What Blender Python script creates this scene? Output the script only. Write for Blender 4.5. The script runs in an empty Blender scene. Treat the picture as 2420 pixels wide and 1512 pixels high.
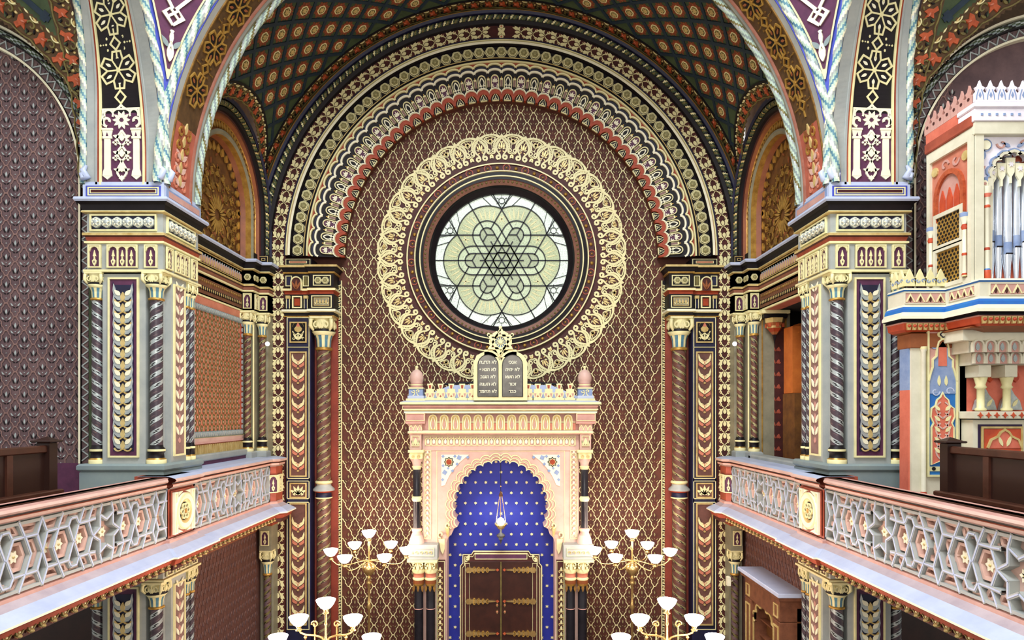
import bpy, math, random
import numpy as np
from mathutils import Vector, Matrix
from mathutils.geometry import tessellate_polygon

random.seed(7)
PI = math.pi
scene = bpy.context.scene
col = scene.collection
EYE = 7.4          # height of the eye above the hall floor (m); scene heights below are written relative to it

# ------------------------------------------------------------------ camera, world, light, exposure
FOC = 1560.0       # focal length in pixels of the 2420 x 1512 frame
cam_d = bpy.data.cameras.new('camera')
cam = bpy.data.objects.new('camera', cam_d)
col.objects.link(cam)
cam_d.sensor_width = 36.0
cam_d.lens = 36.0 * FOC / 2420.0
cam_d.shift_y = 220.0 / 2420.0
cam_d.clip_end = 200
cam.location = (0.25, 0.0, EYE)
cam.rotation_euler = (PI / 2, 0, 0)
scene.camera = cam

world = bpy.data.worlds.new('hall_light')
scene.world = world
world.use_nodes = True
bg = world.node_tree.nodes['Background']
bg.inputs[0].default_value = (1.0, 0.965, 0.91, 1)
bg.inputs[1].default_value = 0.46
vs = scene.view_settings
vs.view_transform = 'Standard'
vs.look = 'None'
vs.gamma = 1.0
vs.use_curve_mapping = False
vs.exposure = 0.72


def area(name, loc, rot, sx, sy, power, color):
    d = bpy.data.lights.new(name, 'AREA')
    d.shape = 'RECTANGLE'
    d.size = sx
    d.size_y = sy
    d.energy = power
    d.color = color
    o = bpy.data.objects.new(name, d)
    o.location = loc
    o.rotation_euler = rot
    col.objects.link(o)
    return o


# daylight of the lantern of the dome over the middle of the hall, and of the big west window behind the viewer
area('dome_daylight', (0, 5.0, EYE + 11.0), (0, 0, 0), 5.0, 5.0, 1500, (0.88, 0.93, 1.0))
area('west_window_daylight', (0.0, -4.5, EYE + 3.5), (PI / 2, 0, 0), 5.0, 5.0, 450, (1.0, 0.95, 0.88))


# ------------------------------------------------------------------ materials
def lin(h):
    h = h.lstrip('#')
    out = []
    for i in (0, 2, 4):
        c = int(h[i:i + 2], 16) / 255
        out.append(c / 12.92 if c <= 0.04045 else ((c + 0.055) / 1.055) ** 2.4)
    return out


MATS = {}


def mat(name, hexc, rough=0.55, metal=0.0, var=0.12, scale=6.0, emit=0.0, hex2=None, spec=0.4, bump=0.0):
    m = bpy.data.materials.new(name)
    m.use_nodes = True
    nt = m.node_tree
    b = nt.nodes['Principled BSDF']
    c = lin(hexc)
    c2 = lin(hex2) if hex2 else [x * (1 - var * 2.2) for x in c]
    tc = nt.nodes.new('ShaderNodeTexCoord')
    nz = nt.nodes.new('ShaderNodeTexNoise')
    nz.inputs['Scale'].default_value = scale
    nz.inputs['Detail'].default_value = 6
    nz.inputs['Roughness'].default_value = 0.65
    nt.links.new(tc.outputs['Object'], nz.inputs['Vector'])
    mx = nt.nodes.new('ShaderNodeMix')
    mx.data_type = 'RGBA'
    mx.inputs[6].default_value = (*c, 1)
    mx.inputs[7].default_value = (*c2, 1)
    rmp = nt.nodes.new('ShaderNodeMapRange')
    rmp.inputs[1].default_value = 0.35
    rmp.inputs[2].default_value = 0.7
    nt.links.new(nz.outputs[0], rmp.inputs[0])
    nt.links.new(rmp.outputs[0], mx.inputs[0])
    nt.links.new(mx.outputs[2], b.inputs['Base Color'])
    b.inputs['Roughness'].default_value = rough
    b.inputs['Metallic'].default_value = metal
    b.inputs['Specular IOR Level'].default_value = spec
    if bump:
        bp = nt.nodes.new('ShaderNodeBump')
        bp.inputs['Strength'].default_value = bump
        bp.inputs['Distance'].default_value = 0.02
        nt.links.new(nz.outputs[0], bp.inputs['Height'])
        nt.links.new(bp.outputs[0], b.inputs['Normal'])
    if emit:
        nt.links.new(mx.outputs[2], b.inputs['Emission Color'])
        b.inputs['Emission Strength'].default_value = emit
    MATS[name] = m
    return m


mat('wallpaper_brown', '#5e3021', 0.7, hex2='#3c1f15', scale=3.0)
mat('wallpaper_purple_cast', '#6a5354', 0.7, hex2='#4f3d42', scale=3.0)  # same paper as the back wall, the daylight's purple cast put into its colour
mat('lowerwall_brown', '#684339', 0.75, hex2='#50342e', scale=5.0)
mat('cream', '#e9e1a9', 0.45, var=0.07)
mat('cream_white', '#f2eecf', 0.5, var=0.05)
mat('pale_gold', '#d9c486', 0.4, metal=0.25, hex2='#b89a58')
mat('gold', '#cfa552', 0.35, metal=0.55, hex2='#9a7030')
mat('dull_gold', '#8f6a2c', 0.5, metal=0.3, hex2='#5e3f1a', scale=9)
mat('tympanum_brown', '#7a4f22', 0.6, metal=0.1, hex2='#54321a', scale=5)
mat('ochre_stone', '#98582f', 0.5, hex2='#784024', scale=3)
mat('navy', '#1e1f40', 0.5, hex2='#15152a')
mat('blue_band', '#3540a0', 0.5, hex2='#4a55b4')
mat('near_black', '#181216', 0.5, hex2='#0f0a0e', spec=0.25)
mat('maroon', '#4c1d18', 0.6, hex2='#381512')
mat('plum', '#5b2c4a', 0.6, hex2='#47213e')
mat('panel_brown', '#6b463c', 0.6, hex2='#52352f', scale=6)
mat('jamb_red', '#8a3a28', 0.6, hex2='#6d2b20', scale=2)
mat('rust', '#a03c14', 0.55, hex2='#832c0e', scale=8)
mat('rust_dim', '#a04f2a', 0.6, hex2='#7d381c', scale=12)
mat('celadon', '#aaa476', 0.4, metal=0.2, hex2='#8a8452', scale=16)
mat('lilac_stone', '#b8aaae', 0.45, hex2='#a5979e', scale=3)
mat('rose_brown', '#8c6c64', 0.6, hex2='#765a56', scale=8)
mat('rib_rose', '#9c6652', 0.5, hex2='#845040', scale=6)
mat('carved_wood', '#7c4e36', 0.5, hex2='#613a28', scale=7)
mat('pale_green', '#b7c9b4', 0.45, hex2='#9db6a6', scale=10)
mat('orange_leaf', '#bb5a33', 0.55, hex2='#943e1e', scale=12)
mat('grey_stone', '#a8aca6', 0.5, hex2='#949a98', scale=2.5)
mat('grey_green_stone', '#85938f', 0.5, hex2='#76858a', scale=2.0)
mat('olive_grey', '#8f8a72', 0.5, hex2='#77735f', scale=3.0)
mat('pale_blue_stone', '#bcc6dc', 0.4, hex2='#a9b4d0', scale=2.0)
mat('silver_leaf', '#b9c0bd', 0.35, metal=0.3, hex2='#95a0a0', scale=14)
mat('teal_leaf', '#5f8a94', 0.45, hex2='#3d6a86', scale=14)
mat('shaft_brown', '#6e4638', 0.5, hex2='#553630', scale=8)
mat('shaft_dark', '#4a3d44', 0.4, hex2='#3a3038', scale=10)
mat('pink_stone', '#d6b4a6', 0.5, hex2='#c49e90', scale=2.5)
mat('rose_stone', '#c99c90', 0.5, hex2='#b58478', scale=3.0)
mat('salmon', '#c97f66', 0.5, hex2='#b2664e', scale=4)
mat('terracotta', '#a9513a', 0.55, hex2='#8a3c2a', scale=3)
mat('panel_red', '#b0604c', 0.6, hex2='#96503f', scale=4)
mat('vault_green', '#435335', 0.7, hex2='#303e28', scale=4)
mat('vault_blue', '#152535', 0.55, hex2='#1f3340')
mat('vault_rust', '#7e3f22', 0.6, hex2='#6b3320', scale=12)
mat('vault_brown', '#5a4022', 0.6, hex2='#3f2c18', scale=9)
mat('moss_gold', '#7f7440', 0.5, metal=0.2, hex2='#5a5230', scale=10)
mat('shaft_plum', '#6f5650', 0.45, hex2='#574852', scale=9)
mat('ark_blue', '#242f98', 0.55, hex2='#1c2586', scale=2)
mat('ark_black', '#1b1a1f', 0.25, hex2='#26242a', scale=4)
mat('dark_wood', '#3c1d14', 0.35, hex2='#2a120c', scale=4)
mat('pew_wood', '#2c1711', 0.4, hex2='#291510', scale=5)
mat('pew_edge', '#4c2a1e', 0.35, hex2='#3a1f16', scale=5)
mat('bare_wood', '#c8702e', 0.5, hex2='#a9551f', scale=3)
mat('organ_cream', '#ddd8c0', 0.45, hex2='#cbc6ad', scale=3)
mat('organ_white', '#efeaf0', 0.45, hex2='#dcd6e2', scale=4)
mat('organ_blue', '#2460b0', 0.5, hex2='#1a75b8', scale=3)
mat('organ_red', '#c4502c', 0.5, hex2='#a83c22', scale=5)
mat('organ_coral', '#d8745c', 0.5, hex2='#c4604a', scale=5)
mat('organ_steel', '#8fa0c0', 0.5, hex2='#6f86b0', scale=5)
mat('violet_dark', '#2a1440', 0.6)
mat('pipe_metal', '#e8eef6', 0.22, metal=0.75, hex2='#cfd8e6', scale=3)
mat('brass', '#d8b878', 0.25, metal=0.8, hex2='#b8935a', scale=8)
mat('slate', '#65625b', 0.3, metal=0.3, hex2='#3e3b38', scale=2.5)
mat('lead', '#14181c', 0.5)
mat('dark_void', '#17100e', 0.9)  # near-black colour stands in for the darkness inside the organ chamber
mat('floor_stone', '#5c4a40', 0.5, scale=2)
mat('lamp_glass', '#fff4ee', 0.4, var=0.0, emit=9.0)
mat('bulb_glass', '#f4fbff', 0.4, var=0.0, emit=12.0)
mat('dot_lamp', '#ffffff', 0.4, var=0.0, emit=2.5)


def glass(name, hexa, hexb, strength, scale):
    """stained glass lit from outside by daylight: pale, veined, with small leaf-like cells"""
    m = bpy.data.materials.new(name)
    m.use_nodes = True
    nt = m.node_tree
    b = nt.nodes['Principled BSDF']
    tc = nt.nodes.new('ShaderNodeTexCoord')
    vo = nt.nodes.new('ShaderNodeTexVoronoi')
    vo.feature = 'DISTANCE_TO_EDGE'
    vo.inputs['Scale'].default_value = scale
    nz = nt.nodes.new('ShaderNodeTexNoise')
    nz.inputs['Scale'].default_value = 1.6
    nz.inputs['Detail'].default_value = 3
    nt.links.new(tc.outputs['Object'], vo.inputs['Vector'])
    nt.links.new(tc.outputs['Object'], nz.inputs['Vector'])
    mx = nt.nodes.new('ShaderNodeMix')
    mx.data_type = 'RGBA'
    mx.inputs[6].default_value = (*lin(hexa), 1)
    mx.inputs[7].default_value = (*lin(hexb), 1)
    nt.links.new(nz.outputs[0], mx.inputs[0])
    cr = nt.nodes.new('ShaderNodeMapRange')
    cr.inputs[1].default_value = 0.0
    cr.inputs[2].default_value = 0.09
    cr.inputs[3].default_value = 0.45
    cr.inputs[4].default_value = 1.0
    nt.links.new(vo.outputs['Distance'], cr.inputs[0])
    mul = nt.nodes.new('ShaderNodeMix')
    mul.data_type = 'RGBA'
    mul.blend_type = 'MULTIPLY'
    mul.inputs[0].default_value = 1.0
    nt.links.new(mx.outputs[2], mul.inputs[6])
    nt.links.new(cr.outputs[0], mul.inputs[7])
    nt.links.new(mul.outputs[2], b.inputs['Base Color'])
    nt.links.new(mul.outputs[2], b.inputs['Emission Color'])
    b.inputs['Emission Strength'].default_value = strength
    b.inputs['Roughness'].default_value = 0.25
    MATS[name] = m


glass('glass_sage', '#b9c096', '#8f9a78', 0.36, 26)
glass('glass_pale', '#e0e9dc', '#adbcab', 0.45, 22)
glass('glass_mint', '#b5bf9e', '#98a689', 0.50, 30)
glass('glass_inner', '#a6ad8c', '#7f8c72', 0.42, 34)


# ------------------------------------------------------------------ mesh building
class G:
    """collects triangles and quads with a material each; build() links them as ONE mesh object"""

    def __init__(s):
        s.V = []; s.n = 0
        s.Fq = []; s.Ft = []

    def add(s, V, F, m, smooth=False):
        V = np.asarray(V, float).reshape(-1, 3)
        F = np.asarray(F, int)
        if F.size == 0:
            return
        (s.Fq if F.shape[1] == 4 else s.Ft).append((F + s.n, m, smooth))
        s.V.append(V); s.n += len(V)

    def grid(s, P, m, smooth=False, closeu=False, closev=False):
        """P: (nu, nv, 3) points; m: material name or (nu-1, nv-1) object array of names"""
        nu, nv = P.shape[:2]
        iu = np.arange(nu if closeu else nu - 1); iv = np.arange(nv if closev else nv - 1)
        A, B = np.meshgrid(iu, iv, indexing='ij')
        A2 = (A + 1) % nu; B2 = (B + 1) % nv
        F = np.stack([A * nv + B, A2 * nv + B, A2 * nv + B2, A * nv + B2], -1)
        if isinstance(m, str):
            s.add(P.reshape(-1, 3), F.reshape(-1, 4), m, smooth)
        else:
            off = s.n
            s.V.append(P.reshape(-1, 3)); s.n += nu * nv
            m = np.asarray(m, dtype=object)
            for k in set(m.ravel()):
                s.Fq.append((F[m == k] + off, k, smooth))

    def box(s, x0, x1, y0, y1, z0, z1, m, bev=0.0):
        x0, x1 = min(x0, x1), max(x0, x1); y0, y1 = min(y0, y1), max(y0, y1); z0, z1 = min(z0, z1), max(z0, z1)
        if bev:
            b = min(bev, (x1 - x0) / 3, (y1 - y0) / 3, (z1 - z0) / 3)
            V = []
            for z, i in ((z0, b), (z0 + b, 0), (z1 - b, 0), (z1, b)):
                V += [(x0 + i, y0 + i, z), (x1 - i, y0 + i, z), (x1 - i, y1 - i, z), (x0 + i, y1 - i, z)]
            F = [(3, 2, 1, 0), (12, 13, 14, 15)]
            for k in range(3):
                for i in range(4):
                    j = (i + 1) % 4
                    F.append((4 * k + i, 4 * k + j, 4 * k + 4 + j, 4 * k + 4 + i))
            s.add(V, F, m); return
        V = [(x, y, z) for z in (z0, z1) for y in (y0, y1) for x in (x0, x1)]
        s.add(V, [(0, 2, 3, 1), (4, 5, 7, 6), (0, 1, 5, 4), (2, 6, 7, 3), (0, 4, 6, 2), (1, 3, 7, 5)], m)

    def lathe(s, c, prof, m, n=24, smooth=True, axis='z', a0=0.0, a1=2 * PI, twist=0.0):
        """prof: [(r, t)] along the axis; m: name or list of names per segment"""
        full = abs(a1 - a0 - 2 * PI) < 1e-6
        a = np.linspace(a0, a1, n + 1)
        if full:
            a = a[:-1]
        pr = np.array(prof, float)
        A = a[None, :] + twist * pr[:, 1][:, None]
        R = pr[:, 0][:, None]
        T = np.broadcast_to(pr[:, 1][:, None], A.shape)
        X, Y = R * np.cos(A), R * np.sin(A)
        if axis == 'z':
            P = np.stack([c[0] + X, c[1] + Y, c[2] + T], -1)
        elif axis == 'y':
            P = np.stack([c[0] + X, c[1] - T, c[2] + Y], -1)
        else:
            P = np.stack([c[0] + T, c[1] + X, c[2] + Y], -1)
        if not isinstance(m, str):
            nv = len(a) if full else len(a) - 1
            mm = np.empty((len(pr) - 1, nv), dtype=object)
            for i in range(len(pr) - 1):
                mm[i, :] = m[i]
            m = mm
        s.grid(P, m, smooth, closev=full)

    def tube(s, pts, r, m, n=8, smooth=True, caps=True):
        pts = np.array(pts, float)
        k = len(pts)
        rr = np.broadcast_to(np.asarray(r, float), (k,))
        t = np.gradient(pts, axis=0)
        t /= np.linalg.norm(t, axis=1)[:, None] + 1e-12
        up = np.array([0.0, 0, 1]) if abs(t[0][2]) < 0.9 else np.array([1.0, 0, 0])
        P = np.zeros((k, n, 3))
        nrm = np.cross(t[0], up); nrm /= np.linalg.norm(nrm)
        a = np.arange(n) * 2 * PI / n
        for i in range(k):
            nrm = nrm - t[i] * np.dot(nrm, t[i]); nrm /= np.linalg.norm(nrm) + 1e-12
            b = np.cross(t[i], nrm)
            P[i] = pts[i] + rr[i] * (np.cos(a)[:, None] * nrm + np.sin(a)[:, None] * b)
        s.grid(P, m, smooth, closev=True)
        if caps:
            for e in (0, k - 1):
                V = np.vstack([P[e], pts[e][None]])
                s.add(V, [(i, (i + 1) % n, n) for i in range(n)], m)

    def rope(s, pts, nrm, r, lobes, pitch, mats, n=12):
        """a twisted moulding along pts; nrm: normals (k,3); helical lobes of several colours"""
        pts = np.array(pts, float); nrm = np.array(nrm, float)
        d = np.linalg.norm(np.diff(pts, axis=0), axis=1)
        L = np.concatenate([[0], np.cumsum(d)])
        t = np.gradient(pts, axis=0); t /= np.linalg.norm(t, axis=1)[:, None]
        b = np.cross(t, nrm)
        a = np.arange(n) * 2 * PI / n
        ph = lobes * a[None, :] + 2 * PI * L[:, None] / pitch
        R = r * (1 + 0.09 * np.cos(ph))
        P = pts[:, None] + (R * np.cos(a))[..., None] * nrm[:, None] + (R * np.sin(a))[..., None] * b[:, None]
        q = ((ph[:-1] + ph[1:]) / 2 / (2 * PI)) % 1.0
        q = (q + 0.5 / n) % 1.0
        mm = np.empty(q.shape, dtype=object)
        k = len(mats)
        for i, nm in enumerate(mats):
            mm[(q >= i / k) & (q < (i + 1) / k)] = nm
        s.grid(P, mm, False, closev=True)

    def sweep(s, path, prof, mats, side=1):
        """plan path [(x,y)..] swept with prof [(out,z)..]; out goes to the right-hand side of travel (side=1)"""
        p = np.array(path, float)
        d = np.diff(p, axis=0); d /= np.linalg.norm(d, axis=1)[:, None]
        nr = np.stack([d[:, 1], -d[:, 0]], 1) * side
        mit = np.zeros_like(p)
        mit[0] = nr[0]; mit[-1] = nr[-1]
        for i in range(1, len(p) - 1):
            v = nr[i - 1] + nr[i]
            mit[i] = v / max(1e-6, np.dot(v, nr[i]))
        pr = np.array(prof, float)
        P = np.zeros((len(pr), len(p), 3))
        for j, (o, z) in enumerate(pr):
            P[j, :, :2] = p + mit * o
            P[j, :, 2] = z
        if isinstance(mats, str):
            s.grid(P, mats)
        else:
            mm = np.empty((len(pr) - 1, len(p) - 1), dtype=object)
            for j in range(len(pr) - 1):
                mm[j, :] = mats[j]
            s.grid(P, mm)

    def arch(s, fn, prof, mats, a0=0.0, a1=PI, n=96, stilt=0.0):
        """prof [(r, h)..] carried round an arch; fn(x, z, h) -> world, arrays; stilt: straight legs below the springing"""
        a = np.linspace(a0, a1, n + 1)
        ca, sa, dz = np.cos(a), np.sin(a), np.zeros(n + 1)
        if stilt:
            ca = np.concatenate([[ca[0]], ca, [ca[-1]]]); sa = np.concatenate([[sa[0]], sa, [sa[-1]]])
            dz = np.concatenate([[-stilt], dz, [-stilt]])
        pr = np.array(prof, float)
        x = pr[:, 0][:, None] * ca[None]
        z = pr[:, 0][:, None] * sa[None] + dz[None]
        h = np.broadcast_to(pr[:, 1][:, None], x.shape)
        P = fn(x, z, h)
        if isinstance(mats, str):
            s.grid(P, mats)
        else:
            mm = np.empty((len(pr) - 1, x.shape[1] - 1), dtype=object)
            for j in range(len(pr) - 1):
                mm[j, :] = mats[j]
            s.grid(P, mm)

    def place(s, mot, fn, xf):
        """copies of a motif mapped by fn(u, v, h); xf rows: (du, dv, rot, su, sv)"""
        xf = np.array(xf, float).reshape(-1, 5)
        for V, F, m, smooth in mot.items():
            U = V[:, 0][None] * xf[:, 3:4]
            W = V[:, 1][None] * xf[:, 4:5]
            c, sn = np.cos(xf[:, 2:3]), np.sin(xf[:, 2:3])
            u = U * c - W * sn + xf[:, 0:1]
            w = U * sn + W * c + xf[:, 1:2]
            h = np.broadcast_to(V[:, 2][None], u.shape)
            P = fn(u, w, h).reshape(-1, 3)
            K = len(V)
            FF = (F[None] + (np.arange(len(xf)) * K)[:, None, None]).reshape(-1, F.shape[1])
            s.add(P, FF, m, smooth)

    def items(s):
        base = 0
        bounds = []
        for V in s.V:
            bounds.append((base, base + len(V), V)); base += len(V)
        out = []
        for lst in (s.Fq, s.Ft):
            for F, m, sm in lst:
                lo = F.min()
                for b0, b1, V in bounds:
                    if b0 <= lo < b1:
                        out.append((V, F - b0, m, sm)); break
        return out

    def mesh(s, name, mir=False, lift=EYE):
        V = np.concatenate(s.V).astype(np.float32).copy()
        V[:, 2] += lift
        if mir:
            V[:, 0] *= -1
        names = []
        idx, starts, mi, smf = [], [], [], []
        pos = 0
        for lst, k in ((s.Fq, 4), (s.Ft, 3)):
            for F, m, sm in lst:
                if len(F) == 0:
                    continue
                if m not in names:
                    names.append(m)
                FF = F[:, ::-1] if mir else F
                idx.append(FF.ravel())
                starts.append(pos + np.arange(len(F)) * k)
                pos += len(F) * k
                mi.append(np.full(len(F), names.index(m)))
                smf.append(np.full(len(F), sm))
        idx = np.concatenate(idx).astype(np.int32)
        starts = np.concatenate(starts).astype(np.int32)
        me = bpy.data.meshes.new(name)
        me.vertices.add(len(V)); me.vertices.foreach_set('co', V.ravel())
        me.loops.add(len(idx)); me.loops.foreach_set('vertex_index', idx)
        me.polygons.add(len(starts)); me.polygons.foreach_set('loop_start', starts)
        me.polygons.foreach_set('material_index', np.concatenate(mi).astype(np.int32))
        me.polygons.foreach_set('use_smooth', np.concatenate(smf).astype(bool))
        for nm in names:
            me.materials.append(MATS[nm])
        me.update(calc_edges=True)
        return me

    def build(s, name, parent=None, mir=False, **kw):
        o = bpy.data.objects.new(name, s.mesh(name, mir))
        col.objects.link(o)
        put(o, parent)
        tag(o, **kw)
        return o


def put(o, parent):
    if parent is not None:
        o.parent = parent
        o.matrix_parent_inverse = parent.matrix_basis.inverted()


def tag(o, label=None, cat=None, group=None, kind=None):
    if label: o['label'] = label
    if cat: o['category'] = cat
    if group: o['group'] = group
    if kind: o['kind'] = kind
    return o


def thing(name, loc, **kw):
    o = bpy.data.objects.new(name, None)
    o.empty_display_size = 0.2
    o.location = (loc[0], loc[1], loc[2] + EYE)
    col.objects.link(o)
    return tag(o, **kw)


def piece(name, me, parent, pos, e1, e2, mir=False, scale=1.0, **kw):
    """one object that shares mesh me (authored as u, v, h), laid at pos with axes e1, e2 and e1 x e2"""
    o = bpy.data.objects.new(name, me)
    col.objects.link(o)
    e1 = Vector(e1).normalized(); e2 = Vector(e2).normalized()
    p = Vector((pos[0], pos[1], pos[2] + EYE))
    if mir:
        p.x *= -1; e1 = Vector((e1.x, -e1.y, -e1.z)); e2 = Vector((-e2.x, e2.y, e2.z))
    e3 = e1.cross(e2)
    M = Matrix((e1 * scale, e2 * scale, e3 * scale)).transposed().to_4x4()
    M.translation = p
    put(o, parent)
    o.matrix_basis = M
    tag(o, **kw)
    return o


# ------------------------------------------------------------------ flat ornament: u, v in the plane, h the relief
def arc(cx, cy, r, a0, a1, n=10):
    a = np.linspace(a0, a1, n)
    return [(cx + r * math.cos(t), cy + r * math.sin(t)) for t in a]


def bez(p0, p1, p2, p3, n=8):
    t = np.linspace(0, 1, n)[:, None]
    p0, p1, p2, p3 = map(np.array, (p0, p1, p2, p3))
    q = (1 - t) ** 3 * p0 + 3 * (1 - t) ** 2 * t * p1 + 3 * (1 - t) * t * t * p2 + t ** 3 * p3
    return [tuple(x) for x in q]


def spiral(cx, cy, r0, r1, a0, a1, n=14):
    a = np.linspace(a0, a1, n); r = np.linspace(r0, r1, n)
    return [(cx + q * math.cos(t), cy + q * math.sin(t)) for t, q in zip(a, r)]


class M(G):
    def poly(s, pts, h, m, h0=0.0, skirt=True):
        pts = [tuple(p) for p in pts]
        n = len(pts)
        tri = tessellate_polygon([[Vector((p[0], p[1], 0)) for p in pts]])
        if not tri:
            return s
        T = []
        for a, b, c in tri:
            ax, ay = pts[a]; bx, by = pts[b]; cx, cy = pts[c]
            T.append((a, b, c) if (bx - ax) * (cy - ay) - (by - ay) * (cx - ax) > 0 else (a, c, b))
        s.add([(p[0], p[1], h) for p in pts], T, m)
        if skirt and h > h0:
            V = [(p[0], p[1], h) for p in pts] + [(p[0], p[1], h0) for p in pts]
            s.add(V, [(i, (i + 1) % n, n + (i + 1) % n, n + i) for i in range(n)], m)
        return s

    def stroke(s, pts, w, h, m, closed=False, h0=0.0, taper=None, skirt=True):
        p = np.array(pts, float)
        n = len(p)
        if closed:
            t = np.roll(p, -1, 0) - np.roll(p, 1, 0)
        else:
            t = np.gradient(p, axis=0)
        t /= np.linalg.norm(t, axis=1)[:, None] + 1e-12
        # mitre correction
        if closed:
            d = np.roll(p, -1, 0) - p
        else:
            d = np.vstack([np.diff(p, axis=0), p[-1:] - p[-2:-1]])
        d /= np.linalg.norm(d, axis=1)[:, None] + 1e-12
        k = np.clip(np.abs((t * d).sum(1)), 0.5, 1)
        ww = np.broadcast_to(np.asarray(w, float), (n,)).copy()
        if taper is not None:
            ww = ww * np.interp(np.linspace(0, 1, n), np.linspace(0, 1, len(taper)), taper)
        nr = np.stack([-t[:, 1], t[:, 0]], 1) * (ww / 2 / k)[:, None]
        L, R = p + nr, p - nr
        hh = np.full((n, 1), h); h00 = np.full((n, 1), h0)
        rows = [np.hstack([L, hh]), np.hstack([R, hh])]
        if skirt and h > h0:
            rows = [np.hstack([L, h00])] + rows + [np.hstack([R, h00])]
        P = np.stack(rows, 0)
        s.grid(P[::-1], m, closev=closed)
        return s

    def disc(s, c, r, h, m, n=12, h0=0.0, ry=None):
        return s.poly([(c[0] + r * math.cos(t), c[1] + (ry or r) * math.sin(t)) for t in np.arange(n) * 2 * PI / n], h, m, h0)

    def dome(s, c, r, h, m, n=10, h0=0.0, ry=None):
        ry = ry or r
        a = np.arange(n) * 2 * PI / n
        P = np.stack([np.stack([c[0] + r * k * np.cos(a), c[1] + ry * k * np.sin(a), np.full(n, h0 + (h - h0) * q)], -1)
                      for k, q in ((1, 0), (0.85, 0.55), (0.5, 0.88), (0.05, 1.0))], 0)
        s.grid(P[:, ::-1][::-1][:, ::-1] if False else P, m, True, closev=True)
        return s

    def leaf(s, c, ang, L, W, h, m, bend=0.0, h0=0.0, n=5):
        """a pointed leaf from c in direction ang"""
        t = np.linspace(0, 1, n + 1)
        prof = np.sin(PI * t ** 0.8) * W / 2
        cu = bend * L * np.sin(PI * t / 2) ** 2
        up = np.stack([t * L, cu + prof], 1); dn = np.stack([t * L, cu - prof], 1)[::-1][1:-1]
        q = np.vstack([up, dn])
        ca, sa = math.cos(ang), math.sin(ang)
        return s.poly([(c[0] + x * ca - y * sa, c[1] + x * sa + y * ca) for x, y in q], h, m, h0)

    def star(s, c, r1, r2, k, h, m, h0=0.0, rot=0.0):
        pts = []
        for i in range(2 * k):
            r = r1 if i % 2 == 0 else r2
            a = rot + i * PI / k
            pts.append((c[0] + r * math.cos(a), c[1] + r * math.sin(a)))
        return s.poly(pts, h, m, h0)

    def rect(s, x0, x1, y0, y1, h, m, h0=0.0):
        return s.poly([(x0, y0), (x1, y0), (x1, y1), (x0, y1)], h, m, h0)

    def frame(s, x0, x1, y0, y1, w, h, m, h0=0.0):
        s.rect(x0, x1, y0, y0 + w, h, m, h0); s.rect(x0, x1, y1 - w, y1, h, m, h0)
        s.rect(x0, x0 + w, y0 + w, y1 - w, h, m, h0); s.rect(x1 - w, x1, y0 + w, y1 - w, h, m, h0)
        return s

    def both(s, f):
        """run a drawing function for the left and the mirrored right half"""
        f(1); f(-1)
        return s

    def me(s, name):
        return s.mesh(name, lift=0.0)


def lobed(r, k, d, n=36, rot=0.0, c=(0, 0)):
    a = np.arange(n) * 2 * PI / n
    rr = r * (1 - d + d * np.abs(np.cos(k * a / 2)))
    return [(c[0] + q * math.cos(t + rot), c[1] + q * math.sin(t + rot)) for t, q in zip(a, rr)]


# mappings of ornament onto surfaces
def wall_y(Y, sgn=1):
    """u = x, v = z on a wall that faces the viewer at depth Y"""
    return lambda u, v, h: np.stack([u, Y - h + 0 * u, v], -1)


def wall_x(X, out=1):
    """u = y, v = z on a side wall at x = X whose face looks to +x (out=1)"""
    return lambda u, v, h: np.stack([X + out * h + 0 * u, u, v], -1)


def pol(cx, cz, Y, R):
    """v = distance outward from radius R, u = angle times R measured from the crown (to the left positive)"""
    return lambda u, v, h: np.stack([cx - (R + v) * np.sin(u / R), Y - h, cz + (R + v) * np.cos(u / R)], -1)


def P3(px, py, Y):
    return (0.25 + (px - 1210) * Y / FOC, Y, (976 - py) * Y / FOC)


def XB(px, Y=15.6):
    return 0.25 + (px - 1210) * Y / FOC


def ZB(py, Y=15.6):
    return (976 - py) * Y / FOC

# ================================================================== THE SETTING: east alcove
ZC = 3.72            # springing of the great arches above the eye
YB = 15.6            # front plane of the back wall
YW = 16.0            # papered plane of the back wall

# floor
g = G()
g.box(-14, 14, -6, 16.4, -7.6, -7.4, 'floor_stone')
floor = g.build('floor', kind='structure', label='dark stone floor of the hall far below')

# back wall: papered plate with a round hole for the rose window
n = 96
a = np.linspace(0, 2 * PI, n, endpoint=False)
HOLE = 1.93
inner = np.stack([HOLE * np.cos(a), np.full(n, YW), ZC + 0.02 + HOLE * np.sin(a)], -1)
outer = []
for t in a:
    c_, s_ = math.cos(t), math.sin(t)
    k = min((5.6 / abs(c_)) if abs(c_) > 1e-6 else 1e9, ((5.9 if s_ > 0 else 11.14) / abs(s_)) if abs(s_) > 1e-6 else 1e9)
    outer.append((k * c_, YW, ZC + 0.02 + k * s_))
g = G()
g.grid(np.stack([inner, np.array(outer)], 0), 'wallpaper_brown', closev=True)
reveal = inner.copy(); reveal[:, 1] = YW + 0.5
g.grid(np.stack([inner, reveal], 0), 'near_black', closev=True)
# corner patches of the rectangle
for sx in (-1, 1):
    g.box(sx * 5.55, sx * 6.2, YB, YW, -7.4, ZC, 'maroon')
wall_back = g.build('wall_back', kind='structure', label='papered east wall of the alcove with round window opening')


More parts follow.
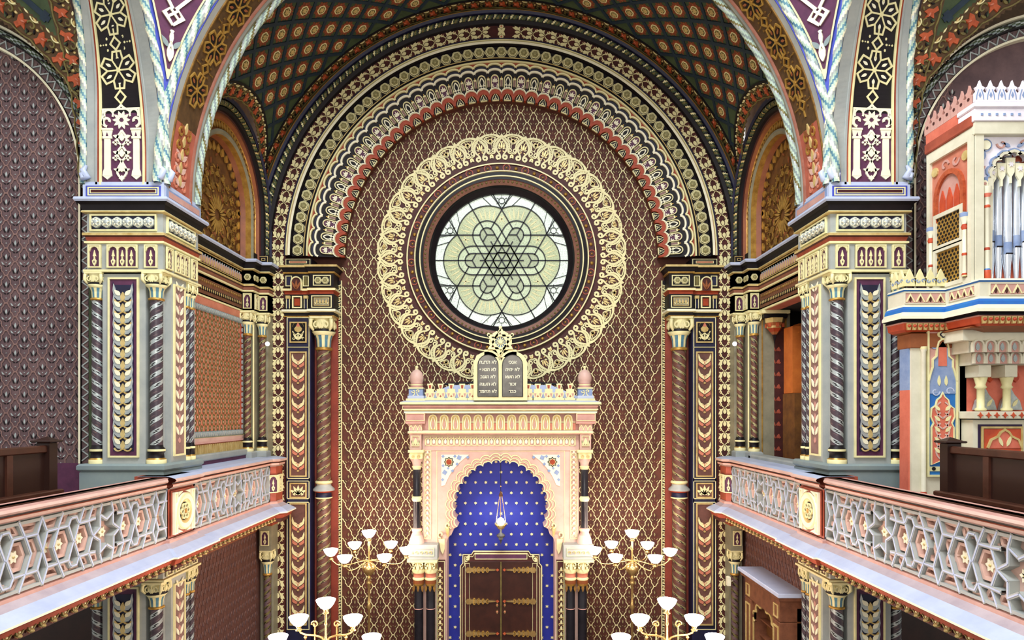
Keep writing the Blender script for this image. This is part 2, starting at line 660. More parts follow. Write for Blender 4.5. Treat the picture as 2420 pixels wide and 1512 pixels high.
# ---- stencilled paper: ogee lattice with leaves
def paper_motif(w, h, lat, lf, dot):
    m = M()
    # two lattice edges from the bottom node: wavy lines to the right and to the left
    for sx in (1, -1):
        pts = []
        for i in range(11):
            t = i / 10
            wob = 0.055 * math.sin(2 * PI * t * 1.0) * w
            step = 0.030 * math.sin(6 * PI * t) * w
            nx, ny = h / math.hypot(w, h), -w / math.hypot(w, h)
            pts.append((sx * (w / 2 * t + nx * (wob + step)), -h / 2 + h / 2 * t + ny * (wob + step)))
        m.stroke(pts, 0.056 * w, 0.012 + (0.001 if sx > 0 else 0), lat, skirt=False)
    m.poly([(0, 0.09 * h), (0.042 * w, 0.15 * h), (0.045 * w, 0.21 * h), (0, 0.28 * h), (-0.045 * w, 0.21 * h), (-0.042 * w, 0.15 * h)], 0.012, lf)
    for sx in (1, -1):
        q = [(0.12, -0.105), (0.19, -0.10), (0.235, -0.055), (0.25, 0.005), (0.20, -0.035), (0.14, -0.07)]
        m.poly([(sx * x * w, y * h) for x, y in q][::sx], 0.012, lf)
        m.leaf((sx * 0.02 * w, -0.18 * h), PI / 2 - sx * 1.0, 0.16 * w, 0.07 * w, 0.006, dot)
        m.leaf((sx * 0.07 * w, 0.05 * h), PI / 2 - sx * 0.35, 0.3 * w, 0.07 * w, 0.006, dot)
    m.disc((0, -0.035 * h), 0.026 * w, 0.012, lf, 6)
    m.disc((0, -0.32 * h), 0.028 * w, 0.012, lf, 6)
    return m


def paper(mot, w, h, x0, x1, z0, z1, keep, phase=(0, 0)):
    out = []
    for j in range(int((z1 - z0) / (h / 2)) + 2):
        for i in range(int((x1 - x0) / w) + 2):
            x = x0 + phase[0] + i * w + (w / 2 if j % 2 else 0)
            z = z0 + phase[1] + j * h / 2
            if keep(x, z):
                out.append((x, z, 0, 1, 1))
    return out


w_, h_ = 0.309, 0.468
mot = paper_motif(w_, h_, 'cream', 'celadon', 'maroon')
kb = YW / YB
spots = paper(mot, w_, h_, -4.02 + 0.155, 4.0, -5.6, 7.8,
              lambda x, z: abs(x) < 3.80 and not (z > ZC and math.hypot(x, z - ZC) > 3.9) and math.hypot(x, z - ZC) > 2.75
              and not (abs(x) < 1.85 and z < -0.1))
g = G()
g.place(mot, wall_y(YW - 0.002), spots)
g.build('stencilled_pattern', wall_back, kind='stuff', label='cream ogee lattice with gilt leaves on the paper')

# ---- rose window
win = thing('window_1', (0, YW, ZC + 0.02 - 1.6), kind='structure', label='round stained glass rose window with six lobes', cat=None)
WC = (0.0, ZC + 0.02)
kw = (YW + 0.18) / YB
R = 1.585 * kw
YG = YW + 0.2


def polxz(r, t):
    return (WC[0] + r * math.cos(t), WC[1] + r * math.sin(t))


def r_lobe(t):      # distance to the lobe circle at angle t from the lobe axis
    c, rr = 0.632 * kw, 0.743 * kw
    return c * math.cos(t) + math.sqrt(rr * rr - (c * math.sin(t)) ** 2)


def r_loop(t, half, cen):
    half *= kw; cen *= kw
    # stadium: straight side at y = half up to x = cen, then a half circle
    st = abs(math.sin(t))
    if st > 1e-6:
        r1 = half / st
        if r1 * math.cos(t) <= cen:
            return r1
    return cen * math.cos(t) + math.sqrt(max(half * half - (cen * st) ** 2, 0))


NS = 12
for k in range(12):
    a0, a1 = k * PI / 6, (k + 1) * PI / 6
    tt = np.linspace(a0, a1, NS)
    ax = round(((a0 + a1) / 2) / (PI / 3)) * (PI / 3)
    rl = [r_lobe(t - ax) for t in tt]
    ro = [min(r_loop(t - ax, 0.34, 0.69), 0.68 * kw) if abs(t - ax) > 0.45 else r_loop(t - ax, 0.34, 0.69) for t in tt]
    ri = [r_loop(t - ax, 0.166, 0.70) for t in tt]
    rmid = [0.985 * R if False else (R + x) / 2 + 0.02 for x in rl]
    bands = [([R * 1.01] * NS, rl, 'glass_pale'), (rl, ro, 'glass_sage'), (ro, ri, 'glass_mint'), (ri, None, 'glass_inner')]
    for hi, lo, gm in bands:
        m = M()
        pts = [polxz(r, t) for r, t in zip(hi, tt)]
        pts += [polxz(r, t) for r, t in zip(lo, tt)][::-1] if lo else [WC]
        m.poly(pts, 0.0, gm, skirt=False)
        gg = G(); gg.place(m, wall_y(YG), [(0, 0, 0, 1, 1)])
        gg.build('pane', win)

# leads
m = M()
LW = 0.028


def lead(pts, closed=False, w=LW):
    m.stroke([(WC[0] + x * kw, WC[1] + y * kw) for x, y in pts], w, 0.03, 'lead', closed)


for k in range(6):
    t0 = k * PI / 3
    c_, s_ = math.cos(t0), math.sin(t0)

    def rot(pts):
        return [(x * c_ - y * s_, x * s_ + y * c_) for x, y in pts]
    al = math.asin(0.60 / 0.743)
    lead(rot(arc(0.632, 0, 0.743, -0.94, 0.94, 26)), w=0.024)
    for half, cen in ((0.34, 0.69), (0.166, 0.70)):
        lead(rot(arc(cen, 0, half, -PI / 2, PI / 2, 16)))
        xe = half / math.tan(PI / 3)
        for sy in (1, -1):
            lead(rot([(cen, sy * half), (xe, sy * half)]))
    lead(rot([(0.70, 0), (1.60, 0)]))
    lead(rot([(0, 0), (0.52, 0)]))
    # bevel lines of the star arms
    for sy in (1, -1):
        lead(rot([(0.70, 0), (0.70 - 0.166 / math.tan(PI / 3), sy * 0.166)]))
        lead(rot([(0.40, 0), (0.40 - 0.34 / math.tan(PI / 3) , sy * 0.34)][::1]))
        lead(rot([(0.21, 0), (0.21 - 0.166 / math.tan(PI / 3), sy * 0.166)]))
    # line through the meeting points of the lobes
    lead(rot([(0.50, 0.60), (1.46, 0.60)])); lead(rot([(0.50, -0.60), (1.46, -0.60)]))
    # little flowers at the rim between the lobes
    q = t0 + PI / 6
    cx, cy = 1.41 * math.cos(q), 1.41 * math.sin(q)
    lead([(cx + 0.075 * math.cos(b), cy + 0.075 * math.sin(b)) for b in np.arange(6) * PI / 3], True, 0.014)
    for b in np.arange(6) * PI / 3 + q:
        lead([(cx + 0.075 * math.cos(b), cy + 0.075 * math.sin(b)), (cx + 0.14 * math.cos(b), cy + 0.14 * math.sin(b))], False, 0.012)
    for s2 in (-1, 1):
        lead([(1.235 * math.cos(q), 1.235 * math.sin(q)), (1.56 * math.cos(q + s2 * 0.16), 1.56 * math.sin(q + s2 * 0.16))], False, 0.014)
        lead([(1.3 * math.cos(q + s2 * 0.18), 1.3 * math.sin(q + s2 * 0.18)), (1.57 * math.cos(q + s2 * 0.3), 1.57 * math.sin(q + s2 * 0.3))], False, 0.014)
    # sun rays in each lobe
    for b in np.linspace(-1.15, 1.15, 13):
        p0 = (0.632 + 0.42 * math.cos(b), 0.42 * math.sin(b)); p1 = (0.632 + 0.7 * math.cos(b + 0.03), 0.7 * math.sin(b + 0.03))
        if p0[0] > 0.5:
            m.leaf((WC[0] + rot([p0])[0][0] * kw, WC[1] + rot([p0])[0][1] * kw), b + t0, 0.27 * kw, 0.03, 0.008, 'cream')
gl = G(); gl.place(m, wall_y(YG - 0.001), [(0, 0, 0, 1, 1)])
gl.build('lead_tracery', win)

# frame of the window: deep dark splay, beaded brown ring, cream fillets, maroon ring with studs
g = G()
prof = [(1.58, -0.2), (1.585, -0.12), (1.69, -0.02), (1.70, 0.02), (1.72, 0.06), (1.83, 0.10), (1.84, 0.12), (1.90, 0.12), (1.905, 0.14),
        (1.93, 0.14), (1.935, 0.11), (2.02, 0.10), (2.03, 0.13), (2.05, 0.13), (2.055, 0.06), (2.20, 0.06), (2.205, 0.10), (2.235, 0.10), (2.24, 0.02)]
mats_ = ['near_black', 'near_black', 'near_black', 'near_black', 'carved_wood', 'carved_wood', 'near_black', 'cream', 'cream', 'near_black', 'near_black', 'cream',
         'cream', 'maroon', 'maroon', 'maroon', 'cream', 'cream']
g.arch(lambda x, z, h: np.stack([x, YW - h, WC[1] + z], -1), [(r * kb, h) for r, h in prof], mats_, 0, 2 * PI, 120)
g.build('window_frame', win)
m = M().disc((0, 0), 0.022, 0.02, 'pale_gold', 6)
g = G()
for i in range(110):
    t = i * 2 * PI / 110
    g.place(M().dome((0, 0), 0.03, 0.03, 'moss_gold', 5), lambda u, v, h, t=t: np.stack([u + 1.80 * kb * math.cos(t), YW - 0.09 - h, WC[1] + v + 1.80 * kb * math.sin(t)], -1), [(0, 0, 0, 1, 1)])
g.build('bead_ring', win, kind='stuff')
stud = M().dome((0, 0), 0.045, 0.05, 'gold', 8).me('stud')
socket = M()
socket.stroke([(0.085 * math.cos(b), 0.085 * math.sin(b)) for b in np.arange(12) * PI / 6], 0.022, 0.02, 'terracotta', True)
sock_me = socket.me('stud_socket')
for i in range(60):
    t = i * 2 * PI / 60 + 0.05
    p = (WC[0] + 2.125 * kb * math.cos(t), YW - 0.06, WC[1] + 2.125 * kb * math.sin(t))
    piece('stud' if i % 2 else 'stud_socket', stud if i % 2 else sock_me, win, p, (1, 0, 0), (0, 0, 1))
    if i % 2 == 0:
        piece('stud', stud, win, p, (1, 0, 0), (0, 0, 1), scale=0.6)

# ---- wide arabesque ring round the window
rose = thing('arabesque_ring', (0, YW, WC[1] - 2.95), label='wide ring of cream arabesque leaves round the rose window', cat='wall ornament')
g = G()
lob = []
nl = 32 * 8
for i in range(nl):
    t = i * 2 * PI / nl
    lob.append((2.84 + 0.08 * abs(math.cos(16 * t))) * kb)
ang = np.arange(nl) * 2 * PI / nl
P_ = np.stack([np.stack([WC[0] + r * np.cos(ang), np.full(nl, YW - 0.012), WC[1] + r * np.sin(ang)], -1) for r in (np.full(nl, 2.2 * kb), np.array(lob))], 0)
g.grid(P_, 'maroon', closev=True)
g.build('ring_ground', rose)
m = M()
H0 = 0.0
for sx in (1, -1):
    # big heart of two ribs from the outer node to the inner scroll
    rib = bez((0.0, 0.28), (sx * 0.05, 0.18), (sx * 0.22, 0.06), (sx * 0.07, -0.12), 12)
    m.stroke(rib, 0.04, 0.02, 'cream', taper=[0.8, 1.3, 1])
    m.stroke(bez((sx * 0.07, -0.12), (sx * 0.02, -0.2), (sx * 0.02, -0.26), (sx * 0.085, -0.27), 8), 0.042, 0.021, 'cream')
    m.stroke(spiral(sx * 0.085, -0.215, 0.06, 0.02, -PI / 2, -PI / 2 + sx * 4.6, 12), 0.05, 0.022, 'cream', taper=[1, 1, 0.8])
    # second rib with teeth
    rib2 = bez((0.0, 0.30), (sx * 0.12, 0.26), (sx * 0.24, 0.10), (sx * 0.15, -0.06), 12)
    m.stroke(rib2, 0.034, 0.023, 'cream')
    for i in range(3, 11):
        p, q = rib[i], rib2[i]
        m.stroke([p, ((p[0] * 0.35 + q[0] * 0.65), p[1] * 0.35 + q[1] * 0.65 + 0.012)], 0.02, 0.018, 'cream')
    # outer bracket to the neighbour
    m.stroke(bez((0.0, 0.30), (sx * 0.06, 0.26), (sx * 0.10, 0.34), (sx * 0.17, 0.345), 8), 0.05, 0.024, 'cream', taper=[0.7, 1.3, 0.8])
    m.stroke(bez((sx * 0.17, 0.345), (sx * 0.21, 0.36), (sx * 0.24, 0.34), (sx * 0.262, 0.36), 6), 0.045, 0.025, 'cream')
    # fan palmette half between nodes
    for b, L in ((0.2, 0.09), (0.55, 0.1), (0.95, 0.09)):
        m.leaf((sx * 0.262, 0.16), PI / 2 + sx * b, L, 0.036, 0.0195, 'pale_gold')
    m.stroke(bez((sx * 0.262, 0.12), (sx * 0.2, 0.14), (sx * 0.17, 0.2), (sx * 0.13, 0.27), 7), 0.024, 0.0215, 'cream')
    m.stroke(bez((sx * 0.13, 0.27), (sx * 0.18, 0.3), (sx * 0.23, 0.30), (sx * 0.262, 0.31), 6), 0.022, 0.0205, 'cream')
    # tendrils and small curls near the inner edge between the hearts
    m.stroke(spiral(sx * 0.19, -0.055, 0.055, 0.012, PI / 2, PI / 2 - sx * 5.5, 12), 0.028, 0.0225, 'cream')
    m.stroke(bez((sx * 0.15, -0.06), (sx * 0.16, -0.14), (sx * 0.22, -0.14), (sx * 0.262, -0.1), 7), 0.028, 0.0235, 'cream')
    m.leaf((sx * 0.255, -0.14), -PI / 2 - sx * 0.5, 0.1, 0.04, 0.02, 'pale_gold')
    m.leaf((sx * 0.262, -0.2), -PI / 2 - sx * 0.9, 0.075, 0.035, 0.02, 'cream')
    m.leaf((sx * 0.03, 0.0), PI / 2 - sx * 0.35, 0.14, 0.035, 0.018, 'pale_gold', bend=0.1 * sx)
    m.leaf((sx * 0.02, -0.02), PI / 2 - sx * 1.1, 0.08, 0.03, 0.018, 'cream')
    m.leaf((sx * 0.02, -0.06), -PI / 2 + sx * 1.0, 0.07, 0.03, 0.018, 'pale_gold')
m.leaf((0, -0.02), PI / 2, 0.2, 0.04, 0.02, 'pale_gold')
m.disc((0, 0.315), 0.034, 0.022, 'cream', 8)
m.leaf((0, 0.33), PI / 2, 0.045, 0.03, 0.02, 'cream')
RA = 2.60 * kb
fnl = lambda u, v, h: np.stack([-(RA + v) * np.sin(u / RA), (RA + v) * np.cos(u / RA), h], -1)
gg = G(); gg.place(m, fnl, [(0, 0, 0, 0.996 * kb, 0.93 * kb)])
ame = gg.mesh('arabesque_leaf', lift=0.0)
for i in range(32):
    t = i * 2 * PI / 32
    piece('arabesque_leaf', ame, rose, (WC[0], YW - 0.012, WC[1]), (math.cos(t), 0, math.sin(t)), (-math.sin(t), 0, math.cos(t)))

# ---- the great blind arch
arch_t = thing('blind_arch', (0, YB, ZC - 0.3), label='great round blind arch with scalloped bands framing the rose window', cat='arch')
fb = lambda x, z, h: np.stack([x, YB - h, ZC + z], -1)
g = G()
prof = [(5.90, 0.0), (5.77, 0.02), (5.76, 0.12), (5.74, 0.12), (5.72, 0.16), (5.67, 0.13), (5.66, 0.03), (5.54, 0.03), (5.53, 0.09), (5.45, 0.07), (5.43, 0.0)]
g.arch(fb, prof, ['vault_brown', 'gold', 'gold', 'navy', 'navy', 'navy', 'near_black', 'near_black', 'near_black', 'near_black'], n=120)
g.build('outer_moulding', arch_t)
g = G()
aa = np.linspace(0.0, PI, 700)
pts = np.stack([5.60 * np.cos(aa), np.full(700, YB - 0.06), ZC + 5.60 * np.sin(aa)], -1)
g.rope(pts, np.tile([0, -1.0, 0], (700, 1)), 0.058, 1, 0.2, ['vault_green', 'moss_gold', 'vault_green', 'cream', 'near_black'], 10)
g.build('rope_moulding', arch_t)
g = G()
g.arch(fb, [(5.43, 0.0), (5.13, 0.0)], 'maroon', n=120)
g.build('leaf_band_ground', arch_t)
g = G()
prof = [(5.13, 0), (5.13, 0.03), (5.09, 0.03), (5.09, 0.05), (5.07, 0.05), (5.06, 0.02), (5.04, 0.02), (5.035, 0.07), (4.98, 0.07), (4.975, 0.03), (4.965, -0.06), (4.69, -0.06), (4.685, 0.0),
        (4.665, 0.0), (4.66, -0.03), (4.625, -0.03), (4.62, 0.0), (4.59, 0.0), (4.585, -0.06)]
g.arch(fb, prof, ['navy', 'navy', 'cream', 'cream', 'cream', 'terracotta', 'cream_white', 'cream_white', 'near_black', 'near_black', 'near_black', 'near_black', 'pale_gold', 'near_black', 'near_black',
                  'near_black', 'cream', 'cream'], n=120)
g.build('fillet_moulding', arch_t)
g = G()
g.arch(fb, [(4.585, -0.06), (3.76, -0.18), (3.76, -0.42)], ['near_black', 'wallpaper_brown'], n=120)
g.build('scallop_ground', arch_t)

# leaf band units (on the arch and down the straight strips)
def leaf_unit():
    m = M()
    for sx in (1, -1):
        q = [(0.0, 0.02), (0.12, 0.16), (0.17, 0.30), (0.18, 0.52), (0.24, 0.56), (0.34, 0.72), (0.36, 0.52), (0.45, 0.56), (0.40, 0.36), (0.30, 0.20), (0.16, 0.08)]
        q = [(x * 1.0, 0.62 - y) for x, y in q]
        m.poly([(sx * x, y) for x, y in q][::-sx], 0.02, 'cream')
        m.leaf((sx * 0.14, 0.34), PI / 2 - sx * 1.0, 0.34, 0.16, 0.021, 'cream')
        m.stroke(bez((sx * -0.02, 0.56), (sx * 0.10, 0.70), (sx * 0.24, 0.72), (sx * 0.24, 0.98), 8), 0.05, 0.02, 'cream')
        m.stroke(spiral(sx * 0.33, 0.86, 0.11, 0.035, -PI / 2, -PI / 2 - sx * 4.8, 12), 0.05, 0.02, 'cream')
        m.disc((sx * 0.33, 0.86), 0.045, 0.014, 'salmon', 6)
    m.leaf((0, 0.04), PI / 2, 0.60, 0.34, 0.022, 'maroon', n=7)
    m.leaf((0, 0.10), PI / 2, 0.46, 0.24, 0.028, 'cream', n=7)
    m.disc((0, 0.70), 0.045, 0.026, 'maroon', 6)
    return m


lu = leaf_unit()
NL = 58
RL = 5.28
fl2 = lambda u, v, h: np.stack([-(RL + v) * np.sin(u / RL), (RL + v) * np.cos(u / RL), h], -1)
sc = RL * PI / NL
for sgn in (1, -1):
    gg = G(); gg.place(lu, lambda u, v, h: fl2(v * sgn, -u, h), [(0, -0.0, 0, 0.325, sc)])
    lme = gg.mesh('leaf_sprig', lift=0.0)
    for i in range(NL // 2):
        t = sgn * (PI / 2 - (i + 0.0) * PI / NL - PI / NL * (0.5 if NL % 2 == 0 else 1.0) + PI / NL * 0.5)
        t = sgn * ((NL / 2 - i) * PI / NL)     # rotation from the crown, leaves climb to the crown
        if abs(t) < 0.5 * PI / NL:
            continue
        t2 = t - sgn * sc / RL if False else t
        # unit grows towards the crown from angle t
        e1 = (math.cos(t2), 0, math.sin(t2)); e2 = (-math.sin(t2), 0, math.cos(t2))
        gg_me = lme
        piece('leaf_sprig', gg_me, arch_t, (0, YB - 0.0, ZC), e1, e2)

crown = M()
for k in range(4):
    crown.leaf((0, 0), k * PI / 2 + PI / 4, 0.09, 0.05, 0.024, 'cream')
crown.disc((0, 0), 0.03, 0.03, 'cream', 8)
for sx in (1, -1):
    crown.disc((0, sx * 0.09), 0.04, 0.022, 'cream', 8); crown.disc((0, sx * 0.09), 0.018, 0.026, 'salmon', 6, 0.022)
piece('crown_flower', crown.me('crown_flower'), arch_t, (0, YB, ZC + RL), (1, 0, 0), (0, 0, 1), scale=1.35)

# medallions
med = M()
med.poly(lobed(0.128, 6, 0.10, 36), 0.03, 'cream')
med.poly(lobed(0.112, 6, 0.10, 36), 0.04, 'near_black', 0.03)
med.poly(lobed(0.103, 6, 0.10, 36), 0.05, 'cream', 0.04)
med.poly(lobed(0.082, 6, 0.12, 36), 0.058, 'celadon', 0.05)
med.star((0, 0), 0.062, 0.045, 6, 0.066, 'moss_gold', 0.058)
med.star((0, 0), 0.05, 0.036, 6, 0.072, 'celadon', 0.066)
med.dome((0, 0), 0.022, 0.085, 'celadon', 6, 0.06)
mme = med.me('medallion')
NM = 57
for i in range(NM + 4):
    t = PI * (i - 2 + 0.5) / NM
    if t < 0 or t > PI:
        k = (-t if t < 0 else t - PI) * 4.83
        p = (4.83 if t < 0 else -4.83, YB + 0.06, ZC - k); t = 0 if t < 0 else PI
        continue
    else:
        p = (4.83 * math.cos(t), YB + 0.06, ZC + 4.83 * math.sin(t))
    piece('medallion', mme, arch_t, p, (math.sin(t), 0, -math.cos(t)), (math.cos(t), 0, math.sin(t)))

# scalloped units
NU = 42
RS = 4.2
hw = RS * PI / NU / 2


def wave(v0, amp, n=13, w=hw, pw=0.5):
    return [(x, v0 + amp * max(0, 1 - (x / w) ** 2) ** pw) for x in np.linspace(-w, w, n)]


def cone(r):
    return 0.06 + (4.585 - r) * 0.1455


fnS = lambda u, v, h: np.stack([-(RS + v) * np.sin(u / RS), (RS + v) * np.cos(u / RS), h - cone(RS + v)], -1)


def mk(mot, name):
    gg = G(); gg.place(mot, fnS, [(0, 0, 0, 1, 1)])
    return gg.mesh(name, lift=0.0)


m = M()
wv = wave(0.27, 0.085)
m.poly(wv + [(hw, 0.385), (-hw, 0.385)], 0.012, 'rust', skirt=False)
m.stroke(wv, 0.030, 0.05, 'cream')
m.stroke(wave(0.15, 0.09), 0.040, 0.04, 'cream_white')
m.stroke(wave(0.205, 0.09), 0.028, 0.012, 'navy', skirt=False)
wave_me = mk(m, 'wave_scallop')


def arch_head(kind):
    m = M()
    out = [(-0.088, -0.2), (-0.088, 0.0)] + [(0.088 * math.cos(t), 0.0 + 0.105 * math.sin(t)) for t in np.linspace(PI, 0, 11)][1:-1] + [(0.088, 0.0), (0.088, -0.2)]
    m.poly(out[::-1], 0.02, 'plum' if kind else 'near_black')
    m.stroke(out, 0.020, 0.05, 'cream')
    if kind:
        for b in (-1.15, -0.6, 0, 0.6, 1.15):
            m.leaf((0, -0.05), PI / 2 + b, 0.115 - 0.03 * abs(b), 0.035, 0.035, 'cream_white', 0, 0.02)
        for sx in (1, -1):
            m.stroke(spiral(sx * 0.042, -0.125, 0.035, 0.012, PI / 2, PI / 2 + sx * -4.5, 10), 0.02, 0.035, 'cream_white', h0=0.02)
    else:
        for sx in (1, -1):
            m.stroke(bez((0, 0.06), (sx * 0.05, 0.0), (sx * 0.08, -0.06), (sx * 0.01, -0.13), 8), 0.024, 0.035, 'cream_white', h0=0.02)
            m.leaf((sx * 0.015, -0.13), PI / 2 - sx * 1.2, 0.07, 0.03, 0.035, 'cream_white', 0, 0.02)
            m.leaf((sx * 0.015, -0.15), -PI / 2 + sx * 0.9, 0.06, 0.03, 0.035, 'cream_white', 0, 0.02)
        m.leaf((0, -0.1), PI / 2, 0.12, 0.03, 0.03, 'near_black', 0, 0.02)
    return mk(m, 'palmette_niche')


pal_me = [arch_head(0), arch_head(1)]
m = M()
m.rect(-0.033, 0.033, -0.005, 0.03, 0.05, 'cream')
m.rect(-0.026, 0.026, -0.15, -0.01, 0.035, 'rose_brown')
m.rect(-0.036, -0.028, -0.15, -0.005, 0.045, 'cream'); m.rect(0.028, 0.036, -0.15, -0.005, 0.045, 'cream')
m.leaf((0, 0.03), PI / 2, 0.05, 0.02, 0.03, 'gold')
post_me = mk(m, 'post')


def ogee(v0, v1, w, n=7):
    L = bez((-w, v0), (-w * 0.85, v0 + (v1 - v0) * 0.9), (-w * 0.35, v1 - 0.01), (0, v1), n)
    return L + [(-x, y) for x, y in L[::-1][1:]]


m = M()
m.stroke(ogee(-0.30, -0.185, hw), 0.022, 0.06, 'cream_white')
m.stroke(ogee(-0.335, -0.215, hw), 0.022, 0.06, 'cream')
o1 = ogee(-0.365, -0.24, hw); o2 = ogee(-0.46, -0.315, hw * 0.82)
m.poly((o1 + [(hw, -0.44)] + o2[::-1] + [(-hw, -0.44)])[::-1], 0.075, 'rust', -0.05)
m.stroke(ogee(-0.355, -0.232, hw), 0.012, 0.085, 'terracotta')
red_me = mk(m, 'rust_scallop')
m = M()
tri = [(-0.088, -0.455), (0.088, -0.455)] + [(0.086 - 0.08 * t ** 1.7, -0.455 + 0.15 * t) for t in np.linspace(0.15, 1, 6)] + [(-0.086 + 0.08 * t ** 1.7, -0.455 + 0.15 * t) for t in np.linspace(1, 0.15, 6)]
m.poly(tri, 0.03, 'near_black')
m.stroke(tri, 0.011, 0.05, 'cream', True)
for b in (0, 2.2, -2.2):
    m.leaf((0, -0.405), PI / 2 + b, 0.052, 0.02, 0.045, 'cream', 0, 0.03)
tre_me = mk(m, 'trefoil_panel')
for i in range(NU):
    t = (i + 0.5 - NU / 2) * PI / NU
    e1 = (math.cos(t), 0, math.sin(t)); e2 = (-math.sin(t), 0, math.cos(t))
    o = (0, YB, ZC)
    piece('wave_scallop', wave_me, arch_t, o, e1, e2)
    piece('palmette_niche', pal_me[i % 2], arch_t, o, e1, e2)
    piece('rust_scallop', red_me, arch_t, o, e1, e2)
    piece('trefoil_panel', tre_me, arch_t, o, e1, e2)
    t2 = t + PI / NU / 2
    if i < NU - 1:
        piece('post', post_me, arch_t, o, (math.cos(t2), 0, math.sin(t2)), (-math.sin(t2), 0, math.cos(t2)))

# ---- jambs of the arch: impost blocks, panelled pilaster, twisted column, zigzag border
def shaft(g, c, r, z0, z1, turns_per_m, mats, n=16, dz=0.05, flute=0.0, width=0.42, starts=1):
    """column shaft with helical bands; mats: (ground, band, band edge)"""
    k = max(2, int((z1 - z0) / dz))
    zz = np.linspace(z0, z1, k)
    a = np.arange(n) * 2 * PI / n
    A = a[None] + (zz * 2 * PI * turns_per_m)[:, None]
    P = np.stack([c[0] + r * np.cos(A), c[1] + r * np.sin(A), np.broadcast_to(zz[:, None], A.shape)], -1)
    mm = np.empty((k - 1, n), dtype=object)
    for j in range(n):
        q = (j * starts / n) % 1.0
        if q < width * 0.14 or width * 0.86 < q < width:
            nm = mats[1]
        elif q < width:
            nm = None
        else:
            nm = mats[0]
        for i in range(k - 1):
            if nm is None:
                mm[i, j] = mats[2] if (i + j) % 3 == 0 else mats[1]
            elif nm == mats[0]:
                mm[i, j] = mats[3] if (i * 2 + j * 3) % 11 == 0 else mats[0]
            else:
                mm[i, j] = nm
    g.grid(P, mm, True, closev=True)


def capital(g, c, r, z0, z1, m1='cream', m2='near_black', neck='teal_leaf'):
    """bell capital: ring, fluted neck, leaf bulbs with volutes, abacus"""
    H = z1 - z0
    g.lathe((c[0], c[1], 0), [(r * 1.0, z0 - 0.02 * H), (r * 1.25, z0), (r * 1.25, z0 + 0.05 * H), (r * 1.0, z0 + 0.08 * H)], 'gold', 16)
    nv = 16
    mm = [neck if i % 2 else m1 for i in range(nv)]
    a = np.arange(nv) * 2 * PI / nv
    P = np.stack([np.stack([c[0] + q * np.cos(a), c[1] + q * np.sin(a), np.full(nv, z)], -1) for q, z in
                  ((r * 0.98, z0 + 0.08 * H), (r * 1.05, z0 + 0.3 * H), (r * 1.3, z0 + 0.46 * H))], 0)
    m_ = np.empty((2, nv), dtype=object); m_[:] = mm
    g.grid(P, m_, False, closev=True)
    g.lathe((c[0], c[1], 0), [(r * 1.3, z0 + 0.44 * H), (r * 1.7, z0 + 0.55 * H), (r * 1.35, z0 + 0.64 * H), (r * 1.5, z0 + 0.95 * H)], [m1, m2, m1], 16)
    for sx in (-1, 1):
        for sy in (-1, 1):
            x, y = c[0] + sx * r * 1.15, c[1] + sy * r * 1.15
            g.tube([(x, y, z0 + 0.58 * H), (x + sx * r * 0.35, y + sy * r * 0.35, z0 + 0.72 * H), (x + sx * r * 0.3, y + sy * r * 0.3, z0 + 0.9 * H), (x, y, z0 + 0.93 * H)], [r * 0.16, r * 0.3, r * 0.3, r * 0.16], m1, 6)
    # volutes on the front
    mo = M()
    for sx in (1, -1):
        mo.stroke(spiral(sx * 0.55, 0.0, 0.42, 0.1, PI / 2, PI / 2 - sx * 5.6, 14), 0.16, 0.12, m1)
        mo.leaf((sx * 0.1, -0.5), PI / 2 - sx * 0.3, 1.0, 0.3, 0.1, m1)
    mo.leaf((0, -0.45), PI / 2, 1.0, 0.26, 0.16, m1)
    zc = z0 + 0.74 * H
    s_ = r * 1.15
    for fn in (lambda u, v, h: np.stack([c[0] + u * s_, c[1] - r * 1.45 - h * r, zc + v * s_], -1),
               lambda u, v, h: np.stack([c[0] + r * 1.45 + h * r, c[1] + u * s_, zc + v * s_], -1),
               lambda u, v, h: np.stack([c[0] - r * 1.45 - h * r, c[1] + u * s_, zc + v * s_], -1)):
        g.place(mo, fn, [(0, 0, 0, 1, 1)])
    g.box(c[0] - r * 1.6, c[0] + r * 1.6, c[1] - r * 1.6, c[1] + r * 1.6, z1 - 0.06 * H, z1, m1)


def base(g, c, r, z0, z1):
    H = z1 - z0
    g.lathe((c[0], c[1], 0), [(r * 1.5, z0), (r * 1.5, z0 + 0.22 * H), (r * 1.2, z0 + 0.3 * H), (r * 1.1, z0 + 0.55 * H), (r * 1.35, z0 + 0.66 * H), (r * 1.35, z0 + 0.78 * H), (r * 1.02, z0 + 0.9 * H), (r, z1)],
            ['cream', 'gold', 'near_black', 'near_black', 'cream', 'near_black', 'near_black'], 18)


def chevron_motif(w, m1, m2, m3):
    """one unit (height 1) of the bat-like stacked leaves in the tall pilaster panels"""
    m = M()
    for sx in (1, -1):
        q = [(0, 0.30), (0.16, 0.44), (0.30, 0.50), (0.44, 0.86), (0.47, 0.62), (0.42, 0.36), (0.24, 0.20), (0, 0.06)]
        m.poly([(sx * x, y) for x, y in q][::-sx], 0.02, m1)
        q = [(0.06, 0.02), (0.26, 0.14), (0.42, 0.30), (0.44, 0.05), (0.30, -0.06), (0.12, -0.14)]
        m.poly([(sx * x, y) for x, y in q][::-sx], 0.014, m2)
        m.leaf((sx * 0.07, 0.3), PI / 2 - sx * 0.9, 0.14, 0.05, 0.026, m2)
    m.disc((0, -0.18), 0.085, 0.026, m3, 10, ry=0.07)
    m.leaf((0, 0.10), PI / 2, 0.26, 0.09, 0.026, m2)
    return m


